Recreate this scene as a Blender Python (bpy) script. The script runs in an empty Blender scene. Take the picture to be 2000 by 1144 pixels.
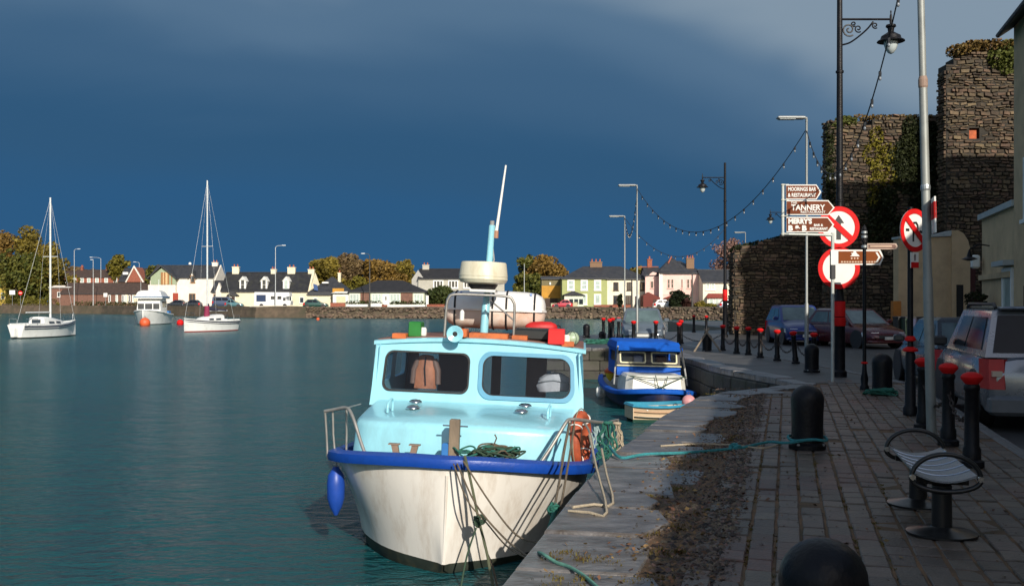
import bpy, bmesh, math, random
from mathutils import Vector, Matrix, noise
random.seed(7)
R = math.radians
sc = bpy.context.scene
C = sc.collection
# ------------------------------------------------------------------ camera, sky, sun, exposure
EYE, FPX, HOR = 1.6, 2000.0, 590.0
cam_d = bpy.data.cameras.new('camera'); cam = bpy.data.objects.new('camera', cam_d); C.objects.link(cam)
cam.location = (0, 0, EYE); cam.rotation_euler = (R(90), 0, 0)
cam_d.sensor_width = 36.0; cam_d.lens = 36.0; cam_d.shift_y = (HOR - 572.0) / 2000.0
cam_d.clip_start = 0.1; cam_d.clip_end = 8000
sc.camera = cam
SUN_EL, SUN_AZ = 26.0, 18.0          # light travels 18 degrees to the left of straight ahead
sun_to = Vector((math.sin(R(SUN_AZ)) * math.cos(R(SUN_EL)), -math.cos(R(SUN_AZ)) * math.cos(R(SUN_EL)), math.sin(R(SUN_EL))))
sd = bpy.data.lights.new('sun', 'SUN'); sd.energy = 5.0; sd.angle = R(0.5); sd.color = (1.0, 0.93, 0.82)
sun = bpy.data.objects.new('sun', sd); C.objects.link(sun); sun.location = (20, -30, 40)
sun.rotation_euler = sun_to.to_track_quat('Z', 'Y').to_euler()
wd = bpy.data.worlds.new('World'); sc.world = wd; wd.use_nodes = True
def world_nodes():
    nt = wd.node_tree; nt.nodes.clear(); N = nt.nodes.new; L = nt.links.new
    out = N('ShaderNodeOutputWorld'); mixs = N('ShaderNodeMixShader')
    sky = N('ShaderNodeTexSky'); sky.sky_type = 'NISHITA'; sky.sun_disc = False
    sky.sun_elevation = R(SUN_EL); sky.sun_rotation = math.atan2(sun_to.x, sun_to.y)
    b1 = N('ShaderNodeBackground'); b1.inputs[1].default_value = 0.125; L(sky.outputs[0], b1.inputs[0])
    tc = N('ShaderNodeTexCoord'); sep = N('ShaderNodeSeparateXYZ'); L(tc.outputs['Generated'], sep.inputs[0])
    # storm cloud: colour by height above the horizon, broken up by large soft noise
    mp = N('ShaderNodeMapping'); mp.inputs['Scale'].default_value = (1.0, 1.0, 3.2); L(tc.outputs['Generated'], mp.inputs[0])
    nz = N('ShaderNodeTexNoise'); nz.inputs['Scale'].default_value = 1.7; nz.inputs['Detail'].default_value = 4; nz.inputs['Roughness'].default_value = .5
    nz.inputs['Distortion'].default_value = .5; L(mp.outputs[0], nz.inputs['Vector'])
    nm = N('ShaderNodeMath'); nm.operation = 'MULTIPLY_ADD'; nm.inputs[1].default_value = .15; nm.inputs[2].default_value = -.07; L(nz.outputs[0], nm.inputs[0])
    r0 = N('ShaderNodeMath'); r0.operation = 'SUBTRACT'; r0.inputs[1].default_value = .02; L(sep.outputs[0], r0.inputs[0])
    r1 = N('ShaderNodeMath'); r1.operation = 'SMOOTH_MAX'; r1.inputs[1].default_value = 0.0; r1.inputs[2].default_value = .15; L(r0.outputs[0], r1.inputs[0])
    rx = N('ShaderNodeMath'); rx.operation = 'MULTIPLY_ADD'; rx.inputs[1].default_value = .34; L(r1.outputs[0], rx.inputs[0]); L(sep.outputs[2], rx.inputs[2])
    ad = N('ShaderNodeMath'); ad.operation = 'ADD'; L(rx.outputs[0], ad.inputs[0]); L(nm.outputs[0], ad.inputs[1])
    cr = N('ShaderNodeValToRGB'); el = cr.color_ramp.elements
    cols = [(0.0, (.026, .108, .24)), (.10, (.026, .102, .225)), (.18, (.030, .098, .200)), (.235, (.050, .122, .225)), (.29, (.090, .170, .275)), (.345, (.22, .30, .385)), (.7, (.27, .33, .40))]
    while len(el) < len(cols): el.new(.5)
    for e, (p, c) in zip(el, cols): e.position = p; e.color = (*c, 1)
    cr.color_ramp.interpolation = 'EASE'; L(ad.outputs[0], cr.inputs[0])
    b2 = N('ShaderNodeBackground'); b2.inputs[1].default_value = 1.0; L(cr.outputs[0], b2.inputs[0])
    # the storm front ends overhead: the half of the sky that holds the sun is clear
    dp = N('ShaderNodeVectorMath'); dp.operation = 'DOT_PRODUCT'; dp.inputs[1].default_value = sun_to; L(tc.outputs['Generated'], dp.inputs[0])
    mr = N('ShaderNodeMapRange'); mr.interpolation_type = 'SMOOTHSTEP'; mr.inputs[1].default_value = -.30; mr.inputs[2].default_value = .75; L(dp.outputs['Value'], mr.inputs[0])
    L(mr.outputs[0], mixs.inputs[0]); L(b2.outputs[0], mixs.inputs[1]); L(b1.outputs[0], mixs.inputs[2]); L(mixs.outputs[0], out.inputs[0])
world_nodes()
vs_ = sc.view_settings; vs_.view_transform = 'Standard'; vs_.look = 'None'; vs_.exposure = 0.0; vs_.gamma = 1.0; vs_.use_curve_mapping = False
sc.cycles.use_denoising = True; sc.cycles.max_bounces = 8; sc.cycles.caustics_reflective = False; sc.cycles.caustics_refractive = False
sc.cycles.sample_clamp_indirect = 4.0

# ------------------------------------------------------------------ helpers
WATER = -1.15
def W(px, py, Y): return Vector(((px - 1000) * Y / FPX, Y, EYE - (py - HOR) * Y / FPX))
def G(px, py, z=0.0):
    Y = (EYE - z) * FPX / (py - HOR); return Vector(((px - 1000) * Y / FPX, Y, z))
class MB:
    def __init__(s, M=None): s.v = []; s.f = []; s.M = M
    def add(s, vs, fs):
        o = len(s.v)
        s.v += [tuple(s.M @ Vector(p)) for p in vs] if s.M is not None else [tuple(p) for p in vs]
        s.f += [tuple(i + o for i in f) for f in fs]; return s
    def box(s, x0, x1, y0, y1, z0, z1):
        return s.add([(x0,y0,z0),(x1,y0,z0),(x1,y1,z0),(x0,y1,z0),(x0,y0,z1),(x1,y0,z1),(x1,y1,z1),(x0,y1,z1)],
                     [(0,3,2,1),(4,5,6,7),(0,1,5,4),(1,2,6,5),(2,3,7,6),(3,0,4,7)])
    def cbox(s, c, sz): return s.box(c[0]-sz[0]/2, c[0]+sz[0]/2, c[1]-sz[1]/2, c[1]+sz[1]/2, c[2]-sz[2]/2, c[2]+sz[2]/2)
    def bbox(s, x0, x1, y0, y1, z0, z1, b=.02):          # box with chamfered edges
        b = min(b, abs(x1-x0)*.45, abs(y1-y0)*.45, abs(z1-z0)*.45)
        rg = []
        for z, i in ((z0, b), (z0+b, 0), (z1-b, 0), (z1, b)):
            c = b * .5 if i == 0 else b
            a0, a1, d0, d1 = x0+i, x1-i, y0+i, y1-i
            rg.append([(a0+c,d0,z),(a1-c,d0,z),(a1,d0+c,z),(a1,d1-c,z),(a1-c,d1,z),(a0+c,d1,z),(a0,d1-c,z),(a0,d0+c,z)])
        return s.loft(rg)
    def prism(s, poly, a0, a1, ax='z'):
        n = len(poly)
        def m(p, a): return (p[0], p[1], a) if ax == 'z' else ((p[0], a, p[1]) if ax == 'y' else (a, p[0], p[1]))
        return s.add([m(p, a0) for p in poly] + [m(p, a1) for p in poly],
                     [tuple(range(n))[::-1], tuple(range(n, 2*n))] + [(i, (i+1) % n, n+(i+1) % n, n+i) for i in range(n)])
    def loft(s, rings, closed=True, cap=True):
        n = len(rings[0]); vs = [p for r in rings for p in r]; fs = []
        for k in range(len(rings)-1):
            for i in range(n if closed else n-1):
                j = (i+1) % n; fs.append((k*n+i, k*n+j, (k+1)*n+j, (k+1)*n+i))
        if cap: fs += [tuple(range(n))[::-1], tuple(range((len(rings)-1)*n, len(rings)*n))]
        return s.add(vs, fs)
    def tube(s, pts, r, n=8, cap=True, flat=1.0):
        pts = [Vector(p) for p in pts]; rs = r if isinstance(r, (list, tuple)) else [r]*len(pts)
        rings = []; up = None
        for i, p in enumerate(pts):
            t = (pts[min(i+1, len(pts)-1)] - pts[max(i-1, 0)])
            t = t.normalized() if t.length > 1e-9 else Vector((0,0,1))
            if up is None: up = Vector((0,0,1)) if abs(t.z) < .9 else Vector((0,1,0))
            a = t.cross(up); a = a.normalized() if a.length > 1e-6 else t.orthogonal().normalized()
            b = a.cross(t).normalized(); up = b
            rings.append([tuple(p + a*(rs[i]*math.cos(2*math.pi*k/n)) + b*(rs[i]*flat*math.sin(2*math.pi*k/n))) for k in range(n)])
        return s.loft(rings, True, cap)
    def lathe(s, prof, n=16, c=(0,0,0), ax='z'):
        rings = []
        for r, h in prof:
            ring = []
            for k in range(n):
                a = 2*math.pi*k/n; u, w = r*math.cos(a), r*math.sin(a)
                q = (u, w, h) if ax == 'z' else ((u, h, -w) if ax == 'y' else (h, u, w))
                ring.append((c[0]+q[0], c[1]+q[1], c[2]+q[2]))
            rings.append(ring)
        return s.loft(rings)
    def torus(s, c, R0, r, M3=None, n=28, m=8):
        rings = []
        for i in range(n):
            a = 2*math.pi*i/n; ring = []
            for j in range(m):
                b = 2*math.pi*j/m; q = Vector(((R0+r*math.cos(b))*math.cos(a), r*math.sin(b), (R0+r*math.cos(b))*math.sin(a)))
                if M3 is not None: q = M3 @ q
                ring.append(tuple(Vector(c)+q))
            rings.append(ring)
        rings.append(rings[0]); return s.loft(rings, True, False)
    def build(s, name, mat, parent=None, smooth=None, fix=True, loc=None, rz=None):
        me = bpy.data.meshes.new(name); me.from_pydata(s.v, [], s.f)
        if fix:
            bm = bmesh.new(); bm.from_mesh(me); bmesh.ops.remove_doubles(bm, verts=bm.verts, dist=1e-5)
            bmesh.ops.recalc_face_normals(bm, faces=bm.faces); bm.to_mesh(me); bm.free()
        if mat is not None: me.materials.append(mat)
        if smooth is not None:
            me.shade_smooth()
            if smooth < 180: me.set_sharp_from_angle(angle=R(smooth))
        return link(name, me, parent, loc, rz)
def link(name, me, parent=None, loc=None, rz=None):
    o = bpy.data.objects.new(name, me); C.objects.link(o)
    if parent is not None: o.parent = parent
    if loc is not None: o.location = loc
    if rz is not None: o.rotation_euler = (0, 0, rz)
    return o
def tag(o, label, cat, group=None):
    o['label'] = label; o['category'] = cat
    if group: o['group'] = group
    return o
def thing(name, label, cat, loc=(0,0,0), rz=0.0, group=None, M=None):
    o = bpy.data.objects.new(name, None); C.objects.link(o); o.empty_display_size = .2
    if M is not None: o.matrix_world = M
    else: o.location = loc; o.rotation_euler = (0, 0, rz)
    return tag(o, label, cat, group)
def struct(o): o['kind'] = 'structure'; return o
def stuff(o): o['kind'] = 'stuff'; return o
def dup(root, label, loc=None, rz=None, scale=None, group=None):
    r = root.copy(); C.objects.link(r); r['label'] = label
    if loc is not None: r.location = loc
    if rz is not None: r.rotation_euler = (0, 0, rz)
    if scale is not None: r.scale = (scale,)*3
    if group: r['group'] = group
    for ch in list(root.children):
        c = ch.copy(); C.objects.link(c); c.parent = r
        for g in list(ch.children):
            d = g.copy(); C.objects.link(d); d.parent = c
    return r
def sag(p0, p1, drop, n=14):
    p0, p1 = Vector(p0), Vector(p1)
    return [p0.lerp(p1, i/n) + Vector((0,0,-drop*4*(i/n)*(1-i/n))) for i in range(n+1)]
def smooth_path(pts, k=5):
    pts = [Vector(p) for p in pts]; out = []
    for i in range(len(pts)-1):
        p0, p1, p2, p3 = pts[max(i-1,0)], pts[i], pts[i+1], pts[min(i+2,len(pts)-1)]
        for j in range(k):
            t = j/k; out.append(.5*((2*p1)+(p2-p0)*t+(2*p0-5*p1+4*p2-p3)*t*t+(3*p1-p0-3*p2+p3)*t**3))
    out.append(pts[-1]); return out
def text_mesh(txt, size, depth=.004, bold=0.0, align='LEFT'):
    cu = bpy.data.curves.new('t', 'FONT'); cu.body = txt; cu.size = size; cu.extrude = depth; cu.offset = bold; cu.align_x = align; cu.resolution_u = 3
    o = bpy.data.objects.new('t', cu); C.objects.link(o); dg = bpy.context.evaluated_depsgraph_get()
    me = bpy.data.meshes.new_from_object(o.evaluated_get(dg)); bpy.data.objects.remove(o); bpy.data.curves.remove(cu)
    return me
def add_text(parent, name, txt, size, x, z, y, mat, bold=0.0, align='LEFT', width=None):
    me = text_mesh(txt, size, .003, bold, align); me.materials.clear(); me.materials.append(mat)
    xs = [v.co.x for v in me.vertices]; sx = 1.0
    if width and xs: sx = width / max(1e-6, max(xs)-min(xs))
    for v in me.vertices: v.co = Vector((x + v.co.x*sx, y + (-v.co.z), z + v.co.y))   # stands upright, faces -Y
    return link(name, me, parent)

# ------------------------------------------------------------------ materials
MATS = {}
def mat(name, col, rough=.6, metal=0.0, var=.14, vs=5.0, bump=0.0, bs=40.0, dirt=None, spec=.5, coat=0.0, island=0.0, stretch=None, alpha=None):
    """procedural paint/stone/metal: colour broken by noise, optional dirt = (colour, amount 0..1, scale), bump, per-piece variation"""
    if name in MATS: return MATS[name]
    m = bpy.data.materials.new(name); m.use_nodes = True; nt = m.node_tree; N = nt.nodes.new; L = nt.links.new
    b = nt.nodes['Principled BSDF']; tc = N('ShaderNodeTexCoord'); oi = N('ShaderNodeObjectInfo')
    mu = N('ShaderNodeMath'); mu.operation = 'MULTIPLY'; mu.inputs[1].default_value = 41.0; L(oi.outputs['Random'], mu.inputs[0])
    va = N('ShaderNodeVectorMath'); va.operation = 'ADD'; L(tc.outputs['Object'], va.inputs[0]); L(mu.outputs[0], va.inputs[1])
    vec = va.outputs[0]
    if stretch:
        mp = N('ShaderNodeMapping'); mp.inputs['Scale'].default_value = stretch; L(vec, mp.inputs[0]); vec = mp.outputs[0]
    nz = N('ShaderNodeTexNoise'); nz.inputs['Scale'].default_value = vs; nz.inputs['Detail'].default_value = 6; nz.inputs['Roughness'].default_value = .62; L(vec, nz.inputs['Vector'])
    fac = nz.outputs[0]
    cl = lambda k: (min(1, col[0]*k), min(1, col[1]*k), min(1, col[2]*k), 1)
    rp = N('ShaderNodeValToRGB'); rp.color_ramp.elements[0].position = .3; rp.color_ramp.elements[1].position = .7
    rp.color_ramp.elements[0].color = cl(1-var); rp.color_ramp.elements[1].color = cl(1+var); L(fac, rp.inputs[0]); cur = rp.outputs[0]
    if island:
        ge = N('ShaderNodeNewGeometry'); a1 = N('ShaderNodeMath'); a1.operation = 'ADD'; L(ge.outputs['Random Per Island'], a1.inputs[0]); L(oi.outputs['Random'], a1.inputs[1])
        fr = N('ShaderNodeMath'); fr.operation = 'FRACT'; L(a1.outputs[0], fr.inputs[0])
        r2 = N('ShaderNodeMapRange'); r2.inputs[3].default_value = 1-island; r2.inputs[4].default_value = 1+island; L(fr.outputs[0], r2.inputs[0])
        hs = N('ShaderNodeHueSaturation'); L(r2.outputs[0], hs.inputs['Value']); L(cur, hs.inputs['Color'])
        r3 = N('ShaderNodeMapRange'); r3.inputs[3].default_value = .5-.035*island; r3.inputs[4].default_value = .5+.035*island
        f2 = N('ShaderNodeMath'); f2.operation = 'MULTIPLY'; f2.inputs[1].default_value = 7.13; L(fr.outputs[0], f2.inputs[0]); f3 = N('ShaderNodeMath'); f3.operation = 'FRACT'; L(f2.outputs[0], f3.inputs[0])
        L(f3.outputs[0], r3.inputs[0]); L(r3.outputs[0], hs.inputs['Hue']); cur = hs.outputs[0]
    if dirt:
        n2 = N('ShaderNodeTexNoise'); n2.inputs['Scale'].default_value = dirt[2]; n2.inputs['Detail'].default_value = 8; n2.inputs['Roughness'].default_value = .7; L(vec, n2.inputs['Vector'])
        t = .68 - .3*dirt[1]; mr = N('ShaderNodeMapRange'); mr.inputs[1].default_value = t-.1; mr.inputs[2].default_value = t+.12; mr.inputs[4].default_value = min(1, .35+dirt[1]); L(n2.outputs[0], mr.inputs[0])
        mx = N('ShaderNodeMix'); mx.data_type = 'RGBA'; L(mr.outputs[0], mx.inputs[0]); L(cur, mx.inputs[6]); mx.inputs[7].default_value = (*dirt[0], 1); cur = mx.outputs[2]
    L(cur, b.inputs['Base Color']); b.inputs['Metallic'].default_value = metal; b.inputs['Specular IOR Level'].default_value = spec
    rr = N('ShaderNodeMapRange'); rr.inputs[3].default_value = max(.02, rough*.82); rr.inputs[4].default_value = min(1, rough*1.18); L(fac, rr.inputs[0]); L(rr.outputs[0], b.inputs['Roughness'])
    if coat: b.inputs['Coat Weight'].default_value = coat; b.inputs['Coat Roughness'].default_value = .08
    if alpha is not None: b.inputs['Alpha'].default_value = alpha
    if bump:
        n3 = N('ShaderNodeTexNoise'); n3.inputs['Scale'].default_value = bs; n3.inputs['Detail'].default_value = 5; L(vec, n3.inputs['Vector'])
        bp = N('ShaderNodeBump'); bp.inputs['Strength'].default_value = bump; bp.inputs['Distance'].default_value = .02; L(n3.outputs[0], bp.inputs['Height']); L(bp.outputs[0], b.inputs['Normal'])
    MATS[name] = m; return m
def leafmat(name, col, col2, var=.35):
    if name in MATS: return MATS[name]
    m = bpy.data.materials.new(name); m.use_nodes = True; nt = m.node_tree; N = nt.nodes.new; L = nt.links.new; b = nt.nodes['Principled BSDF']
    tc = N('ShaderNodeTexCoord'); nz = N('ShaderNodeTexNoise'); nz.inputs['Scale'].default_value = .32; nz.inputs['Detail'].default_value = 3; L(tc.outputs['Object'], nz.inputs['Vector'])
    ge = N('ShaderNodeNewGeometry'); ma = N('ShaderNodeMath'); ma.operation = 'MULTIPLY_ADD'; ma.inputs[1].default_value = .5; L(ge.outputs['Random Per Island'], ma.inputs[0])
    m2 = N('ShaderNodeMath'); m2.operation = 'MULTIPLY_ADD'; m2.inputs[1].default_value = 1.6; m2.inputs[2].default_value = -.55; L(nz.outputs[0], m2.inputs[0]); L(m2.outputs[0], ma.inputs[2])
    rp = N('ShaderNodeValToRGB'); rp.color_ramp.elements[0].color = (*col, 1); rp.color_ramp.elements[1].color = (*col2, 1); rp.color_ramp.elements[0].position = .2; rp.color_ramp.elements[1].position = .85
    L(ma.outputs[0], rp.inputs[0]); L(rp.outputs[0], b.inputs['Base Color']); b.inputs['Roughness'].default_value = .65; b.inputs['Specular IOR Level'].default_value = .25
    MATS[name] = m; return m
def glassmat(name, tint=(.9,.95,1.0), rough=.02, clear=.8):
    """window glass: part clear, part mirror by angle"""
    if name in MATS: return MATS[name]
    m = bpy.data.materials.new(name); m.use_nodes = True; nt = m.node_tree; nt.nodes.clear(); N = nt.nodes.new; L = nt.links.new
    o = N('ShaderNodeOutputMaterial'); t = N('ShaderNodeBsdfTransparent'); t.inputs[0].default_value = (*[c*clear for c in tint], 1)
    g = N('ShaderNodeBsdfGlossy'); g.inputs['Roughness'].default_value = rough; fr = N('ShaderNodeFresnel'); fr.inputs[0].default_value = 1.28
    mx = N('ShaderNodeMixShader'); L(fr.outputs[0], mx.inputs[0]); L(t.outputs[0], mx.inputs[1]); L(g.outputs[0], mx.inputs[2]); L(mx.outputs[0], o.inputs[0])
    MATS[name] = m; return m

WHITE = mat('white_paint', (.78,.77,.72), .45, var=.06)
FRAME = mat('white_window_frame', (.80,.80,.76), .45, var=.05)
PANE = mat('dark_window_glass', (.035,.045,.055), .06, var=.4, vs=1.2, spec=.7)
PANE2 = mat('net_curtain_glass', (.42,.50,.46), .12, var=.25, vs=1.5, spec=.6)
BLACK = mat('black_paint', (.007,.007,.009), .42, var=.35, vs=7, bump=.25, bs=35, spec=.22, dirt=((.035,.025,.018), .16, 9))
RED = mat('red_paint', (.60,.012,.012), .6, var=.12, spec=.15)
STEEL = mat('galvanised_steel', (.42,.44,.44), .42, .75, var=.15, vs=14)
CHROME = mat('stainless_steel', (.55,.56,.56), .22, 1.0, var=.1)
RUBBER = mat('black_rubber', (.015,.015,.016), .7, var=.3)
ROOF = mat('dark_slate_roof', (.030,.031,.037), .55, var=.35, vs=1.4, bump=.3, bs=9, dirt=((.06,.055,.045), .35, 2.2))
TRIM_GREY = mat('weathered_grey', (.30,.30,.29), .7, var=.2)
# ------------------------------------------------------------------ water, far shore, quay
def water_mat():
    m = bpy.data.materials.new('harbour_water'); m.use_nodes = True; nt = m.node_tree; N = nt.nodes.new; L = nt.links.new; b = nt.nodes['Principled BSDF']
    b.inputs['Base Color'].default_value = (.017,.062,.070,1); b.inputs['Roughness'].default_value = .21; b.inputs['IOR'].default_value = 1.33; b.inputs['Specular IOR Level'].default_value = .38
    tc = N('ShaderNodeTexCoord'); prev = None
    for sx, sy, scl, dist, st in ((.55, 1.0, .38, .45, .70), (.75, 1.35, 1.3, .22, .9), (.9, 1.9, 3.6, .13, 1.0)):
        mp = N('ShaderNodeMapping'); mp.inputs['Scale'].default_value = (sx, sy, 1); mp.inputs['Rotation'].default_value = (0, 0, R(12)); L(tc.outputs['Object'], mp.inputs[0])
        nz = N('ShaderNodeTexNoise'); nz.inputs['Scale'].default_value = scl; nz.inputs['Detail'].default_value = 4; nz.inputs['Roughness'].default_value = .55; nz.inputs['Distortion'].default_value = .6; L(mp.outputs[0], nz.inputs['Vector'])
        bp = N('ShaderNodeBump'); bp.inputs['Strength'].default_value = st; bp.inputs['Distance'].default_value = dist; L(nz.outputs[0], bp.inputs['Height'])
        if prev: L(prev.outputs[0], bp.inputs['Normal'])
        prev = bp
    L(prev.outputs[0], b.inputs['Normal'])
    # silt drifts: large soft patches of greener water
    n2 = N('ShaderNodeTexNoise'); n2.inputs['Scale'].default_value = .03; n2.inputs['Detail'].default_value = 3; L(tc.outputs['Object'], n2.inputs['Vector'])
    rp = N('ShaderNodeValToRGB'); rp.color_ramp.elements[0].color = (.006,.058,.066,1); rp.color_ramp.elements[1].color = (.012,.086,.090,1); rp.color_ramp.elements[0].position = .35; rp.color_ramp.elements[1].position = .65
    L(n2.outputs[0], rp.inputs[0]); L(rp.outputs[0], b.inputs['Base Color'])
    return m
wm = MB(); wm.add([(-3000,-300,WATER),(3000,-300,WATER),(3000,5000,WATER),(-3000,5000,WATER)], [(0,1,2,3)])
struct(wm.build('water', water_mat(), fix=False))

SHORE = [(-300,285),(-100,262),(0,255),(200,240),(300,215),(400,198),(500,182),(700,176),(900,173),(1100,172),(1250,165),(1400,157),(1550,148),(1900,135)]
SH = [Vector(((px-1000)*Y/2000, Y, 0)) for px, Y in SHORE]
def shoreY(px):
    for (a, ya), (b, yb) in zip(SHORE, SHORE[1:]):
        if a <= px <= b: return ya + (yb-ya)*(px-a)/(b-a)
    return SHORE[0][1] if px < SHORE[0][0] else SHORE[-1][1]
LAND = .62
GRASS = mat('rough_grass', (.07,.085,.028), .9, var=.45, vs=.4, bump=.5, bs=3, dirt=((.11,.085,.045), .4, .25))
lm = MB(); pts = [(p.x, p.y+.8) for p in SH] + [(400,135),(3000,135),(3000,4900),(-3000,4900),(-3000,300)]
lm.add([(x, y, LAND) for x, y in pts], [tuple(range(len(pts)))])
struct(lm.build('far_shore_ground', GRASS, fix=False))
# far sea wall: sloped bank with a stone face
SEAW = mat('sea_wall_stone', (.105,.075,.05), .85, var=.4, vs=.9, bump=.6, bs=5, dirt=((.055,.05,.028), .5, .35))
sw = thing('sea_wall', 'long low brown stone sea wall along the far shore', 'sea wall')
m1 = MB(); fine = []
for a, b in zip(SH, SH[1:]):
    n = max(2, int((b-a).length/3)); fine += [a.lerp(b, i/n) for i in range(n)]
fine.append(SH[-1])
rings = []
for i, p in enumerate(fine):
    j = noise.noise(Vector((p.x*.21, p.y*.13, 3)))*.16; k = noise.noise(Vector((p.x*.6, 7, 3)))*.3
    rings.append([(p.x, p.y-.9+k, -2.2), (p.x, p.y-.55+k, -.75), (p.x, p.y-.1, .1+j), (p.x, p.y+.05, .80+j), (p.x, p.y+.75, .84+j), (p.x, p.y+1.0, -2)])
m1.loft(rings); m1.build('wall_face', SEAW, sw, fix=True)
# loose rubble stones on its face where the photo shows it
RUB = mat('pale_rubble', (.12,.084,.055), .8, var=.35, vs=1.2, island=.6, bump=.4, bs=8)
m2 = MB()
for i in range(1900):
    px = random.uniform(600, 1480); Y = shoreY(px); x = (px-1000)*Y/2000; z = random.choice([random.uniform(-1.2,-.5), random.uniform(-.9,.75)])
    y = Y - (.9 if z < -.7 else .35) + (z+.7)*.1; a = random.uniform(.10,.34); h = a*random.uniform(.35,.6); w = random.uniform(.2,.3)
    jj = lambda: random.uniform(-.25,.25)*a
    q = [(x-a,y+.3,z-h),(x+a,y+.3,z-h),(x+a,y+.3,z+h),(x-a,y+.3,z+h),(x-a*.7+jj(),y-w,z-h*.7),(x+a*.7+jj(),y-w,z-h*.7),(x+a*.6+jj(),y-w*.8,z+h*.6),(x-a*.6+jj(),y-w*.8,z+h*.6)]
    m2.add(q, [(4,5,6,7),(0,1,5,4),(1,2,6,5),(2,3,7,6),(3,0,4,7)])
stuff(m2.build('rubble', RUB, sw, fix=False))

# quay body
EDGE = [(-9.96,-40),(-3.45,-10),(-1.28,0),(-.03,5.78),(.92,10.2),(1.45,11.98),(2.09,14.1),(2.81,16.16),(3.2,17.2),(3.96,18.3),(4.9,19.1),(5.62,20.25)]
EDGE2 = [(5.62,20.25),(5.55,21.3),(5.32,22.5),(5.09,23.9),(4.94,25.4),(4.99,27.35),(4.93,29.9),(5.0,33.0),(4.75,36.5)]
EDGE3 = [(4.75,36.5),(1.4,36.7)]
ASPH = mat('wet_asphalt', (.050,.048,.047), .42, var=.35, vs=1.1, bump=.35, bs=60, dirt=((.10,.095,.088), .35, .5))
QWALL = mat('quay_wall_core', (.045,.04,.032), .85, var=.4, vs=2, bump=.5, bs=10)
pts = EDGE + EDGE2[1:] + [(1.4,36.7),(1.4,50),(3.4,52.5),(10.6,60.4),(14,64),(14,92),(140,92),(140,-40)]
qm = MB(); qm.prism(pts, -3.0, -.10); struct(qm.build('quay', ASPH, fix=True))
# raised pavement bed
TH = R(15.0); S = Vector((math.sin(TH), math.cos(TH), 0)); NV = Vector((math.cos(TH), -math.sin(TH), 0))
def PQ(p, q, z=0.0): v = NV*p + S*q; return Vector((v.x, v.y, z))
BED = mat('sandy_joint_bed', (.15,.080,.036), .9, var=.45, vs=3, bump=.6, bs=50, dirt=((.035,.04,.018), .4, 2.5))
OLD = mat('worn_concrete_paving', (.085,.080,.076), .55, var=.35, vs=1.5, bump=.4, bs=30, dirt=((.04,.036,.032), .5, 1.2))
KP = 2.35
def kx(Y): return (KP + math.sin(TH)*Y)/math.cos(TH)
bp_ = [(x+.03, y) for x, y in EDGE[1:]] + [(x+.03, y) for x, y in EDGE2[1:]]
poly = bp_ + [(6.2,36.5),(7.3,34.5),(7.75,25),(7.75,20),(kx(19.2),19.2),(kx(-10),-10)]
pv = MB(); pv.prism(poly, -.10, -.012); pav = struct(pv.build('pavement', BED))
# far stretch of the pavement: worn flat surface
fp = MB(); q = [(5.9,20.3),(5.85,21.5),(5.6,23),(5.35,25),(5.4,28),(5.4,33),(5.2,36.3),(6.2,36.4),(7.2,34.5),(7.65,25),(7.65,20.3)]
fp.prism(q, -.011, -.001); struct(fp.build('worn_pavement', OLD))

def edge_dist(x, y):
    d = 1e9
    for (a, b) in list(zip(EDGE, EDGE[1:])) + list(zip(EDGE2, EDGE2[1:])):
        a, b, p = Vector(a), Vector(b), Vector((x, y)); t = max(0, min(1, (p-a).dot(b-a)/(b-a).length_squared)); d = min(d, (p-a.lerp(b, t)).length)
    return d
# setts: rows running along the quay
SETT = mat('granite_sett', (.094,.071,.052), .48, var=.35, vs=9, bump=.5, bs=45, island=.34, dirt=((.11,.085,.06), .22, 6))
SETT_R = mat('reddish_sett', (.105,.061,.044), .5, var=.3, vs=9, bump=.5, bs=45, island=.28, dirt=((.05,.05,.045), .3, 6))
PW, PL = .172, .25
def sett_rings(w, l, j):
    r = random.Random(j); jt = lambda a: r.uniform(-a, a)
    b = [(-w/2,-l/2),(w/2,-l/2),(w/2,l/2),(-w/2,l/2)]
    b = [(x+jt(.004), y+jt(.006)) for x, y in b]; s = lambda k, z: [(x*k, y*(1-(1-k)*w/l), z) for x, y in b]
    return [s(1,-.03), s(1,-.008), s(.90,0)]
setts = []
for v in range(8):
    m_ = MB(); m_.loft(sett_rings(PW-.020, PL-.010, v)); o = None
    me = bpy.data.meshes.new('sett'); me.from_pydata(m_.v, [], m_.f); me.materials.append(SETT if v < 6 else SETT_R); setts.append(me)
rest = {0: MB(), 1: MB()}; cand = []
ncol = 17
for c in range(ncol):
    p = -.50 + c*PW; off = random.uniform(0, PL)
    for k in range(8, 90):
        q_ = 3.4 + (k-8)*PL + off; w = PQ(p, q_)
        if w.y < 4.6 or w.y > 21.5 or edge_dist(w.x, w.y) < .62: continue
        if w.y > 20 and w.x > 7.4: continue
        cand.append((w.y, p, q_, w))
cand.sort(key=lambda t: t[0])
vis = [t for t in cand if t[0] > 5.65 and (t[3].x/t[0]) < .52]
near = set(id(t) for t in vis[:300])
for t in cand:
    Y, p, q_, w = t; h = random.uniform(-.008,.004) + .014*noise.noise(Vector((w.x*1.3, w.y*1.3, 0))); red = noise.noise(Vector((p*1.1, q_*.8, 5))) > .22
    if id(t) in near:
        o = link('sett', random.choice(setts[6:] if red else setts[:6]), pav); o.location = (w.x, w.y, h)
        o.rotation_euler = (random.uniform(-.03,.03), random.uniform(-.035,.035), -TH + random.uniform(-.02,.02))
    else:
        mb = rest[1 if red else 0]; mb.M = Matrix.Translation((w.x, w.y, h)) @ Matrix.Rotation(-TH+random.uniform(-.02,.02), 4, 'Z'); mb.loft(sett_rings(PW-.020, PL-.010, random.randint(0,99)))
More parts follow.
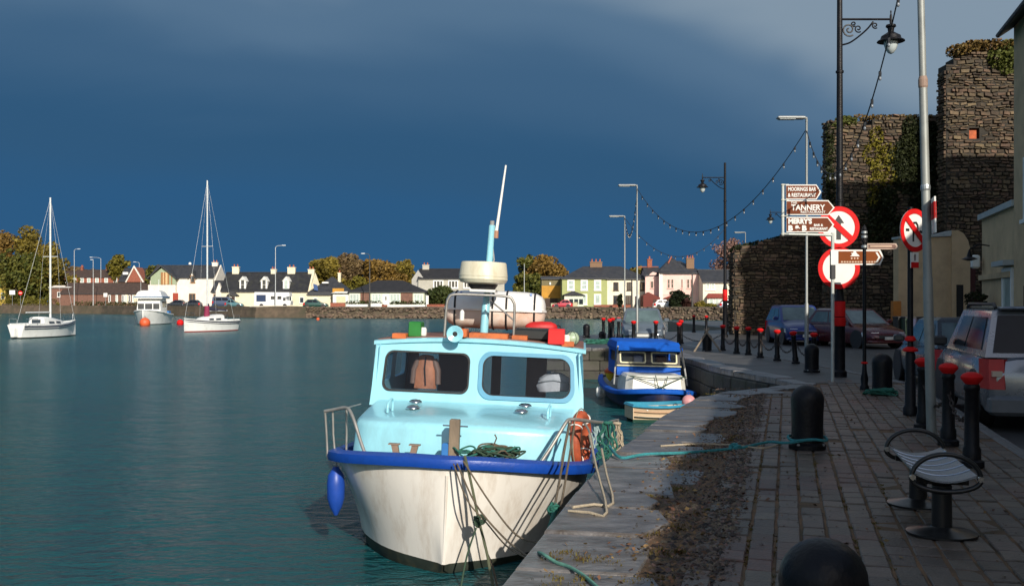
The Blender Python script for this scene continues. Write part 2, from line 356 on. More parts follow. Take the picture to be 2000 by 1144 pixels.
for k, mm in ((0, SETT), (1, SETT_R)): stuff(rest[k].build('sett_paving', mm, pav, fix=False))

# coping slabs along the edge
SLAB = mat('wet_slate_slab', (.150,.140,.136), .33, var=.42, vs=3.2, bump=.55, bs=16, island=.36, dirt=((.060,.046,.034), .55, 2.6), stretch=(1,2.2,1))
def walk(poly):
    out = []; 
    for a, b in zip(poly, poly[1:]): out.append((Vector(a), Vector(b)))
    return out
def at_len(poly, d):
    for a, b in walk(poly):
        l = (b-a).length
        if d <= l: return a.lerp(b, d/l), (b-a).normalized()
        d -= l
    a, b = walk(poly)[-1]; return b, (b-a).normalized()
def plen(poly): return sum((b-a).length for a, b in walk(poly))
def slab_strip(poly, d0, d1, wmin, wmax, dmin, dmax, name, mat_, side=1, z=.0, zj=.020):
    d = d0
    while d < d1:
        w = random.uniform(wmin, wmax); a, ta = at_len(poly, d+.016); b, tb = at_len(poly, min(d+w-.016, d1+.2))
        na = Vector((ta.y, -ta.x))*side; nb = Vector((tb.y, -tb.x))*side; dp = random.uniform(dmin, dmax)
        j = lambda s_: random.uniform(-s_, s_)
        ol = [a - na*.035, b - nb*.035, b + nb*(dp*.5+j(.05)) , b + nb*(dp*random.uniform(.82,1.04)), (a+b)/2 + (na+nb)/2*(dp*random.uniform(.98,1.1)), a + na*(dp*random.uniform(.82,1.04)), a + na*(dp*.5+j(.05))]
        cen = sum(ol, Vector((0,0)))/len(ol); h = z + j(zj)
        ring = lambda k, zz: [(*(cen+(p-cen)*k), zz) for p in ol]
        mb = MB(); mb.loft([ring(1,-.12+z), ring(1.0,h-.026), ring(.988,h-.010), ring(.960,h)])
        o = mb.build(name, mat_, pav); o.rotation_euler = (0,0,0)
        d += w
L1 = plen(EDGE[1:])
slab_strip(EDGE[1:], 13.0, L1-2.2, .38, 1.0, .55, 1.0, 'coping_stone', SLAB, z=.012)
slab_strip(EDGE[1:], L1-2.2, L1-.1, .5, .7, .35, .5, 'coping_stone', SLAB, z=.012)
slab_strip(EDGE2, .15, plen(EDGE2), .8, 1.3, .42, .55, 'coping_stone', SLAB, z=.015)
slab_strip(EDGE3, .1, plen(EDGE3), .8, 1.2, .45, .55, 'coping_stone', SLAB, z=-.02)
# soil strip, gravel and moss between slabs and setts
GRAV = mat('brown_gravel', (.088,.060,.042), .7, var=.4, vs=20, island=.9)
gm = MB()
def pebble(mb, x, y, z, r):
    a = random.uniform(0, 6.28); ca, sa = math.cos(a), math.sin(a); f = random.uniform(.5,1); h = random.uniform(.35,.7)
    pts_ = [(r,0,0),(0,r*f,0),(-r,0,0),(0,-r*f,0)]
    mb.add([(x+u*ca-v*sa, y+u*sa+v*ca, z) for u, v, _ in pts_] + [(x, y, z+r*h)], [(0,1,4),(1,2,4),(2,3,4),(3,0,4)])
n = 0
while n < 16000:
    q_ = random.uniform(4.5, 19.5); p = random.uniform(-1.25, -.30) if random.random() < .94 else random.uniform(-.5, 1.9)
    w = PQ(p, q_); e = edge_dist(w.x, w.y)
    if e < .45 or (p < -.5 and random.random() > min(1, (e-.42)*2.4)): n += 1; continue
    pebble(gm, w.x, w.y, -.014 if p < -.58 else .0, random.choice((random.uniform(.008,.02), random.uniform(.014,.038))) if p < -.35 else random.uniform(.006,.013)); n += 1
stuff(gm.build('gravel', GRAV, pav, fix=False))
MOSS = leafmat('quay_moss', (.075,.045,.012), (.14,.12,.02))
gm = MB()
def tuft(mb, x, y, z, n, r, h):
    for _ in range(n):
        a = random.uniform(0,6.28); d = r*math.sqrt(random.random()); x0, y0 = x+d*math.cos(a), y+d*math.sin(a); b = random.uniform(0,6.28); hh = h*random.uniform(.4,1)
        w = .006; lx, ly = random.uniform(-.5,.5)*hh, random.uniform(-.5,.5)*hh
        mb.add([(x0-w*math.cos(b), y0-w*math.sin(b), z), (x0+w*math.cos(b), y0+w*math.sin(b), z), (x0+lx, y0+ly, z+hh)], [(0,1,2)])
for px, py in [(1110,1085),(1105,1088),(1140,1092),(1180,1098),(1270,1045),(1290,1000),(1300,955),(1285,968),(1310,952),(1100,1135),(1110,1140),(1340,900),(1360,880),(1250,1125),(1300,1075),(1330,1030),(1380,1000),(1420,858),(1433,855),(1395,770),(1416,716),(1440,730),(1365,705)]:
    g = G(px, py)
    for _ in range(3): tuft(gm, g.x+random.uniform(-.16,.16), g.y+random.uniform(-.10,.10), 0, random.randint(12,40), random.uniform(.04,.12), random.uniform(.012,.035))
for _ in range(500):
    p = random.choice([-.58+PW*random.randint(0,8)]); q_ = random.uniform(5.2, 12); w = PQ(p, q_)
    if noise.noise(Vector((p*3, q_*.7, 1))) > .05: tuft(gm, w.x, w.y, -.012, 8, .03, .018)
stuff(gm.build('moss', MOSS, pav, fix=False))
# leaf litter and grit blown over the strip, the slabs and the setts
LIT = mat('leaf_litter', (.13,.070,.030), .85, var=.4, vs=12, island=.8)
lb = MB(); n = 0
while n < 5200:
    q_ = random.uniform(4.6, 19.5); p = random.gauss(-.72, .26) if random.random() < .8 else random.uniform(-1.5, 1.9); w = PQ(p, q_); e = edge_dist(w.x, w.y)
    if e < .08 or noise.noise(Vector((w.x*1.6, w.y*1.6, 4))) + random.uniform(-.5,.5) < (-.1 if -1.1 < p < -.4 else .12): n += 1; continue
    r = random.uniform(.008,.024); a = random.uniform(0,6.28); z = .016 if e < .95 and p < -.5 else .004; tl = random.uniform(-.5,.5)*r
    u = Vector((math.cos(a)*r, math.sin(a)*r, tl)); v = Vector((-math.sin(a)*r*.6, math.cos(a)*r*.6, random.uniform(0,.6)*r)); c = Vector((w.x, w.y, z+random.uniform(0,.006)))
    lb.add([tuple(c-u), tuple(c-v*.8), tuple(c+u), tuple(c+v)], [(0,1,2,3)]); n += 1
stuff(lb.build('leaf_litter', LIT, pav, fix=False))
# kerb stones on the road side
KERB = mat('kerb_granite', (.14,.135,.13), .6, var=.25, vs=6, bump=.4, bs=40, island=.2)
km = MB(); km.bbox(-.07,.07,-.44,.44,-.12,.006,.018); kme = bpy.data.meshes.new('kerb_stone'); kme.from_pydata(km.v,[],km.f); kme.materials.append(KERB)
q_ = 2.0
while q_ < 20.5:
    w = PQ(KP+.075, q_); o = link('kerb_stone', kme, pav); o.location = (w.x, w.y, random.uniform(-.004,.004)); o.rotation_euler = (0,0,-TH+random.uniform(-.006,.006)); q_ += .90
Y = 20.9
while Y < 34:
    o = link('kerb_stone', kme, pav); o.location = (7.83-(max(0,Y-25))*.05, Y, 0); o.rotation_euler = (0,0,R(3) if Y > 25 else 0); Y += .9
# quay wall masonry
BLK = mat('quay_wall_block', (.060,.052,.042), .75, var=.4, vs=4, bump=.6, bs=14, island=.4, dirt=((.030,.034,.016), .45, 2.0))
bl = []
for i, l in enumerate((.55,.72,.9)):
    mb = MB(); mb.bbox(-l/2+.008, l/2-.008, -.06, .05, -.175, .175, .025); me = bpy.data.meshes.new('wall_block'); me.from_pydata(mb.v,[],mb.f); me.materials.append(BLK); bl.append((l, me))
qw = thing('quay_wall', 'dark weedy stone block wall of the quay dropping to the water', 'quay wall')
for poly, d0, d1 in ((EDGE[1:], 15.5, L1), (EDGE2, 0, plen(EDGE2)), (EDGE3, 0, plen(EDGE3))):
    for course in range(4):
        d = d0
        while d < d1-.3:
            l, me = random.choice(bl); p, t = at_len(poly, d+l/2); o = link('wall_block', me, qw)
            o.location = (p.x - t.y*(-.0) - (t.y)*.03, p.y + t.x*.03, -.31 - course*.36); o.rotation_euler = (0,0,math.atan2(t.y,t.x)); d += l
# painted line on the pier road
LINE = mat('worn_road_paint', (.55,.54,.50), .7, var=.15, dirt=((.06,.06,.06), .5, 8))
lm = MB(); a, b = G(1285,664,-.1), G(1420,686,-.1)
d = (b-a).normalized(); nn = Vector((-d.y, d.x, 0))*.06
lm.add([tuple(a-nn), tuple(b-nn), tuple(b+nn), tuple(a+nn)], [(0,1,2,3)])
o = lm.build('road_line', LINE, fix=False); o.location.z = .005; struct(o)
# ------------------------------------------------------------------ houses across the water
def win(parent, x0, x1, z0, z1, y=0.0, frame=None, pane=None, mx=1, mz=1, fw=.11, sill=True, name='window', lab=None):
    frame = frame or FRAME; pane = pane or PANE; f = MB()
    f.box(x0, x0+fw, y-.09, y+.02, z0, z1); f.box(x1-fw, x1, y-.09, y+.02, z0, z1)
    f.box(x0+fw, x1-fw, y-.088, y+.02, z1-fw, z1); f.box(x0+fw, x1-fw, y-.088, y+.02, z0, z0+fw)
    for i in range(1, mx): x = x0+(x1-x0)*i/mx; f.box(x-fw*.35, x+fw*.35, y-.08, y+.02, z0+fw, z1-fw)
    for i in range(1, mz): z = z0+(z1-z0)*i/mz; f.box(x0+fw, x1-fw, y-.075, y+.02, z-fw*.3, z+fw*.3)
    w = f.build(name, frame, parent, fix=False)
    if lab: w['label'] = lab
    MB().box(x0+fw*.8, x1-fw*.8, y-.035, y+.015, z0+fw*.8, z1-fw*.8).build('pane', pane, w, fix=False)
    if sill: MB().box(x0-.08, x1+.08, y-.16, y+.02, z0-.10, z0-.005).build('sill', frame, w, fix=False)
    return w
class House:
    """ridge runs along the facade (x); facade at local y = 0 looking at the water; pixel helpers place openings"""
    def __init__(s, name, label, Y, px0, px1, yb, ye, yr, depth, wall, roof=None, hip=(0,0), cat='house', rz=0.0, over=.25, ov_end=.15, roofname='roof', group=None, ribs=True):
        Y = max(Y, shoreY(px0)+7, shoreY(px1)+7); s.Y = Y; s.k = Y/2000; s.pc = (px0+px1)/2; s.yb = yb; s.zb = EYE-(yb-HOR)*s.k
        s.root = thing(name, label, cat, ((s.pc-1000)*s.k, Y, s.zb), rz, group); s.d = depth
        s.w = (px1-px0)*s.k/2; s.e = (yb-ye)*s.k; s.r = (yb-yr)*s.k; w, e, r, d = s.w, s.e, s.r, depth
        m = MB()
        gl = [(0,-1.2),(d,-1.2),(d,e),(d/2,r-.08),(0,e)] if hip == (0,0) else [(0,-1.2),(d,-1.2),(d,e),(0,e)]
        m.prism(gl, -w, w, 'x'); s.wall = m.build('wall', wall, s.root)
        roof = roof or ROOF; m = MB(); sl = (r-e)/(d/2); t = .16; o = over
        if hip == (0,0):
            m.prism([(-o,e-o*sl),(d/2,r),(d+o,e-o*sl),(d+o,e-o*sl+t),(d/2,r+t),(-o,e-o*sl+t)], -w-ov_end, w+ov_end, 'x')
        else:
            a, b = hip; x0, x1, y0, y1 = -w-o, w+o, -o, d+o
            base = [(x0,y0,e-.02),(x1,y0,e-.02),(x1,y1,e-.02),(x0,y1,e-.02)]; ev = [(x,y,e+t) for x,y,_ in base]
            rg = [(-w+a,d/2,r+t),(w-b,d/2,r+t)]
            if abs((-w+a)-(w-b)) < .05: m.add(base+ev+[rg[0]], [(3,2,1,0),(0,1,5,4),(1,2,6,5),(2,3,7,6),(3,0,4,7),(4,5,8),(5,6,8),(6,7,8),(7,4,8)])
            else: m.add(base+ev+rg, [(3,2,1,0),(0,1,5,4),(1,2,6,5),(2,3,7,6),(3,0,4,7),(4,5,9,8),(6,7,8,9),(5,6,9),(7,4,8)])
        s.roof = m.build(roofname, roof, s.root)
        if ribs and hip == (0,0): MB().box(-w-ov_end-.02, w+ov_end+.02, d/2-.12, d/2+.12, r+t-.03, r+t+.07).build('ridge_tiles', roof, s.roof, fix=False)
        MB().box(-w-o*.5, w+o*.5, -o-.10, -o+.02, e-o*sl-.02 if hip == (0,0) else e+.02, e-o*sl+.09 if hip == (0,0) else e+.12).build('gutter', GUT, s.root, fix=False)
    def X(s, px): return (px-s.pc)*s.k
    def Z(s, py): return (s.yb-py)*s.k
    def win(s, a, b, t, l, y=0.0, **kw): return win(s.root, s.X(a), s.X(b), s.Z(l), s.Z(t), y, **kw)
    def door(s, a, b, t, l, m, y=0.0, frame=None):
        x0, x1, z0, z1 = s.X(a), s.X(b), s.Z(l), s.Z(t); f = MB()
        f.box(x0-.1,x0,y-.08,y+.02,z0,z1+.1); f.box(x1,x1+.1,y-.08,y+.02,z0,z1+.1); f.box(x0,x1,y-.078,y+.02,z1,z1+.1)
        d = MB(); d.box(x0,x1,y-.04,y+.02,z0,z1)
        for u in (.12,.55):
            for v in (.08,.36,.66): d.box(x0+(x1-x0)*u, x0+(x1-x0)*(u+.33), y-.06, y-.035, z0+(z1-z0)*v, z0+(z1-z0)*(v+.24))
        o = d.build('door', m, s.root, fix=False); f.build('door_frame', frame or FRAME, o, fix=False)
        MB().box(x1-.16,x1-.1,y-.11,y-.04,z0+.95,z0+1.07).build('handle', CHROME, o, fix=False); return o
    def chimney(s, a, b, t, l, m, y=None, pots=2, cap=None):
        y = s.d/2 if y is None else y; x0, x1, z0, z1 = s.X(a), s.X(b), s.Z(l), s.Z(t); c = MB(); c.box(x0,x1,y-.4,y+.4,z0-.9,z1); c.box(x0-.07,x1+.07,y-.47,y+.47,z1,z1+.16)
        o = c.build('chimney', m, s.roof, fix=False)
        for i in range(pots):
            x = x0+(x1-x0)*(i+.5)/pots; p = MB(); p.lathe([(.17,z1+.16),(.14,z1+.3),(.13,z1+.62),(.16,z1+.66)], 8, (x,y,0)); p.build('chimney_pot', POT, s.roof, fix=False)
    def box(s, name, m, a, b, t, l, y0, y1, parent=None):
        return MB().box(s.X(a), s.X(b), y0, y1, s.Z(l), s.Z(t)).build(name, m, parent or s.root, fix=False)
GUT = mat('dark_gutter', (.05,.05,.055), .5); POT = mat('terracotta_pot', (.34,.10,.055), .8)
CREAM = mat('cream_render', (.74,.67,.48), .8, var=.10, vs=.8, bump=.2, bs=20, dirt=((.45,.38,.25), .2, .9))
WREN = mat('white_render', (.74,.68,.60), .8, var=.08, vs=.8, bump=.2, bs=20, dirt=((.5,.42,.36), .2, .9))
PINK = mat('pink_render', (.76,.50,.44), .8, var=.08, vs=.8, bump=.2, bs=20, dirt=((.78,.62,.56), .35, .7))
GREEN = mat('sage_render', (.34,.37,.15), .8, var=.08, vs=.8, bump=.2, bs=20)
GREYR = mat('grey_render', (.42,.40,.34), .8, var=.12, vs=.8)
BRICK = mat('red_brick', (.27,.085,.05), .85, var=.3, vs=3, bump=.4, bs=12)
BROWNB = mat('brown_brick', (.17,.085,.06), .85, var=.3, vs=3)
OCHRE = mat('ochre_render', (.48,.24,.035), .85, var=.2, vs=1.2)
OLIVE = mat('olive_wall', (.17,.14,.07), .85, var=.2)
TILE = mat('brown_tile_roof', (.058,.036,.027), .8, var=.35, vs=1.5, bump=.4, bs=10)
REDT = mat('red_tile', (.22,.035,.022), .75, var=.25); DARKW = mat('dark_timber', (.045,.022,.014), .7)
WOODW = mat('oak_window', (.30,.14,.05), .6); RDOOR = mat('red_door', (.32,.045,.02), .5)

# far left: gable end with white barge boards
h = House('cottage', 'white and yellow cottage cut by the left edge of the picture', 272, -60, 12, 604, 545, 508, 9, mat('yellow_render', (.48,.34,.06), .8), hip=(0,0))
h.win(-20, -8, 552, 566); h.win(2, 9, 572, 584)
m = MB(); m.prism([(h.w+.2, h.e-.6), (h.w+2.9, h.e-1.6), (h.w+2.9, h.e-1.2), (h.w-3.4, h.r-1.4), (h.w-3.4, h.r-1.9)], -.25, -.08, 'y'); m.build('barge_board', WHITE, h.root)
# red brick terrace roofs behind
h = House('brick_terrace', 'long red brick terrace with brown tiled roof behind the bungalow', 300, 120, 262, 604, 541, 527, 9, BRICK, TILE)
for a in (128,142,157,170,186,204,222,240): h.win(a, a+7, 543, 552, pane=PANE2, fw=.16)
h.chimney(146,150,521,530,BRICK); h.chimney(196,200,521,530,BRICK)
h = House('brick_gabled_house', 'dark roofed house with small brick gable left of the white house', 275, 232, 330, 604, 549, 524, 9, BRICK)
m = MB(); zz = lambda py: h.Z(py); xx = h.X
m.prism([(xx(254),zz(551)),(xx(286),zz(551)),(xx(269),zz(522))], -2.5, 3.5, 'y'); g_ = m.build('gable', BRICK, h.root)
m = MB(); m.prism([(xx(252),zz(551)),(xx(269),zz(519)),(xx(288),zz(551)),(xx(286),zz(552)),(xx(269),zz(523)),(xx(254),zz(552))], -2.8, -2.3, 'y'); m.build('barge_board', WREN, h.root)
h.box('rooflight', WHITE, 237, 247, 531, 536, 1.0, 1.6); h.chimney(284,289,529,534,WREN)
# long low bungalow
h = House('bungalow', 'long low bungalow with brown roof and strip of windows behind the hedge', 236, 118, 300, 606, 573, 553, 9, BROWNB, TILE)
for i, a in enumerate((212, 226, 238, 243, 251, 258, 265, 274)): h.win(a, a+4.5, 576, 590, fw=.14, pane=PANE2 if i % 2 else PANE)
h.box('panel', mat('cream_panel', (.55,.45,.24), .8), 262, 270, 575, 590, -.05, .02); h.box('panel', CREAM, 244, 250, 575, 592, -.05, .02)
h = House('flat_roofed_shed', 'low shed with pale flat roof under the big tree', 240, 96, 136, 604, 562, 559, 6, BROWNB, WREN); h.win(112,118,570,580)
# white house with the glazed gable
h = House('white_house', 'white house with glazed timber gable and red front door', 212, 293, 416, 606, 542, 518, 10, WREN)
gx0, gx1, apex = h.X(298), h.X(346), h.X(319); m = MB()
m.prism([(gx0,h.Z(556)),(gx1,h.Z(556)),(gx1,h.Z(541)),(apex,h.Z(524)),(gx0,h.Z(541))], -1.2, 4.0, 'y'); gb = m.build('gable', mat('pale_green_glass', (.30,.36,.24), .15, spec=.6), h.root)
m = MB()
for a, b in ((318,322),(324,327),(331,334),(338,340)): m.box(h.X(a),h.X(b),-1.3,-1.18,h.Z(556),h.Z(532 if a < 330 else 535))
m.build('mullion', WOODW, gb, fix=False)
m = MB(); m.box(h.X(322),h.X(332),-1.26,-1.19,h.Z(555),h.Z(532)); m.build('curtain', mat('tan_curtain', (.62,.42,.22), .8), gb, fix=False)
m = MB(); m.prism([(gx0-.7,h.Z(546)),(apex,h.Z(521)),(gx1+.4,h.Z(546)),(gx1+.4,h.Z(544)),(apex,h.Z(518)),(gx0-.7,h.Z(544))], -1.7, 4.0, 'y'); m.build('gable_roof', ROOF, h.roof)
m = MB(); m.box(h.X(293),h.X(346),-1.19,.5,-1.2,h.Z(556.3)); m.build('bay_wall', WREN, h.root, fix=False)
m = MB(); m.prism([(h.X(368),h.Z(546)),(h.X(376),h.Z(531)),(h.X(384),h.Z(546)),(h.X(384),h.Z(544)),(h.X(376),h.Z(528.5)),(h.X(368),h.Z(544))], -.5, 3.5, 'y'); m.build('dormer_roof', ROOF, h.roof)
m = MB(); m.prism([(h.X(369),h.Z(552)),(h.X(383),h.Z(552)),(h.X(383),h.Z(545)),(h.X(376),h.Z(531.5)),(h.X(369),h.Z(545))], -.06, 3.0, 'y'); m.build('dormer', WREN, h.root)
h.win(372, 381, 538, 552, y=-.07, frame=WOODW, mx=1); h.win(312, 323, 573, 583, y=-1.2, frame=WOODW); h.win(369, 382, 573, 589, frame=WOODW, mx=2)
h.door(341, 352, 572, 591, RDOOR, y=0 if 341 > 346 else -1.19)
m = MB(); m.prism([(h.X(399),0),(h.X(416),0),(h.X(416),h.Z(548)),(h.X(413),h.Z(540)),(h.X(412.5),h.Z(512)),(h.X(401),h.Z(512)),(h.X(401),h.Z(520)),(h.X(399),h.Z(540))], -.10, -.011, 'y'); 
h.chimney(402,413,512,522,WREN)
m = MB(); m.prism([(.2,h.Z(548)),(5,h.Z(516)),(9.8,h.Z(548))], h.w+.16, h.w+.40, 'x'); m.build('gable_parapet', WREN, h.root)
m = MB(); m.lathe([(.3,h.Z(515)),(.32,h.Z(512)),(.0,h.Z(510))], 8, (h.X(357),5,0)); m.build('satellite_dish', WHITE, h.roof, fix=False)
h = House('white_lean_to', 'small white annexe with dark roof right of the white house', 206, 413, 436, 606, 570, 549, 7, WREN); h.win(417,424,574,584,frame=WOODW)
m = MB(); m.prism([(h.X(424),0),(h.X(436),0),(h.X(436),h.Z(568)),(h.X(430),h.Z(552)),(h.X(424),h.Z(568))], -.9, -.02, 'y'); m.build('gable', WREN, h.root)
# cream terrace with three dormers
h = House('cream_terrace', 'cream terrace with three white dormers and four chimneys', 186, 432, 600, 606, 568, 532, 8.5, CREAM, mat('black_slate_roof', (.018,.018,.021), .6, var=.4, vs=1.2, bump=.4, bs=8, dirt=((.05,.05,.03), .3, 1.5)))
for a, b, t, l in ((443,456,521,541),(520,530,526,534),(553,568,522,540),(594,606,526,535)): h.chimney(a, b, t, l, CREAM)
for a, pn in ((466,PANE),(508,PANE),(551,PANE2)):
    c = h.X(a+7); z0 = h.Z(566); z1 = h.Z(549); m = MB(); m.prism([(c-.62,z0),(c+.62,z0),(c+.62,z1),(c,h.Z(541)),(c-.62,z1)], .35, 4.2, 'y'); dm = m.build('dormer', WHITE, h.root)
    m = MB(); m.prism([(c-.74,z1-.08),(c,h.Z(541)+.02),(c+.74,z1-.08),(c+.74,z1+.05),(c,h.Z(540)+.05),(c-.74,z1+.05)], .2, 4.2, 'y'); m.build('dormer_roof', WHITE, dm)
    m = MB(); m.box(c-.3,c+.3,.28,.36,z0+.18,z1+.25); m.build('pane', pn, dm, fix=False); m = MB(); m.box(c-.3,c+.3,.25,.29,(z0+z1)/2+.15,(z0+z1)/2+.2); m.build('glazing_bar', FRAME, dm, fix=False)
h.win(504,517,578,593,fw=.12,mx=2); h.win(560,570,578,592,mx=2); h.win(585,594,580,592); h.win(537,546,578,592,mx=2)
m = MB(); m.prism([(h.X(443),h.Z(577)),(h.X(452),h.Z(570.5)),(h.X(458),h.Z(570.5)),(h.X(468),h.Z(577))], -.5, .0, 'y'); m.build('porch_roof', ROOF, h.root)
h.door(452,459,579,600,DARKW)
m = MB(); d_ = h.d; m.prism([(-.1,h.Z(570)),(d_/2,h.Z(530)),(d_+.1,h.Z(570))], h.w+.16, h.w+.5, 'x'); m.build('gable_parapet', CREAM, h.root)
# angled end gable, lit
m = MB(); m.add([(h.w+.5,-.05,-1.2),(h.w+2.3,2.6,-1.2),(h.w+2.3,2.6,h.Z(566)),(h.w+1.35,1.3,h.Z(532)),(h.w+.5,-.05,h.Z(568)),(h.w+.5,4,-1.2),(h.w+.5,4,h.Z(566))], [(0,1,2,3,4),(1,5,6,2),(2,6,3),(3,6,4)]); m.build('end_gable', CREAM, h.root, fix=True)
h = House('cream_annexe', 'low cream annexe wall at the end of the cream terrace', 184, 600, 646, 606, 576, 574, 5, CREAM, mat('grey_felt', (.06,.06,.06), .8)); h.win(612,620,582,592)
h = House('slate_cottage', 'dark slate roofed cottage with solar panel beside the cream terrace', 196, 604, 676, 606, 572, 541, 9, GREYR, hip=(3.5,3.2)); h.chimney(653,658,533,541,CREAM, pots=1)
m = MB(); m.add([(h.X(614),-.35,h.Z(566)),(h.X(622),-.35,h.Z(568)),(h.X(617),1.3,h.Z(556)),(h.X(609),1.3,h.Z(554))], [(0,1,2,3)]); m.build('solar_panel', mat('solar_glass', (.06,.10,.22), .15), h.roof, fix=False)
h.box('rooflight', WHITE, 626, 638, 550, 553, 1.6, 2.6); h.box('ochre_wall', OCHRE, 650, 672, 563, 573, -.3, -.02)
# bungalow with hipped roof
h = House('brick_bungalow', 'hip roofed bungalow with brown brick panels behind white garden wall', 184, 682, 829, 606, 571, 548, 10, mat('pale_green_render', (.50,.53,.40), .8), mat('charcoal_tile_roof', (.017,.016,.018), .7, var=.35, vs=1.4, bump=.4, bs=9), hip=(4.4,4.4))
for a, b in ((704,723),(783,806)): h.box('brick_panel', BROWNB, a, b, 572, 604, -.06, .02)
for a, b in ((683,702),(726,745),(761,781),(808,826)): h.win(a, b, 574, 590, mx=3, pane=PANE2)
h.door(748,759,575,597,WHITE); MB().box(h.X(752.5),h.X(755),-.075,-.03,h.Z(586),h.Z(579)).build('door_light', PANE, h.root, fix=False)
h = House('white_garage', 'flat white garage left of the brick bungalow', 183, 650, 684, 606, 573, 571.5, 6, WHITE, WHITE); h.box('garage_door', mat('cream_door', (.62,.55,.36), .6), 657, 675, 578, 600, -.05, .02)
# garden walls on the waterfront
def gwall(label, px0, px1, yt, m, Y=None, yb=606, th=.25, cat='garden wall'):
    Y = max(Y or 0, shoreY((px0+px1)/2)+2.6); k = Y/2000; x0, x1 = (px0-1000)*k, (px1-1000)*k; z0, z1 = EYE-(yb-HOR)*k-.6, EYE-(yt-HOR)*k
    t = thing('garden_wall', label, cat, ((x0+x1)/2, Y, z0)); w = (x1-x0)/2
    MB().bbox(-w, w, 0, th, 0, z1-z0-.08, .02).build('wall', m, t); MB().bbox(-w-.04, w+.04, -.05, th+.05, z1-z0-.08, z1-z0, .02).build('coping', m, t); return t
gwall('white garden wall left of the bungalow door', 676, 722, 594, WHITE); gwall('white garden wall right of the bungalow door', 757, 831, 594.5, WHITE)
gwall('stepped short white garden wall beside the dark lamp pole', 724, 746, 592, WHITE)
gwall('red brick garden wall in front of the white garage', 645, 674, 591, BRICK); gwall('low red brick gate pier at the bungalow door', 746, 756, 595, BRICK)
gwall('red brick garden wall right of the bungalow', 834, 868, 594, BRICK); gwall('tall white gate pier right of the bungalow', 832, 837, 577, WHITE)
gwall('long red brick garden wall before the cream house', 1160, 1236, 595, BRICK, 178); gwall('low cream wall before the terrace with dormers', 488, 560, 597, WREN, 183)
gwall('dark stone garden wall before the pink house', 1276, 1350, 585, mat('dark_rubble', (.08,.05,.04), .9), 172)
gwall('pale green gate pier before the sage green house', 1119, 1128, 590, mat('pale_pier', (.45,.42,.28), .8), 177); gwall('pale wall left of the sage green house', 1076, 1092, 592, mat('pale_pier', (.45,.42,.28), .8), 177)
gwall('cream wall beside the white car', 1313, 1323, 592, CREAM, 168); gwall('cream garden wall before the house with red bay', 1355, 1425, 597, CREAM, 166)
# grey two storey house
h = House('grey_house', 'grey two storey house with white windows above the bungalow hedge', 225, 817, 985, 604, 544, 525, 9, GREYR, mat('charcoal_tile_roof', (.017,.016,.018), .7)); h.chimney(822,835,517,526,GREYR)
for a in (846, 875, 905, 935): h.win(a, a+20, 547, 563, mx=3, fw=.25)
for a in (846, 905): h.win(a, a+20, 574, 592, mx=3, fw=.22)
m = MB(); m.add([(-h.w-1.6,1.5,-1.2),(-h.w+1.3,-.06,-1.2),(-h.w+1.3,-.06,h.Z(545)),(-h.w-.1,.7,h.Z(527)),(-h.w-1.6,1.5,h.Z(545)),(-h.w,6,-1.2),(-h.w,6,h.Z(545))], [(0,1,2,3,4),(1,5,6,2),(2,6,3),(3,6,4),(0,4,6,5)]); m.build('end_gable', mat('pale_grey_render', (.50,.48,.44), .8), h.root)
# ochre store
h = House('ochre_store', 'ochre walled store beside the sage green house', 186, 1058, 1100, 606, 545, 541, 7, OLIVE, ROOF); h.box('ochre_wall', OCHRE, 1058, 1099, 558, 582, -.08, -.003); h.box('garage_opening', DARKW, 1065, 1089, 583, 606, -.07, -.002)
h.box('lamp', WHITE, 1073, 1076, 551, 556, -.2, -.01)
# sage green house and cream house under one hipped roof
h = House('green_house', 'sage green two storey house with white porch and dormerless slate roof', 180, 1098, 1186, 606, 545, 520, 9, GREEN, hip=(4.0,.0))
for a in (1108, 1134, 1160): win(h.root, h.X(a), h.X(a+14), h.Z(567), h.Z(546.5), fw=.26, mz=2, pane=PANE2)
win(h.root, h.X(1160), h.X(1174), h.Z(595), h.Z(574), fw=.26, pane=PANE2); win(h.root, h.X(1134), h.X(1147), h.Z(595), h.Z(574), fw=.26, pane=PANE2)
p = MB(); p.box(h.X(1101),h.X(1138),-2.2,-.02,-1.2,h.Z(577)); pb = p.build('porch', mat('pale_green_frame', (.58,.64,.52), .5), h.root, fix=False)
m = MB()
for a in (1110.5,1120,1129.5): m.box(h.X(a),h.X(a+7.5),-2.24,-2.18,h.Z(594),h.Z(584))
m.build('pane', PANE, pb, fix=False)
m = MB(); m.add([(h.X(1096),-2.5,h.Z(577)),(h.X(1143),-2.5,h.Z(577)),(h.X(1143),.0,h.Z(577)),(h.X(1096),0,h.Z(577)),(h.X(1119),-1.0,h.Z(568)),(h.X(1119),0,h.Z(568))], [(0,1,4),(1,2,5,4),(3,0,4,5),(0,3,2,1),(2,3,5)]); m.build('porch_roof', ROOF, pb)
h.chimney(1156,1180,511,536,mat('brown_chimney', (.20,.12,.07), .85), pots=3)
hc = House('cream_house', 'cream house with dark windows joined to the sage green house', 180, 1186, 1268, 606, 546, 520, 9, mat('cream_render_b', (.76,.70,.55), .8, dirt=((.5,.30,.12), .2, .6)), hip=(.0,4.6))
for a in (1198, 1224, 1251): hc.win(a, a+10, 551, 567, frame=DARKW, mx=2)
for a in (1198, 1222): hc.win(a, a+11, 577, 594, frame=DARKW, mx=2)
hc.door(1240,1246,578,600,DARKW)
m = MB(); m.prism([(hc.X(1250),hc.Z(604)),(hc.X(1282),hc.Z(604)),(hc.X(1282),hc.Z(581)),(hc.X(1260),hc.Z(571)),(hc.X(1250),hc.Z(578))], -4.5, -.5, 'y'); m.build('brick_outhouse', mat('dark_red_wall', (.14,.03,.022), .85), hc.root)
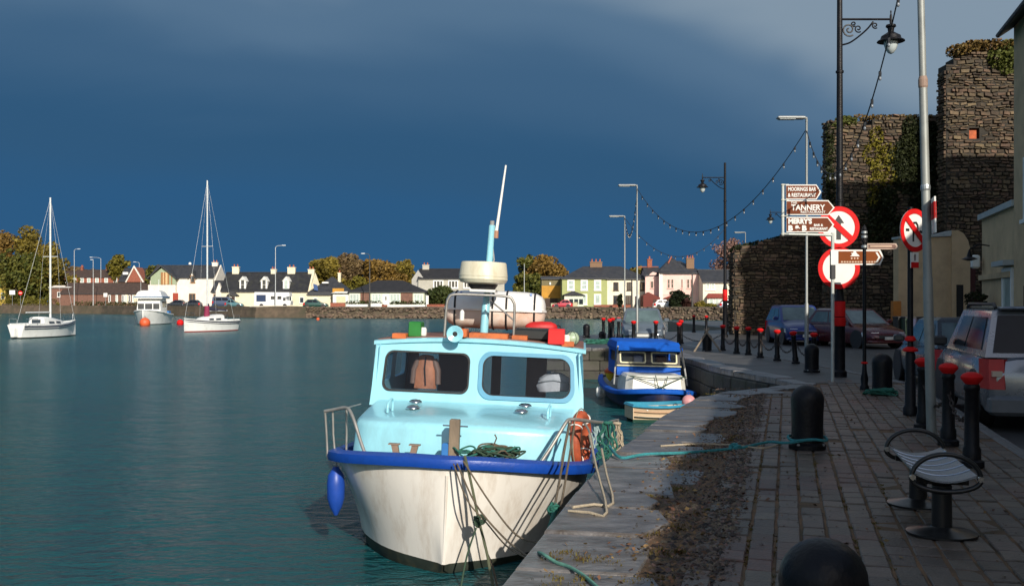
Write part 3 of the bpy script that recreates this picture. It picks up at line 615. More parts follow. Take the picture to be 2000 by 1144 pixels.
# pink house
h = House('pink_house', 'pale pink house with paired arched windows and pyramid slate roof', 176, 1291, 1374, 606, 535, 509, 10, PINK, hip=(3.2,3.2))
for a in (1303.5, 1310.5, 1341.5, 1348.5): win(h.root, h.X(a), h.X(a+5), h.Z(563), h.Z(545), frame=PINK, fw=.07, mz=2)
h.win(1330.5,1333.5,545,563,frame=PINK,fw=.05)
m = MB(); m.add([(h.X(1285),-.3,h.Z(532)),(h.X(1352),-.3,h.Z(532)),(h.X(1345),8,h.Z(532)),(h.X(1290),8,h.Z(532)),(h.X(1317),3.2,h.Z(500))], [(0,1,4),(1,2,4),(2,3,4),(3,0,4),(3,2,1,0)]); m.build('pyramid_roof', ROOF, h.roof)
m = MB(); m.tube([(h.X(1317),3.2,h.Z(500)),(h.X(1308),1.6,h.Z(513))], .12, 6); m.build('ridge_tiles', POT, h.roof, fix=False)
h.chimney(1344,1359,505,530,mat('brown_chimney', (.20,.12,.07), .85), y=2.0, pots=3)
h.box('pilaster', mat('white_pink_render', (.80,.68,.62), .8), 1287, 1294, 534, 606, -.2, -.01); h.box('plinth_band', PINK, 1294, 1373, 574, 576, -.06, -.005)
m = MB(); m.prism([(h.X(1298),h.Z(583)),(h.X(1317),h.Z(576)),(h.X(1317),h.Z(574)),(h.X(1296),h.Z(582))], -1.5, -.0, 'y'); m.build('porch_roof', REDT, h.root)
h2 = House('pink_wing', 'narrow pale pink wing with shaped gable left of the pink house', 178, 1262, 1291, 606, 538, 521, 8, PINK); 
m = MB(); pf = [(1260,606),(1291,606),(1291,540),(1284,538),(1282,533),(1275,531),(1269,535),(1266,540),(1260,541)]
m.prism([(h2.X(a), h2.Z(b)) for a, b in pf], -.25, -.02, 'y'); m.build('shaped_gable', PINK, h2.root); h2.chimney(1270,1279,506,521,BRICK, pots=1)
h2.win(1270,1276,549,563,y=-.25,frame=PINK,fw=.06)
MB().box(h2.X(1248),h2.X(1292),3.8,4.2,h2.Z(521),h2.Z(519)).build('ridge_tiles', POT, h2.roof, fix=False)
h = House('cream_end_house', 'cream house with red tiled bay roof at the end of the row', 172, 1373, 1440, 606, 551, 527, 9, mat('cream_render_b', (.76,.70,.55), .8)); 
h.win(1378,1386,553,566,mz=2,pane=PANE2); h.win(1388,1396,553,566,mz=2,pane=PANE2)
bw = MB(); bw.box(h.X(1378),h.X(1414),-1.5,-.02,-1.0,h.Z(582)); bo = bw.build('bay', WREN, h.root, fix=False)
for a in (1381, 1392, 1403): win(h.root, h.X(a), h.X(a+9), h.Z(596), h.Z(583), y=-1.5, fw=.1, pane=PANE2, sill=False)
m = MB(); m.add([(h.X(1376),-1.9,h.Z(582)),(h.X(1417),-1.9,h.Z(582)),(h.X(1417),0,h.Z(582)),(h.X(1376),0,h.Z(582)),(h.X(1383),-.05,h.Z(573)),(h.X(1412),-.05,h.Z(573))], [(0,1,5,4),(1,2,5),(2,3,4,5),(3,0,4),(3,2,1,0)]); m.build('bay_roof', REDT, bo)

# ------------------------------------------------------------------ trees and shrubs on the far shore
BARK = mat('bark', (.07,.05,.035), .9, var=.3, bump=.5, bs=20)
def leaves(mb, clumps, n, size):
    tot = sum(c[3]*c[4]*c[5] for c in clumps)
    for (cx, cy, cz, rx, ry, rz) in clumps:
        for _ in range(max(8, int(n*rx*ry*rz/tot))):
            while True:
                u = Vector((random.uniform(-1,1), random.uniform(-1,1), random.uniform(-1,1)))
                if .1 < u.length < 1: break
            u = u.normalized()*(u.length**.45)
            p = Vector((cx+u.x*rx, cy+u.y*ry, cz+u.z*rz)); s_ = size*random.uniform(.5,1.2)
            d = Vector((random.gauss(0,1), random.gauss(0,1), random.gauss(0,1)+.4)).normalized(); a = d.orthogonal().normalized()*s_; b = d.cross(a.normalized())*s_*random.uniform(.5,.8)
            mb.add([tuple(p-a), tuple(p-b*.9+a*.1), tuple(p+a), tuple(p+b)], [(0,1,2,3)])
def tree(name, label, px0, px1, yt, yb, Y, m, n=2600, size=.36, clumps=9, trunk=True, cat='tree', group=None, ybase=602, dens=1.0, sub=9):
    n = int(n*2.4); size *= 1.12; Y = max(Y, shoreY((px0+px1)/2)+5); k = Y/2000; zb = EYE-(ybase-HOR)*k; x = ((px0+px1)/2-1000)*k; t = thing(name, label, cat, (x, Y, zb), group=group)
    w = (px1-px0)*k/2*1.45; z1 = (ybase-yt)*k; z0 = (ybase-yb)*k; h = z1-z0; cl = []; br = []
    for i in range(clumps):
        a = random.uniform(0,6.28); f = random.random(); zz = z0 + h*(.18+.68*((i+.5)/clumps)); prof = math.sin(math.pi*min(1,max(.12,.12+.8*(1-(zz-z0)/h))))**.6
        d = w*.60*prof*math.sqrt(random.uniform(.25,1)); r = w*random.uniform(.46,.66)*(.7+.3*prof)
        c = (d*math.cos(a), d*math.sin(a)*.8, zz); br.append(c)
        for _ in range(sub):
            u = Vector((random.gauss(0,1), random.gauss(0,1), random.gauss(0,1))).normalized()*r*random.uniform(.35,.95); q = r*random.uniform(.32,.6)
            cl.append((c[0]+u.x, c[1]+u.y, min(z1-q*.6, max(z0+q*.4, c[2]+u.z*.8)), q, q, q*.8))
    cl.append((0,0,z1-h*.18,w*.25,w*.25,h*.16))
    mb = MB(); leaves(mb, cl, n, size); o = mb.build('crown', m, t, fix=False)
    if trunk:
        tb = MB(); tb.tube([(0,0,-.6),(0.05,0,z0*.5+.5),(-.05,.1,z0+h*.35),(0,0,z0+h*.8)], [w*.10+.12,w*.08+.09,w*.05+.05,.04], 7)
        for c in br[:8]: tb.tube([(0,0,z0+h*.1+.2),(c[0]*.5,c[1]*.5,(z0+h*.1+c[2])/2+.2),c], [w*.045+.04,w*.03+.03,.03], 5)
        tb.build('trunk', BARK, t, fix=False)
    return t
AUT = leafmat('autumn_olive_leaves', (.085,.068,.012), (.20,.150,.022)); GRN = leafmat('dark_green_leaves', (.042,.055,.010), (.13,.12,.02)); RUST = leafmat('rusty_leaves', (.105,.064,.016), (.21,.125,.024))
BRN = leafmat('brown_twigs', (.095,.062,.032), (.16,.11,.046)); YEL = leafmat('yellow_green_leaves', (.075,.070,.010), (.17,.14,.018)); PNK = leafmat('bare_pinkish_twigs', (.15,.085,.070), (.22,.13,.105)); HED = leafmat('hedge_leaves', (.022,.034,.008), (.055,.065,.014))
tree('oak_tree', 'rounded rusty green tree at the far left edge', -30, 48, 446, 600, 285, RUST, 3800, .42)
tree('oak_tree', 'tall rusty crowned tree behind the left yacht mast', 36, 102, 444, 600, 280, AUT, 4200, .42, 11)
tree('oak_tree', 'broad green tree between the left cottage and the left yacht', 10, 92, 490, 604, 268, GRN, 3600, .40, 11)
tree('oak_tree', 'green tree right of the left yacht mast', 70, 138, 482, 600, 270, AUT, 3400, .40, 10)
tree('ash_tree', 'small pale olive tree above the brown bungalow roof', 208, 240, 499, 560, 300, YEL, 1500, .42, 6, cat='tree')
tree('beech_tree', 'reddish brown bush tree behind the brick terrace', 128, 175, 522, 575, 305, BRN, 1700, .42, 7)
tree('ash_tree', 'small green tree between the white house and cream terrace', 412, 440, 518, 590, 240, AUT, 1500, .38, 6)
tree('oak_tree', 'green tree top above the roof of the white house', 284, 330, 518, 570, 260, GRN, 1400, .38, 6)
tree('oak_tree', 'olive tree behind the slate cottage chimney', 618, 672, 503, 590, 236, AUT, 3000, .38, 9)
tree('beech_tree', 'tall brown tree left of the dark lamp pole', 664, 722, 496, 592, 240, BRN, 3600, .36, 10)
tree('oak_tree', 'rusty olive tree right of the dark lamp pole', 716, 778, 508, 590, 236, RUST, 3600, .37, 10)
tree('oak_tree', 'olive green tree left of the grey house', 768, 818, 505, 590, 236, AUT, 2800, .36, 9)
tree('apple_tree', 'yellow green tree above the bungalow roof ridge', 680, 720, 540, 595, 210, YEL, 1400, .32, 6)
tree('laurel_bush', 'big green bush right of the bungalow', 828, 882, 560, 606, 192, HED, 2200, .28, 8, cat='bush')
tree('ash_tree', 'thin pale green tree right of the radar dome', 1014, 1056, 494, 590, 222, GRN, 1700, .36, 7)
tree('oak_tree', 'orange brown tree left of the sage green house', 1036, 1096, 500, 590, 218, RUST, 3200, .36, 10)
tree('yew_tree', 'dark tree between life raft and ochre store', 1018, 1062, 535, 602, 200, GRN, 2000, .32, 8)
tree('yew_bush', 'dark conical yew before the pink house', 1309, 1340, 568, 607, 166, leafmat('yew_leaves', (.008,.014,.005), (.02,.03,.01)), 1600, .22, 7, cat='bush')
tree('laurel_bush', 'dark brown bush right of the conical yew', 1330, 1350, 582, 607, 165, leafmat('copper_leaves', (.025,.010,.008), (.06,.022,.016)), 800, .22, 5, cat='bush')
tree('laurel_bush', 'small olive bush before the cream end house', 1358, 1374, 588, 606, 163, AUT, 500, .2, 4, cat='bush')
tree('box_bush', 'low green bush under the red bay roof', 1378, 1412, 594, 606, 164, YEL, 700, .2, 6, trunk=False, cat='bush')
tree('cypress', 'slim dark cypress before the cream house', 1208, 1218, 573, 604, 174, leafmat('yew_leaves', (.008,.014,.005), (.02,.03,.01)), 700, .2, 6, cat='bush')
tree('oak_tree', 'olive tree top between the cream and pink house roofs', 1212, 1262, 522, 580, 230, AUT, 1300, .38, 6)
tree('beech_tree', 'bare pinkish tree rising behind the castle wall', 1400, 1462, 462, 560, 190, PNK, 2600, .22, 10)
def hedge(label, px0, px1, yt, Y, m, n, yb=606):
    Y = max(Y, shoreY(px0)+4); k = Y/2000; t = thing('hedge', label, 'hedge', (((px0+px1)/2-1000)*k, Y, EYE-(yb-HOR)*k)); w = (px1-px0)*k/2; h = (yb-yt)*k; cl = []
    x = -w
    while x < w: r = h*random.uniform(.5,.75); cl.append((x, random.uniform(-.3,.3), h-r*.9, r*1.2, .6, r)); x += r*.9
    mb = MB(); leaves(mb, cl, n, .2); mb.build('foliage', m, t, fix=False); MB().box(-w, w, -.3, .3, -.5, h*.55).build('stems', BARK, t, fix=False)
hedge('long low hedge before the brown roofed bungalow', 150, 292, 589, 232, HED, 2600); hedge('yellow flowering hedge under the left trees', 62, 112, 583, 246, YEL, 1400)
hedge('yellow shrubs beside the stop sign', 4, 62, 582, 254, YEL, 1300); hedge('clipped dark hedge left of the bungalow door', 684, 740, 588, 181, HED, 1300); hedge('clipped dark hedge right of the bungalow door', 772, 824, 588, 181, HED, 1200)
# ------------------------------------------------------------------ vehicles
CGLASS = mat('car_glass', (.010,.012,.018), .10, var=.3, vs=1.5, spec=.2)
CGLASS_L = mat('reflecting_car_glass', (.09,.13,.13), .05, var=.45, vs=1.3, spec=.8)
TYRE = mat('tyre', (.014,.014,.015), .8); RIM = mat('alloy_rim', (.33,.34,.35), .35, .7); LAMP = mat('headlamp', (.55,.57,.58), .12, .2, var=.2); TAIL = mat('tail_lamp', (.50,.010,.010), .3, var=.15, spec=.3)
PLATE = mat('number_plate', (.60,.60,.56), .5, var=.05); DTRIM = mat('dark_plastic', (.02,.02,.022), .55); INDIC = mat('pale_lens', (.70,.55,.42), .2)
def car(name, label, loc, head, paint, L=4.3, Wd=1.75, H=1.48, kind='hatch', cat='car', group=None, rails=False, glass=None):
    """head = direction the bonnet points; local +y is forward"""
    rz = math.atan2(-head[0], head[1]); t = thing(name, label, cat, loc, rz, group); hw = Wd/2; gl = glass or CGLASS
    suv = kind == 'suv'; gc = .24 if suv else .17; zb = (.98 if suv else .86)*H/ (1.7 if suv else 1.48) * (1.06 if suv else 1.04)
    zh = zb*(.97 if suv else .90); y0, y1 = -L/2, L/2
    if suv: wsb, wst, rrt, rrb = y1-1.30, y1-2.0, y0+.34, y0+.12
    elif kind == 'van': wsb, wst, rrt, rrb = y1-.55, y1-1.15, y0+.12, y0+.06
    else: wsb, wst, rrt, rrb = y1-1.15, y1-1.95, y0+.75, y0+.22
    def ring(y, w, zl, zt, cr=.05):
        return [(-w*.90,y,zl),(-w*.985,y,zl+.10),(-w,y,zl+(zt-zl)*.45),(-w*.985,y,zt-.10),(-w*.93,y,zt-.025),(-w*.6,y,zt+cr*.5),(0,y,zt+cr),
                (w*.6,y,zt+cr*.5),(w*.93,y,zt-.025),(w*.985,y,zt-.10),(w,y,zt+(zt*0)+ (zl+(zt-zl)*.45-zt)),(w*.985,y,zl+.10),(w*.90,y,zl)]
    m = MB(); st = [(y0,.84,gc+.14,zb-.22),(y0+.05,.93,gc+.06,zb-.08),(y0+.22,.985,gc,zb-.01),(y0+.9,1,gc,zb),(0,1,gc,zb),(wsb,.995,gc,zb-.01),(y1-.75,.98,gc,zh-.02),(y1-.28,.93,gc+.02,zh-.10),(y1-.06,.84,gc+.08,zh-.26),(y1,.74,gc+.14,zh-.34)]
    m.loft([ring(y, hw*f, zl, zt) for y, f, zl, zt in st]); body = m.build('body', paint, t, smooth=38)
    # cabin shell
    tw = hw*.80 if not suv else hw*.82; bw = hw*.965
    base = [(-bw,rrb,zb-.03),(bw,rrb,zb-.03),(bw,wsb,zb-.03),(-bw,wsb,zb-.03)]; zt = H-.06
    top = [(-tw,rrt,zt),(tw,rrt,zt),(tw,wst,zt),(-tw,wst,zt)]; crown = [(-tw*.86,rrt+.1,H),(tw*.86,rrt+.1,H),(tw*.86,wst-.12,H),(-tw*.86,wst-.12,H)]
    m = MB(); m.loft([base, top, crown]); m.build('cabin', paint, t, smooth=30)
    def pan(a, b, c, d, nm, mt, u0, u1, v0, v1, off=.006):
        a, b, c, d = map(Vector, (a,b,c,d)); n = (b-a).cross(d-a).normalized()*off
        P_ = lambda u, v: (a.lerp(b,u)).lerp(d.lerp(c,u), v) + n
        q = [(u0,v0),(u1,v0),(u1,v1),(u0,v1)]; vs = [tuple(P_(u,v)) for u, v in q] + [tuple(P_(u,v)-n*1.8) for u, v in q]
        return MB().add(vs, [(0,1,2,3),(4,7,6,5),(0,4,5,1),(1,5,6,2),(2,6,7,3),(3,7,4,0)]).build(nm, mt, t)
    b0, b1, b2, b3 = base; t0, t1, t2, t3 = top
    pan(b1, b0, t0, t1, 'rear_window', gl, .05,.95,.10,.90, -.012); pan(b3, b2, t2, t3, 'windscreen', gl, .06,.94,.08,.94, -.012)
    for a, b, c, d in ((b0,b3,t3,t0),(b2,b1,t1,t2)):
        fl = -.012
        if a == b0: pan(a,b,c,d,'side_window',gl,.10,.50,.14,.86,fl); pan(a,b,c,d,'side_window',gl,.53,.86,.14,.86,fl)
        else: pan(a,b,c,d,'side_window',gl,.14,.47,.14,.86,fl); pan(a,b,c,d,'side_window',gl,.50,.90,.14,.86,fl)
    wr = .36 if suv else .31
    for sx in (-1,1):
        for yy in (y0+.78, y1-.82):
            w = MB(); x = sx*(hw-.13); w.lathe([(wr*.62,-.11),(wr*.93,-.11),(wr,-.07),(wr,.07),(wr*.93,.11),(wr*.62,.11)], 20, (x,yy,wr), 'x'); wo = w.build('wheel', TYRE, t, smooth=40)
            w = MB(); w.lathe([(wr*.62,-.10),(wr*.62,.10)], 16, (x,yy,wr), 'x'); w.lathe([(.05,.10*sx),(.05,.125*sx)], 8, (x,yy,wr), 'x')
            for q in range(5):
                a = q*2*math.pi/5; w.tube([(x+sx*.108,yy,wr),(x+sx*.108,yy+wr*.55*math.cos(a),wr+wr*.55*math.sin(a))], .03, 4)
            w.build('rim', RIM, wo, fix=False)
            w = MB(); w.lathe([(wr*1.14,-.02),(wr*1.14,.02)], 20, (sx*(hw-.012),yy,wr*1.05), 'x'); w.build('wheel_arch', DTRIM, t)
        def lens(nm, mt, cols, z0_, z1_, inn):
            v = [(sx*hw*x, y, z0_) for x, y in cols] + [(sx*hw*x, y + inn*.25, z1_) for x, y in cols] + [(sx*hw*(x-.14), y+inn, z) for z in (z0_, z1_) for x, y in cols]
            f = [(0,1,4,3),(1,2,5,4),(0,6,7,1),(1,7,8,2),(3,4,10,9),(4,5,11,10),(0,3,9,6),(2,8,11,5),(6,9,10,7),(7,10,11,8)]
            return MB().add(v, f).build(nm, mt, t)
        lens('headlight', LAMP, [(.50,y1-.03),(.80,y1-.10),(.985,y1-.48)], zh-.36, zh-.20, -.22)
        to = lens('tail_light', TAIL, [(.73,y0-.025),(.93,y0+.0),(1.012,y0+.26)], zb-.44, zb-.05, .2)
        if suv: MB().box(min(sx*hw*.77,sx*hw*.90), max(sx*hw*.77,sx*hw*.90), y0-.06, y0+.02, zb-.27, zb-.20).build('indicator_lens', INDIC, to)
        mi = MB(); mi.bbox(sx*(hw+.01)-(.0 if sx > 0 else .2), sx*(hw+.01)+(.2 if sx > 0 else .0), wsb-.32, wsb-.20, zb+.02, zb+.17, .03); mi.build('wing_mirror', paint if not suv else DTRIM, t)
    m = MB(); m.bbox(-hw*.55,hw*.55,y1-.10,y1+.012,zh-.44,zh-.30,.02); m.build('grille', DTRIM, t)
    m = MB(); m.bbox(-.26,.26,y1-.03,y1+.03,gc+.16,gc+.27,.005); m.build('number_plate', PLATE, t); m = MB(); m.bbox(-.26,.26,y0-.035,y0+.03,zb-.36,zb-.25,.005); m.build('number_plate', PLATE, t)
    m = MB(); m.bbox(-hw*.93,hw*.93,y1-.28,y1+.02,gc+.02,gc+.14,.04); m.build('front_bumper', DTRIM if suv else paint, t); m = MB(); m.bbox(-hw*.94,hw*.94,y0-.06,y0+.3,gc-.02,gc+.24,.05); m.build('rear_bumper', mat('grey_bumper', (.16,.165,.175), .4, .2) if suv else paint, t)
    if suv:
        m = MB(); m.tube([(-hw*.55,y0+.09,zb-.13),(hw*.55,y0+.09,zb-.13)], .03, 8); m.build('tailgate_handle', CHROME, t)
        for sx in (-1,1): m = MB(); m.tube([(sx*tw*.93,rrt+.05,H-.02),(sx*tw*.93,rrt+.15,H+.035),(sx*tw*.93,wst-.2,H+.035),(sx*tw*.93,wst-.05,H-.02)], .025, 6); m.build('roof_rail', DTRIM, t, smooth=40)
        m = MB(); m.bbox(-tw*.9,tw*.9,rrt-.14,rrt+.10,H-.045,H+.0,.02); m.build('spoiler', paint, t)
    return t
silver = mat('silver_car_paint', (.22,.235,.26), .28, .55, var=.06, coat=.6); darkc = mat('charcoal_car_paint', (.030,.035,.042), .28, .3, var=.1, coat=.6)
maroon = mat('maroon_car_paint', (.09,.012,.016), .28, .2, var=.1, coat=.6); bluec = mat('blue_car_paint', (.014,.030,.16), .3, .2, var=.1, coat=.6); greyc = mat('slate_car_paint', (.14,.17,.20), .3, .4, var=.08, coat=.6)
def heading(deg): return (math.sin(R(deg)), math.cos(R(deg)))     # 0 = straight away from the camera, positive to the right
d = Vector((*heading(14), 0)); n_ = Vector((d.y, -d.x, 0)); rl = Vector((6.18, 13.4, -.1)); car('parked_suv', 'silver estate car with roof rails parked nearest on the right', rl + d*2.2 + n_*.9, (d.x, d.y), silver, 4.4, 1.8, 1.64, 'suv', rails=True, glass=CGLASS)
d = Vector((*heading(7.6), 0)); n_ = Vector((d.y, -d.x, 0)); rl = Vector((8.05, 19.3, -.1)); car('parked_car', 'charcoal hatchback parked in front of the silver estate', rl + d*2.05 + n_*.86, (d.x, d.y), darkc, 4.1, 1.72, 1.40, glass=CGLASS_L)
car('parked_car', 'maroon car parked beside the castle wall facing right', (13.15,39.4,-.1), heading(163), maroon, 4.4, 1.78, 1.46, glass=CGLASS_L)
car('parked_car', 'dark blue car parked at the foot of the castle wall', (11.75,42.3,-.1), heading(182), bluec, 4.2, 1.78, 1.58, glass=CGLASS_L)
car('parked_car', 'slate grey car facing the camera on the pier behind the blue boat', (5.42,42.6,-.1), heading(186), greyc, 4.2, 1.72, 1.45, glass=CGLASS_L)
# far shore traffic
def fy(px, d=4.6): return shoreY(px)+d
def fcar(label, px, paint, side=1, L=4.2, H=1.45, kind='hatch', d=4.6, yb=601, W_=1.7, cat='car'):
    Y = fy(px, d); return car('parked_car' if cat == 'car' else 'parked_van', label, ((px-1000)*Y/2000, Y, LAND), (side, .05), paint, L, W_, H, kind, cat=cat, glass=CGLASS)
fcar('dark green car parked right of the white camper van', 617, mat('green_car_paint', (.012,.06,.05), .3, .2, coat=.6), 1, 4.4, 1.5)
fcar('dark car parked under the red door of the white house', 344, darkc, -1); fcar('small dark car parked right of the red door', 374, darkc, -1, 4.0)
fcar('teal car parked beside the dark blue van', 458, mat('teal_car_paint', (.06,.16,.19), .3, .2, coat=.6), 1, 3.4, 1.5); fcar('dark blue van parked before the cream terrace', 438, mat('navy_van_paint', (.035,.055,.11), .4), 1, 4.4, 2.0, 'van', cat='van')
fcar('small red car parked before the sage green house', 1098, mat('red_car_paint', (.42,.03,.05), .3, coat=.6), -1, 3.6, 1.4, d=5.5); fcar('white car parked before the pink house', 1299, mat('white_car_paint', (.75,.76,.75), .3, coat=.6), 1, 4.0, 1.4, d=5.5)
fcar('bluish car roof showing above the wall by the red bay', 1428, mat('pale_blue_car', (.30,.38,.50), .3, coat=.6), 1, 4.0, 1.4, d=5.5)
# camper van
Y = fy(535); t = thing('camper_van', 'white camper van with blue side window parked before the cream terrace', 'camper van', ((535-1000)*Y/2000, Y, LAND)); k = Y/2000
m = MB(); m.prism([(-3.3,.45),(3.2,.45),(3.3,1.2),(2.5,1.35),(2.3,1.9),(3.1,2.1),(3.0,2.75),(-3.2,2.8),(-3.3,2.6)], -1.1, 1.1, 'y'); bo = m.build('body', mat('camper_white', (.72,.72,.72), .4, var=.05), t)
m = MB(); m.box(-2.9,-1.2,-1.15,-1.08,1.1,2.3); m.build('side_window', mat('navy_awning_window', (.02,.04,.10), .2), t, fix=False)
for x in (-.3,.9): m = MB(); m.box(x,x+.7,-1.14,-1.08,1.5,2.05); m.build('side_window', PANE, t, fix=False)
m = MB(); m.box(1.9,2.35,-1.14,-1.08,1.25,1.8); m.build('cab_window', PANE, t, fix=False)
for x in (-2.0,2.2): m = MB(); m.lathe([(.36,-.12),(.36,.12)], 14, (x,-1.02,.36), 'y'); m.build('wheel', TYRE, t, fix=False)
# ------------------------------------------------------------------ lamps and poles on the far shore
def farlamp(label, px, yt, arm, m, Y=None, al=1.4, r=.075):
    Y = Y or fy(px, 1.9); k = Y/2000; zb = LAND; h = EYE-(yt-HOR)*k-zb; t = thing('street_light', label, 'street light', ((px-1000)*k, Y, zb))
    MB().tube([(0,0,0),(0,0,h*.35),(0,0,h)], [r*1.5,r,r*.75], 8).build('pole', m, t, smooth=40)
    MB().tube(smooth_path([(0,0,h-.05),(arm*al*.3,0,h+.25),(arm*al,0,h+.32)],4), .05, 6).build('arm', m, t, smooth=40)
    MB().bbox(arm*al-.05 if arm > 0 else arm*al-.65, arm*al+.65 if arm > 0 else arm*al+.05, -.14,.14,h+.26,h+.42,.05).build('lantern', mat('pale_lantern', (.62,.66,.68), .4), t); return t
PG = mat('pale_grey_pole', (.46,.48,.48), .5, .2); DP = mat('dark_pole', (.06,.055,.05), .7)
farlamp('tall pale street light right of the left yacht', 145, 489, .6, PG); farlamp('slim street light with long left arm before the brown bungalow', 182, 510, -.01, PG, al=.3); farlamp('street light with long left arm behind the brick terrace', 197, 505, -1, PG, Y=262, al=2.2)
farlamp('street light with left arm among the left trees', 81, 497, -1, PG, Y=272, al=2.2); farlamp('tall street light before the cream terrace', 538, 483, 1, PG, al=1.2); farlamp('dark lamp pole with white head before the bungalow', 722, 499, -.6, DP, r=.11)
farlamp('street light rising behind the brick gable', 272, 514, -1, PG, Y=285, al=1.0); 
def pole(name, label, px, yt, Y, m, r=.07, zb=LAND, cat='pole'):
    k = Y/2000; h = EYE-(yt-HOR)*k-zb; t = thing(name, label, cat, ((px-1000)*k, Y, zb)); MB().tube([(0,0,-.3),(0,0,h)], [r*1.3,r*.8], 8).build('shaft', m, t, smooth=40); MB().lathe([(r,h),(r*1.2,h+.03),(0,h+.12)], 8).build('cap', m, t); return t
pole('telegraph_pole', 'brown telegraph pole before the pink house', 1352, 536, fy(1352,2), DP, .13); pole('telegraph_pole', 'brown telegraph pole before the cream house', 1234, 548, fy(1234,2), DP, .13)
pole('flag_pole', 'thin white mast right of the life raft', 1024, 516, fy(1024,1.5), PG, .06); pole('flag_pole', 'thin pale pole left of the white house', 275, 540, fy(275,1.6), PG, .05)
def roadsign(label, px, py, w, h, m, round_=False):
    Y = fy(px, 1.6); k = Y/2000; zc = EYE-(py-HOR)*k-LAND; t = thing('road_sign', label, 'road sign', ((px-1000)*k, Y, LAND)); MB().tube([(0,.05,0),(0,.05,zc)], .05, 6).build('post', STEEL, t)
    if round_:
        MB().lathe([(w/2,0),(w/2,.04)], 8, (0,-.04,zc), 'y').build('panel', m, t); MB().box(-w*.3,w*.3,-.06,-.045,zc-.09,zc+.09).build('white_bar', WHITE, t, fix=False)
    else: MB().bbox(-w/2,w/2,-.04,.0,zc-h/2,zc+h/2,.01).build('panel', m, t); MB().box(-w*.3,w*.3,-.055,-.042,zc-.04,zc+.04).build('marking', TRIM_GREY, t, fix=False)
roadsign('white rectangular road sign at the far left shore', 24, 571, 1.4, 1.1, WHITE); roadsign('red road sign with white bar at the far left shore', 40, 572, 1.1, 1.1, RED, True); roadsign('small white sign before the brown bungalow', 206, 576, .9, .9, WHITE)
# ------------------------------------------------------------------ boats on moorings
def stations(st, n_up=5, boot=.08):
    L, Rr = [], []
    for s, br, bw, zr, zk in st:
        low = [(0,zk),(bw*.62,zk*.62),(bw*.93,zk*.18),(bw,boot)]
        up = [(bw+(br-bw)*(i/n_up)**1.25, boot+(zr-boot)*i/n_up) for i in range(n_up+1)]
        Rr.append((s, low, up))
    return Rr
def hull_parts(root, st, top_m, boot_m, deck_m, boot=.08, n_up=5, deck_drop=.06, names=('hull','bottom','deck'), transom_m=None):
    S_ = stations(st, n_up, boot); up, lo = MB(), MB()
    for sx in (-1, 1):
        up.loft([[(sx*x, s, z) for x, z in u] for s, l, u in S_], False, False); lo.loft([[(sx*x, s, z) for x, z in l] for s, l, u in S_], False, False)
    s, l, u = S_[-1]; tr = [(x, s, z) for x, z in u] + [(-x, s, z) for x, z in u][::-1]; up.add(tr, [tuple(range(len(tr)))])
    tr = [(x, s, z) for x, z in l] + [(-x, s, z) for x, z in l][::-1]; lo.add(tr, [tuple(range(len(tr)))])
    s, l, u = S_[0]; tr = [(x, s, z) for x, z in u] + [(-x, s, z) for x, z in u][::-1]; up.add(tr, [tuple(range(len(tr)))])
    h = up.build(names[0], top_m, root, smooth=35); b = lo.build(names[1], boot_m, root, smooth=35)
    dk = MB(); dk.loft([[(-br*.99, s, zr-deck_drop), (0, s, zr-deck_drop+.03), (br*.99, s, zr-deck_drop)] for s, br, bw, zr, zk in st], False, False); d = dk.build(names[2], deck_m, root)
    return h, b, d
def rail_strip(root, st, m, name='rub_rail', w=.05, h=.12, dz=0.0, inset=.015):
    line = [(-br, s, zr) for s, br, bw, zr, zk in st[::-1]] + [(br, s, zr) for s, br, bw, zr, zk in st]
    line = [Vector(p) for p in line]; rings = []
    for i, p in enumerate(line):
        t = line[min(i+1,len(line)-1)] - line[max(i-1,0)]; t.z = 0; t = t.normalized() if t.length > 1e-6 else Vector((1,0,0)); o = Vector((t.y, -t.x, 0))
        a, b = p - o*inset, p + o*w
        rings.append([tuple(a+Vector((0,0,dz))), tuple((a+b)/2+Vector((0,0,dz+.012))), tuple(b+Vector((0,0,dz-.02))), tuple(b+o*.012+Vector((0,0,dz-h*.5))), tuple(b+Vector((0,0,dz-h+.02))), tuple(a+Vector((0,0,dz-h)))])
    return MB().loft(rings).build(name, m, root, smooth=50)
GEL = mat('white_gelcoat', (.74,.74,.71), .3, var=.05, vs=2, dirt=((.45,.42,.34), .16, 1.6)); NAVY = mat('navy_stripe', (.02,.022,.05), .4); DKBOT = mat('dark_antifoul', (.012,.016,.014), .6); RBOT = mat('red_antifoul', (.30,.035,.03), .6)
ALU = mat('pale_mast', (.62,.64,.63), .4, .15); SAILC = mat('maroon_sail_cover', (.22,.02,.06), .8); NAVC = mat('dark_sail_cover', (.03,.025,.05), .8)
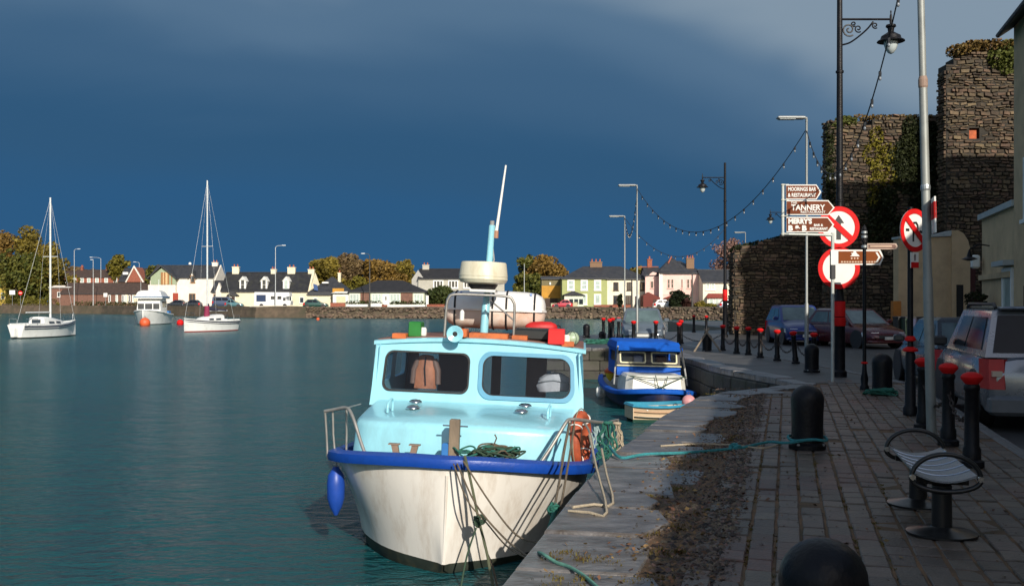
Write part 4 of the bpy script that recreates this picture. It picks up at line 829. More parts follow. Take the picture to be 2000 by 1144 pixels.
def yacht(name, label, bow, sternv, L_, mastp, mh, bot, stripe2=True, cover=None, rail_st=True):
    """bow: world xy of the stem at the water; sternv: world direction from bow to stern"""
    rz = math.atan2(-sternv[0], sternv[1]); t = thing(name, label, 'sailing boat', (bow[0], bow[1], WATER), rz); q = L_/8.0; fz = 1.4
    st = [(-.55*q,.02,.01,1.08*q,.2),(0,.22*q,.03,1.02*q,-.05),(.8*q,.62*q,.40*q,.97*q,-.25),(2*q,1.02*q,.82*q,.90*q,-.35),(3.6*q,1.27*q,1.08*q,.84*q,-.4),(5.4*q,1.22*q,1.02*q,.82*q,-.3),(7.0*q,1.0*q,.75*q,.84*q,-.1),(7.7*q,.86*q,.5*q,.85*q,.02)]
    st = [(a, b, c, d*fz, e) for a, b, c, d, e in st]
    hull_parts(t, st, GEL, bot, GEL, .10); rail_strip(t, st, NAVY, 'sheer_stripe', .012, .10*q, -.10*q, .03)
    if stripe2: rail_strip(t, st, NAVY, 'hull_stripe', .002, .05*q, -.30*q, .05)
    z0 = .82*q*fz; cb = []
    for y, w, h in ((1.5*q,.25*q,.12*q),(2.0*q,.52*q,.36*q),(3.2*q,.72*q,.56*q),(4.5*q,.80*q,.72*q),(5.0*q,.80*q,.70*q),(5.05*q,.78*q,.0)): cb.append([(-w,y,z0),(-w*.92,y,z0+h*.8),(-w*.6,y,z0+h),(w*.6,y,z0+h),(w*.92,y,z0+h*.8),(w,y,z0)])
    cab = MB().loft(cb).build('cabin', GEL, t, smooth=40)
    for sx in (-1,1):
        for y0, y1 in ((2.6,3.3),(3.6,4.4)): w = .70*q if y0 < 3 else .77*q; MB().add([(sx*(w+.035),y0*q,z0+.10*q),(sx*(w+.055),y1*q,z0+.10*q),(sx*(w+.02),y1*q,z0+.30*q),(sx*(w-.01),y0*q,z0+.27*q)], [(0,1,2,3)]).build('cabin_window', PANE, cab, fix=False)
    MB().bbox(-.42*q,.42*q,4.98*q,5.10*q,z0,z0+.46*q,.01).build('companionway', PANE, t)
    for sx in (-1,1): MB().bbox(sx*.86*q-.12*q,sx*.86*q+.12*q,5.1*q,7.4*q,z0-.05,z0+.16*q,.04).build('cockpit_coaming', GEL, t)
    mz = z0+.35*q; my = 3.1*q; top = mh
    MB().tube([(0,my,mz-.3),(0,my,top)], [.085,.065], 8).build('mast', ALU, t, smooth=40); MB().tube([(-.75*q,my,mz+(top-mz)*.52),(.75*q,my,mz+(top-mz)*.52)], .03, 6).build('spreader', ALU, t)
    MB().tube([(0,my+.1,mz+.75*q),(0,my+3.3*q,mz+.75*q)], [.06,.05], 6).build('boom', ALU, t)
    if cover: MB().tube(smooth_path([(0,my+.05,mz+1.5*q),(0,my+.25,mz+1.0*q),(0,my+1.4*q,mz+.90*q),(0,my+3.1*q,mz+.80*q)],4), [.16*q]*3+[.22*q]*6+[.1*q]*4, 8).build('sail_cover', cover, t, smooth=60)
    for p in ((0,-.45*q,1.05*q*fz),(0,7.6*q,.9*q*fz)): MB().tube([(0,my,top-.1),p], .010, 5).build('stay', ALU, t)
    for sx in (-1,1):
        MB().tube([(0,my,top-.2),(sx*.75*q,my,mz+(top-mz)*.52),(sx*1.15*q,my+.1,.86*q*fz)], .006, 4).build('shroud', ALU, t)
        MB().tube([(sx*.82*q,7.5*q,z0),(sx*.82*q,7.5*q,z0+.55*q),(sx*1.05*q,6.3*q,z0+.55*q),(sx*1.05*q,6.3*q,z0)], .018, 5).build('pushpit', CHROME, t)
        MB().tube([(sx*.5*q,.6*q,.98*q*fz),(sx*.45*q,.5*q,1.45*q*fz),(0,-.4*q,1.5*q*fz)], .018, 5).build('pulpit', CHROME, t)
    return t
# left yacht: stern to the left and nearer, bow away to the right
b = W(146,660,78.6); y1 = yacht('yacht', 'white yacht with dark stripes moored on the left', ((140-1000)*83.6/2000, 83.6), Vector((-.20,-.98)).normalized(), 7.0, None, 11.0, DKBOT)
m = MB(); m.bbox(-.16,.16,6.8,7.15,.1,.85,.05); m.build('outboard_motor', GEL, y1)
# middle yacht: bow to the left and nearer
b = W(372,648,94.8); y2 = yacht('yacht', 'white yacht with red waterline and maroon sail cover', (b.x, 94.0), Vector((.40,.92)).normalized(), 6.9, None, 14.2, RBOT, cover=NAVC)
m = MB(); m.tube([(0,2.6,1.2),(0,2.62,2.4)], [.30,.22], 8); m.build('furled_sail', SAILC, y2, smooth=60)
# motor cruiser
b = W(287,634,125); rz = math.atan2(.12, .99); t = thing('motor_cruiser', 'white motor cruiser with rounded wheelhouse windows beyond the yachts', 'motor boat', (b.x, 124.0, WATER), rz); t.scale = (1.22,1.22,1.22)
st = [(-.5,.05,.02,1.55,.3),(0,.5,.08,1.5,-.1),(.8,1.05,.6,1.42,-.3),(2,1.45,1.1,1.3,-.4),(4,1.6,1.35,1.1,-.4),(6.5,1.5,1.3,1.0,-.2)]
hull_parts(t, st, GEL, DKBOT, GEL); rail_strip(t, st, GEL, 'rub_rail', .05, .12)
cb = [[(-w,y,1.0),(-w,y,1.9+dz),(-w*.93,y,2.55+dz),(w*.93,y,2.55+dz),(w,y,1.9+dz),(w,y,1.0)] for y, w, dz in ((2.0,1.15,-.25),(2.35,1.22,.0),(4.6,1.25,.05),(4.8,1.22,0))]
c_ = MB().loft(cb).build('wheelhouse', GEL, t, smooth=40)
for a, b_ in ((-1.05,-.45),(-.35,.35),(.45,1.05)): MB().box(a,b_,1.96,2.01,1.55,2.12).build('front_window', PANE, c_, fix=False)
for sx in (-1,1):
    for a, b_ in ((2.6,3.4),(3.55,4.4)): MB().add([(sx*1.245,a,1.75),(sx*1.255,b_,1.75),(sx*1.225,b_,2.35),(sx*1.215,a,2.35)], [(0,1,2,3)]).build('side_window', PANE, c_, fix=False)
MB().loft([[(-w,y0,z),(w,y0,z),(w,y1_,z),(-w,y1_,z)] for w, y0, y1_, z in ((1.38,1.75,5.2,2.6),(1.42,1.7,5.3,2.72),(1.25,1.95,5.0,2.95),(1.1,2.2,4.6,3.3),(.85,2.5,4.2,3.45))]).build('flybridge', GEL, t)
MB().loft([[(-1.43,1.69,2.78),(1.43,1.69,2.78),(1.43,5.31,2.78),(-1.43,5.31,2.78)],[(-1.40,1.73,2.86),(1.40,1.73,2.86),(1.40,5.27,2.86),(-1.40,5.27,2.86)]]).build('blue_stripe', mat('mid_blue_stripe', (.05,.14,.28), .4), t)
MB().lathe([(.3,3.45),(.32,3.6),(.05,3.75)], 10, (0,3.2,0)).build('radar', GEL, t); MB().tube([(.5,4.2,3.3),(.5,4.3,4.6)], .03, 5).build('antenna', ALU, t)
MB().bbox(-1.3,1.3,5.3,6.4,1.0,1.35,.05).build('engine_cover', mat('bright_blue_cover', (.03,.17,.42), .5), t)
def buoy(label, px, py, r, m, low=None, Y=None):
    g = G(px, py, WATER); t = thing('mooring_buoy', label, 'buoy', (g.x, g.y, WATER)); MB().lathe([(r*math.sin(a)+.001, r*.55-r*math.cos(a)) for a in [i*math.pi/9 for i in range(10)]], 14).build('float', m, t, smooth=60)
    MB().torus((0,0,r*1.6), r*.16, r*.05, n=12, m=6).build('ring', CHROME, t); 
    if low: MB().tube([(0,0,r*.2),(.02,0,-r*1.4)], r*.25, 8).build('stem', low, t)
ORB = mat('orange_buoy', (.62,.10,.03), .5)
buoy('orange mooring buoy at the bow of the motor cruiser', 283, 636, .62, ORB); buoy('red buoy between the motor cruiser and the middle yacht', 352, 634, .42, RED, RUBBER); buoy('tiny orange buoy near the far sea wall', 621, 625, .25, ORB)
# ------------------------------------------------------------------ the light blue fishing boat at the quay
LB = mat('light_blue_boat_paint', (.29,.62,.71), .30, var=.06, vs=3, coat=.3, dirt=((.25,.50,.57), .36, 2.5), bump=.06, bs=15, stretch=(2,2,.7))
LB2 = mat('mid_blue_frame_paint', (.09,.30,.44), .4, var=.08)
HUL = mat('chalky_white_hull', (.70,.66,.60), .42, var=.07, vs=1.2, coat=.15, dirt=((.46,.38,.30), .34, 2.2), bump=.06, bs=9, stretch=(2.2,2.2,.55))
RBLUE = mat('royal_blue_paint', (.006,.055,.33), .38, var=.15, vs=5, dirt=((.004,.02,.10), .28, 5), bump=.15, bs=30)
BOOT = mat('dark_green_antifoul', (.016,.022,.016), .6, var=.4, dirt=((.06,.05,.02), .3, 4))
DECK = mat('grey_deck', (.26,.25,.22), .75, var=.2, vs=6); ORANGE = mat('orange_paint', (.55,.13,.03), .55, var=.2, dirt=((.22,.07,.03), .3, 6))
RUSTR = mat('rust_brown_roof', (.20,.085,.06), .75, var=.25, vs=5); TIMB = mat('weathered_timber', (.19,.145,.10), .75, var=.25, vs=10, stretch=(1,1,.3), bump=.3, bs=40)
INTW = mat('varnished_wood', (.16,.05,.022), .45, var=.25, vs=4, stretch=(1,1,.3)); GLZ = glassmat('cabin_glass', (.93,.96,1.0), .015, .95)
BOAT_M = Matrix.Translation((-.70, 10.35, WATER)) @ Matrix.Rotation(R(-4.0), 4, 'Z') @ Matrix.Rotation(R(2.4), 4, 'Y')
boat = thing('fishing_boat', 'light blue and white fishing boat moored bow-on at the quay', 'fishing boat', M=BOAT_M)
BI = BOAT_M.inverted()
def BL(px, py, Y): return BI @ W(px, py, Y)
ST = [(0,.04,.015,1.17,.25),(.06,.36,.06,1.165,.0),(.2,.75,.26,1.14,-.25),(.45,1.12,.58,1.10,-.4),(.8,1.36,.86,1.06,-.45),(1.4,1.47,1.14,.99,-.5),(2.5,1.51,1.32,.91,-.5),(4,1.51,1.36,.87,-.5),(6,1.44,1.26,.88,-.45),(7.6,1.25,1.02,.92,-.3)]
def dens(st, k=3):
    out = []
    for i in range(len(st)-1):
        p0, p1, p2, p3 = st[max(i-1,0)], st[i], st[i+1], st[min(i+2,len(st)-1)]
        for j in range(k):
            t = j/k; out.append(tuple(a+(b-a)*t for a, b in zip(p1, p2)) if i == 0 else tuple(.5*(2*b+(c-a)*t+(2*a-5*b+4*c-d)*t*t+(3*b-a-3*c+d)*t**3) for a, b, c, d in zip(p0,p1,p2,p3)))
    out.append(st[-1]); return out
STD = dens(ST)
hull_parts(boat, STD, HUL, BOOT, DECK, .10, 7, .10)
rail_strip(boat, STD, RBLUE, 'rub_rail', .055, .135, .02, .10)
m = MB(); m.tube([(0,-.004,1.0),(0,.0,.6),(0,.010,.13)], .015, 8); m.build('stem_post', HUL, boat, smooth=60)
# forward cabin trunk
ol = [(-1.34,2.9),(-1.30,1.9),(-1.26,1.25),(-1.20,1.02),(-1.02,.92),(-.5,.86),(0,.83),(.5,.86),(1.02,.92),(1.20,1.02),(1.26,1.25),(1.30,1.9),(1.34,2.9)]
def tslope(y): return .10*(1-min(1, max(0, (y-.85)/1.8)))
def tr(inset, z, cam=0): 
    return [(x*(1-inset/1.34), y+(inset if y < 2 else 0), z + (cam*(1-(x/1.34)**2) - tslope(y+(inset if y < 2 else 0)) if z > 1 else 0)) for x, y in ol]
m = MB(); m.loft([tr(0,.90), tr(.035,1.40,.025), tr(.045,1.435,.03), tr(.065,1.458,.035), tr(.10,1.47,.04), tr(.6,1.475,.06)], True, True); m.build('forward_cabin', LB, boat, smooth=50)
# wheelhouse: front wall with two rounded openings
ZB, ZT = 1.44, 2.17
def zt(x): return ZT + .075*(1-(x/1.3)**2)
def fy_(z): return 2.62 + (z-ZB)*.20
def rrect(x0, x1, z0, z1, r, n=6):
    pts = []
    for cx, cz, a0 in ((x1-r,z1-r,0),(x0+r,z1-r,90),(x0+r,z0+r,180),(x1-r,z0+r,270)):
        for i in range(n+1): a = R(a0+90*i/n); pts.append((cx+r*math.cos(a), cz+r*math.sin(a)))
    return pts
def holed(mb, rect, hole, n, f, thick, topf=None):
    x0, x1, z0, z1 = rect; out = []
    crn = [(x1,z1),(x0,z1),(x0,z0),(x1,z0)]
    for i, (hx, hz) in enumerate(hole):
        c, j = divmod(i, n+1); cx, cz = crn[c]
        if j == 0: p = (cx, hz) if c in (0,2) else (hx, cz)
        elif j == n: p = (hx, cz) if c in (0,2) else (cx, hz)
        else: p = (cx, cz)
        out.append(p)
    def pt(x, z, dy, edge=False):
        if topf and edge and abs(z-z1) < 1e-6: z = topf(x)
        return f(x, z, dy)
    k = len(hole); A = [pt(x,z,0,True) for x, z in out]; B = [pt(x,z,0) for x, z in hole]; Cc = [pt(x,z,thick) for x, z in hole]; D = [pt(x,z,thick,True) for x, z in out]
    mb.add(A+B+Cc+D, [(i,(i+1)%k,k+(i+1)%k,k+i) for i in range(k)] + [(k+i,k+(i+1)%k,2*k+(i+1)%k,2*k+i) for i in range(k)] + [(2*k+i,2*k+(i+1)%k,3*k+(i+1)%k,3*k+i) for i in range(k)])
ff = lambda x, z, dy: (x*(1-.03*(z-ZB)/.7), fy_(z)+dy, z)
H1, H2 = rrect(-1.21,-.13,1.60,2.07,.10), rrect(.06,1.20,1.58,2.08,.14)
m = MB(); holed(m, (-1.36,-.035,ZB-.05,ZT), H1, 6, ff, .06, zt); holed(m, (-.035,1.36,ZB-.05,ZT), H2, 6, ff, .06, zt); wh = m.build('wheelhouse_front', LB, boat, smooth=30)
def ringframe(hole, grow, y0, y1, mtl, nm, cx, cz):
    o_ = []; g = []
    xs = [p[0] for p in hole]; zs = [p[1] for p in hole]; hw_, hh_ = (max(xs)-min(xs))/2, (max(zs)-min(zs))/2
    for x, z in hole: g.append((cx+(x-cx)*(1+grow/hw_), cz+(z-cz)*(1+grow/hh_)))
    k = len(hole); A = [ff(x,z,y0) for x, z in g]; B = [ff(x,z,y0) for x, z in hole]; Cc = [ff(x,z,y1) for x, z in hole]; D = [ff(x,z,y1) for x, z in g]
    mm = MB(); fs = []
    for q in range(4): fs += [(q*k+i, q*k+(i+1)%k, ((q+1)%4)*k+(i+1)%k, ((q+1)%4)*k+i) for i in range(k)]
    return mm.add(A+B+Cc+D, fs).build(nm, mtl, boat, smooth=30)
fr1 = ringframe(H1, .022, -.014, .03, RUBBER, 'window_seal', -.67, 1.835); fr2 = ringframe(H2, .050, -.022, .03, LB2, 'window_frame', .63, 1.83)
sm_ = lambda h_, cx, cz, k: [(cx+(x-cx)*k, cz+(z-cz)*k) for x, z in h_]
fr3 = ringframe(sm_(H2,.63,1.83,.975), .0135, -.012, .028, RUBBER, 'window_seal', .63, 1.83)
for hh, fr in ((H1,fr1),(H2,fr2)):
    mm = MB(); mm.add([ff(x,z,.02) for x, z in hh] + [ff(x,z,.026) for x, z in hh], [tuple(range(len(hh)))[::-1], tuple(range(len(hh), 2*len(hh)))]); mm.build('windscreen', GLZ, boat)
# sides, back, floor, roof
YB = 4.9
for sx in (-1,1):
    sf = lambda x, z, dy: (sx*(1.36*(1-.03*(z-ZB)/.7) - dy), x, z)
    m = MB(); holed(m, (2.66,3.8,ZB-.5,ZT-.005), rrect(2.95,3.65,1.65,2.03,.08), 6, sf, .05); holed(m, (3.8,YB,ZB-.5,ZT-.005), rrect(3.95,4.75,1.65,2.03,.08), 6, sf, .05); s_ = m.build('wheelhouse_side', LB, boat)
    for a, b in ((2.95,3.65),(3.95,4.75)): MB().add([sf(a,1.65,.02),sf(b,1.65,.02),sf(b,2.03,.02),sf(a,2.03,.02)], [(0,1,2,3)]).build('side_window', GLZ, boat, fix=False)
bf = lambda x, z, dy: (x, YB+dy, z)
m = MB()
for a, b, c, d in ((-1.33,-.66,-1.12,-.82),(-.66,.02,-.28,-.02),(.02,.66,.12,.50),(.66,1.33,.80,1.18)): holed(m, (a,b,.95,ZT+.02), rrect(c,d,1.30,2.02,.03), 6, bf, .05)
m.build('wheelhouse_back', INTW, boat)
MB().box(-1.28,1.28,3.0,YB,.93,.97).build('cabin_floor', mat('dark_interior', (.03,.022,.018), .8), boat, fix=False)
m = MB(); m.bbox(-1.26,1.26,2.82,3.05,1.15,1.52,.02); m.build('dashboard', INTW, boat)
m = MB(); n_r = 12
m.loft([[(x, y, zt(x)+dz) for x in [(-1.36+2.72*i/n_r) for i in range(n_r+1)]] + [(x, y, zt(x)+dz-.045) for x in [(1.36-2.72*i/n_r) for i in range(n_r+1)]] for y, dz in ((2.74,.035),(2.78,.045),(5.05,.045))]); m.build('roof', LB, boat, smooth=30)
m = MB(); m.loft([[(x, y, zt(x)+.046) for x in [(-1.33+2.66*i/n_r) for i in range(n_r+1)]] + [(x, y, zt(x)+.058) for x in [(1.33-2.66*i/n_r) for i in range(n_r+1)]] for y in (2.85,5.0)]); m.build('roof_covering', RUSTR, boat)
# after deck sides (coaming)
for sx in (-1,1): MB().bbox(sx*1.30-.05,sx*1.30+.05,4.9,7.4,.75,1.12,.02).build('coaming', LB, boat)
# deck fittings
for px, py in ((812,781),(807,794),(1026,791),(1018,803)):
    Y = 12.7 if py < 792 else 12.25
    p = BL(px, py, Y); p.z = 1.515 - .03*abs(p.x) - tslope(p.y); mm = MB(); mm.lathe([(.050,0),(.050,.012),(.085,.012),(.082,.022),(.055,.040),(.0,.048)], 18, tuple(p)); mm.build('mushroom_vent', CHROME, boat, smooth=40)
for px in (760, 1071):
    p = BL(px, 800, 12.0); p.z = 1.49 - tslope(p.y); mm = MB(); mm.tube(smooth_path([p+Vector((0,-.1,0)), p+Vector((0,-.08,.10)), p+Vector((.02,.08,.14)), p+Vector((.02,.1,0))],4), .014, 6); mm.build('grab_handle', LB, boat, smooth=60)
# samson post and twin cleats
p = BL(886, 893, 10.95); p.z = 1.0; m = MB(); m.bbox(p.x-.055,p.x+.055,p.y-.05,p.y+.05,.95,1.50,.008); sp = m.build('samson_post', TIMB, boat)
MB().tube([(p.x-.13,p.y,1.43),(p.x+.14,p.y,1.43)], .009, 6).build('cross_pin', CHROME, sp); MB().bbox(p.x-.13,p.x-.055,p.y-.04,p.y+.05,.98,1.24,.01).build('post_brace', mat('mid_blue_paint', (.03,.17,.46), .5), boat)
for px, ln in ((778,-.045),(802,.045),(962,-.03),(988,.03)):
    q = BL(px, 893, 10.98); q.z = 1.02; m = MB(); m.loft([[(q.x-.03,q.y-.03,1.0),(q.x+.03,q.y-.03,1.0),(q.x+.03,q.y+.03,1.0),(q.x-.03,q.y+.03,1.0)],[(q.x+ln*1.0-.035,q.y-.03,1.20),(q.x+ln+.035,q.y-.03,1.20),(q.x+ln+.035,q.y+.03,1.20),(q.x+ln-.035,q.y+.03,1.20)]])
    m.box(q.x+ln-.065,q.x+ln+.055,q.y-.04,q.y+.04,1.20,1.212); m.build('mooring_bitt', mat('rusty_bitt', (.22,.15,.11), .7, var=.25, vs=14), boat)
# pulpit rails
def rail(pts, r=.016, nm='pulpit_rail', mt=None, k=4): return MB().tube(smooth_path(pts, k) if k else pts, r, 8).build(nm, mt or RAILM, boat, smooth=60)
RAILM = mat('dull_galvanised_rail', (.36,.34,.31), .45, .6, var=.2, vs=10)
Yl = 11.35
rail([BL(640,897,Yl), BL(638,850,Yl), BL(635,803,Yl)], .013, k=0); rail([BL(655,893,Yl), BL(651,848,Yl), BL(650,802,Yl)], .012, k=0); rail([BL(676,893,Yl), BL(677,845,Yl), BL(677,799,Yl)], .013, k=0)
rail([BL(634,803,Yl), BL(655,799,Yl-.05), BL(672,796,Yl-.12), BL(682,800,Yl-.2), BL(692,822,Yl-.3), BL(704,860,Yl-.4), BL(716,894,Yl-.5)], .019); rail([BL(640,801,Yl), BL(672,797,Yl+.6), BL(704,789,Yl+1.4)], .010)
Yr = 10.9
rail([BL(1050,912,Yr-.25), BL(1078,870,Yr-.12), BL(1104,827,Yr), BL(1112,819,Yr+.05), BL(1126,819,Yr+.1), BL(1150,822,Yr+.3), BL(1184,826,Yr+.7)], .019)
rail([BL(1113,822,Yr+.05), BL(1103,870,Yr), BL(1094,915,Yr-.05)], .014, k=0); rail([BL(1142,826,Yr+.25), BL(1152,845,Yr+.3), BL(1158,880,Yr+.35), BL(1160,912,Yr+.4)], .013); rail([BL(1184,826,Yr+.7), BL(1190,870,Yr+.8), BL(1186,905,Yr+.8)], .014, k=0); rail([BL(1206,818,Yr+1.6), BL(1207,850,Yr+1.6), BL(1204,885,Yr+1.6)], .02, k=0, nm='pulpit_post')
rail([BL(1184,826,Yr+.7), BL(1196,822,Yr+1.1), BL(1206,820,Yr+1.6)], .016)
# roof gear
zr = lambda x: zt(x)+.06
def onroof(px, Y, dz=0):
    v = BL(px, 650, Y); v.z = zr(v.x)+dz; return v
Ym = 13.75; a = onroof(945, Ym); b = BL(955,520,Ym); c = BL(961,440,Ym)
m = MB(); m.tube([a, a.lerp(b,.45), a.lerp(b,.47), b, c], [.055,.055,.045,.045,.042], 12); mast_o = m.build('mast', LB, boat, smooth=40)
MB().tube([c, c+Vector((.0,0,.06))], .03, 8).build('mast_cap', TRIM_GREY, mast_o); e = BL(969,455,Ym); f_ = BL(988,323,Ym)
MB().tube([e, f_], [.022,.012], 8).build('antenna', WHITE, boat, smooth=40); MB().tube([e+Vector((0,0,-.07)), e+Vector((0,0,.03))], .032, 8).build('antenna_mount', mat('copper_mount', (.40,.20,.12), .5), boat)
MB().tube([BL(962,480,Ym), BL(965,508,Ym), BL(962,515,Ym)], .010, 5).build('antenna_cable', TRIM_GREY, boat)
Yd = 13.55; p = BL(943, 563, Yd); RAD = mat('yellowed_radome', (.66,.61,.46), .42, var=.07, vs=3, dirt=((.38,.30,.16), .22, 5), stretch=(1,1,.35))
MB().lathe([(.0,.0),(.14,.01),(.17,.05),(.30,.075),(.325,.12),(.320,.155),(.324,.16),(.30,.33),(.29,.345),(.0,.36)], 32, (p.x,p.y,p.z)).build('radar', RAD, boat, smooth=35); MB().bbox(p.x-.16,p.x+.18,p.y-.16,p.y+.2,p.z-.05,p.z-.015,.006).build('radar_platform', WHITE, boat)
MB().lathe([(.15,-.015),(.17,.0),(.2,.05),(.15,.06)], 20, (p.x,p.y,p.z)).build('radar_foot', DTRIM, boat)
Yh = 13.25; rail([onroof(868,Yh), BL(872,600,Yh), BL(876,583,Yh), BL(888,575,Yh), BL(940,576,Yh), BL(990,579,Yh), BL(1002,588,Yh), BL(1005,605,Yh), onroof(1003,Yh)], .017, 'roof_hoop', k=5)
rail([BL(958,587,Yh+.2), BL(980,605,Yh+.1), BL(1003,625,Yh)], .012, 'hoop_brace', k=0)
m = MB(); q = BL(889,652,12.95); m.M = Matrix.Translation(q); m.lathe([(.035,.0),(.045,.03),(.075,.0),(.105,-.005),(.108,.01),(.080,.03),(.06,.08),(.045,.16),(.03,.28),(.0,.30)][0:0] or [(.030,-.02),(.055,-.035),(.100,-.05),(.108,-.04),(.085,.0),(.06,.06),(.042,.16),(.03,.28),(.001,.30)], 24, (0,0,0), 'y'); ho = m.build('horn', LB, boat, smooth=40); MB().lathe([(.001,-.022),(.032,-.022),(.032,-.01),(.001,-.01)], 16, tuple(q), 'y').build('horn_throat', RUBBER, ho)
q = onroof(903, 13.1); MB().bbox(q.x-.05,q.x+.06,q.y-.05,q.y+.2,q.z-.01,q.z+.10,.01).build('horn_bracket', ORANGE, boat); MB().lathe([(.03,0),(.03,.10),(.022,.12),(.0,.14)], 12, tuple(BL(902,625,13.3))).build('stern_lamp', WHITE, boat)
for px, w_, nm in ((930,.09,'roof_bracket'),(965,.18,'roof_bracket'),(1015,.1,'roof_bracket'),(780,.09,'roof_bracket')): q = onroof(px, 13.2); MB().bbox(q.x-w_,q.x+w_,q.y-.03,q.y+.25,q.z-.02,q.z+.05,.008).build(nm, ORANGE, boat)
def boxlamp(px, py, Y, w_, h_, mt, nm):
    q = BL(px, py, Y); zb_ = zr(q.x)-.01; m = MB(); m.bbox(q.x-w_/2,q.x+w_/2,q.y,q.y+.28,zb_,zb_+h_,.012); m.build(nm, mt, boat); MB().lathe([(.04,0),(.045,.02),(.045,.09),(.03,.11)], 10, (q.x+w_*.62,q.y+.1,zb_+.02)).build('lamp_lens', WHITE, boat)
boxlamp(809, 660, 13.3, .16, .20, mat('green_lamp_board', (.015,.17,.025), .45), 'starboard_lamp_board'); boxlamp(1086, 672, 13.0, .21, .20, mat('scarlet_lamp_board', (.70,.02,.02), .4), 'port_lamp_board')
q = onroof(1110, 13.0); MB().bbox(q.x-.08,q.x+.08,q.y,q.y+.15,q.z-.02,q.z+.05,.01).build('lamp_bracket', ORANGE, boat)
q = onroof(1040, 13.3); MB().bbox(q.x-.25,q.x+.30,q.y+.05,q.y+.6,q.z-.01,q.z+.15,.03).build('roof_locker', mat('black_locker', (.012,.014,.014), .5), boat)

# ---- things that rest on or hang from the boat
Yc = 14.35; cen = W(968, 605, Yc); CAN = mat('life_raft_canister', (.76,.73,.70), .4, var=.05, vs=2, coat=.2, dirt=((.60,.50,.44), .25, 2.2))
RUSTB = mat('rust_stained_canister', (.76,.64,.55), .45, var=.12, vs=2.2, coat=.1, dirt=((.62,.27,.12), .34, 1.8))
ra = thing('life_raft', 'white life raft canister with black straps and rusty underside on the roof', 'life raft', M=Matrix.Translation(cen) @ Matrix.Rotation(R(-4),4,'Z') @ Matrix.Rotation(R(2.0),4,'Y'))
def capsule(z_up):
    rings = []
    for x, s_ in ((-.70,.30),(-.685,.55),(-.65,.76),(-.58,.90),(-.45,.975),(-.25,1),(.25,1),(.45,.975),(.58,.90),(.65,.76),(.685,.55),(.70,.30)):
        ring = []
        for i in range(11):
            a = math.pi*i/10; c_, s2 = math.cos(a), math.sin(a); ex = .75
            ring.append((x, math.copysign(abs(c_)**ex, c_)*.30*s_, z_up*(abs(s2)**ex)*.262*s_ + z_up*.004))
        rings.append(ring)
    return rings
MB().loft(capsule(1)).build('upper_shell', CAN, ra, smooth=50); MB().loft(capsule(-1)).build('lower_shell', RUSTB, ra, smooth=50)
rg = []
for x, s_ in ((-.715,.32),(-.66,.80),(-.46,1.0),(.46,1.0),(.66,.80),(.715,.32)): rg.append([(x,-.325*s_,-.014),(x,-.325*s_,.014),(x,.325*s_,.014),(x,.325*s_,-.014)])
MB().loft(rg).build('seam_flange', CAN, ra)
for x in (-.545, -.02, .17, .555):
    k_ = .92 if abs(x) > .5 else 1.0; pts = [(x, .308*k_*math.copysign(abs(math.cos(a))**.75, math.cos(a)), .272*k_*math.copysign(abs(math.sin(a))**.75, math.sin(a))) for a in [2*math.pi*i/24 for i in range(25)]]; MB().tube(pts, .013, 4, False).build('strap', RUBBER, ra, fix=False)
for x in (-.5,.5): MB().box(x-.04,x+.04,-.28,.28,-.36,-.25).build('cradle', TRIM_GREY, ra, fix=False)
for x in (-.47,.50): MB().box(x-.012,x+.012,-.22,-.16,.21,.245).build('blue_mark', mat('blue_print', (.25,.38,.70), .5), ra, fix=False)
m = MB(); cc = W(1118, 661, 13.15)
t = thing('glass_float', 'pale green net float on the wheelhouse roof corner', 'float', tuple(cc)); MB().lathe([(.088*math.sin(a)+.0005, -.088*math.cos(a)) for a in [i*math.pi/12 for i in range(13)]], 20).build('ball', mat('pale_green_float', (.42,.52,.36), .35, var=.3, vs=12, dirt=((.18,.24,.14), .35, 14)), t, smooth=60)
for ax in range(3): MB().torus((0,0,0), .089, .004, Matrix.Rotation(R(60*ax),3,'Z'), 20, 4).build('net_cord', RUBBER, t, fix=False)
cc = W(1057, 640, 14.0); t = thing('fender', 'red fender behind the red lamp board on the roof', 'fender', tuple(cc)); MB().lathe([(.02,-.22),(.05,-.20),(.08,-.14),(.09,0),(.08,.14),(.05,.2),(.02,.22)], 16, (0,0,0), 'x').build('bladder', mat('scarlet_fender', (.50,.012,.012), .55), t, smooth=60); MB().torus((.235,0,0), .03, .010, n=10, m=5).build('eye', RUBBER, t)
# oilskin hanging inside the left window
a = BL(832, 722, 13.35); jm = BOAT_M @ Matrix.Translation(a)
ja = thing('oilskin_jacket', 'tan and orange oilskin jacket hanging inside the left wheelhouse window', 'jacket', M=jm)
rg = []
for z, w_, d_ in ((.20,.03,.02),(.185,.09,.04),(.12,.125,.055),(.0,.13,.06),(-.12,.14,.065),(-.24,.15,.06)): rg.append([(w_*math.cos(2*math.pi*i/14)*(1+.08*math.sin(5*i)), d_*math.sin(2*math.pi*i/14)*(1+.15*math.cos(3*i)), z) for i in range(14)])
MB().loft(rg).build('body', mat('tan_oilskin', (.40,.15,.07), .6, var=.35, vs=6, bump=.4, bs=14), ja, smooth=60)
for sx in (-1,1): MB().tube([(sx*.10,0,.14),(sx*.155,-.01,.0),(sx*.165,-.02,-.18)], [.045,.042,.038], 8).build('sleeve', mat('brown_oilskin', (.17,.10,.07), .6), ja, smooth=60)
MB().tube([(0,-.06,.17),(-.01,-.068,.02),(.01,-.07,-.2)], .010, 5).build('zip', RUBBER, ja)
a = BL(1082, 745, 13.4); t = thing('bundle', 'crumpled white sheet bundle inside the right wheelhouse window', 'cloth', M=BOAT_M @ Matrix.Translation(a)); rg = []
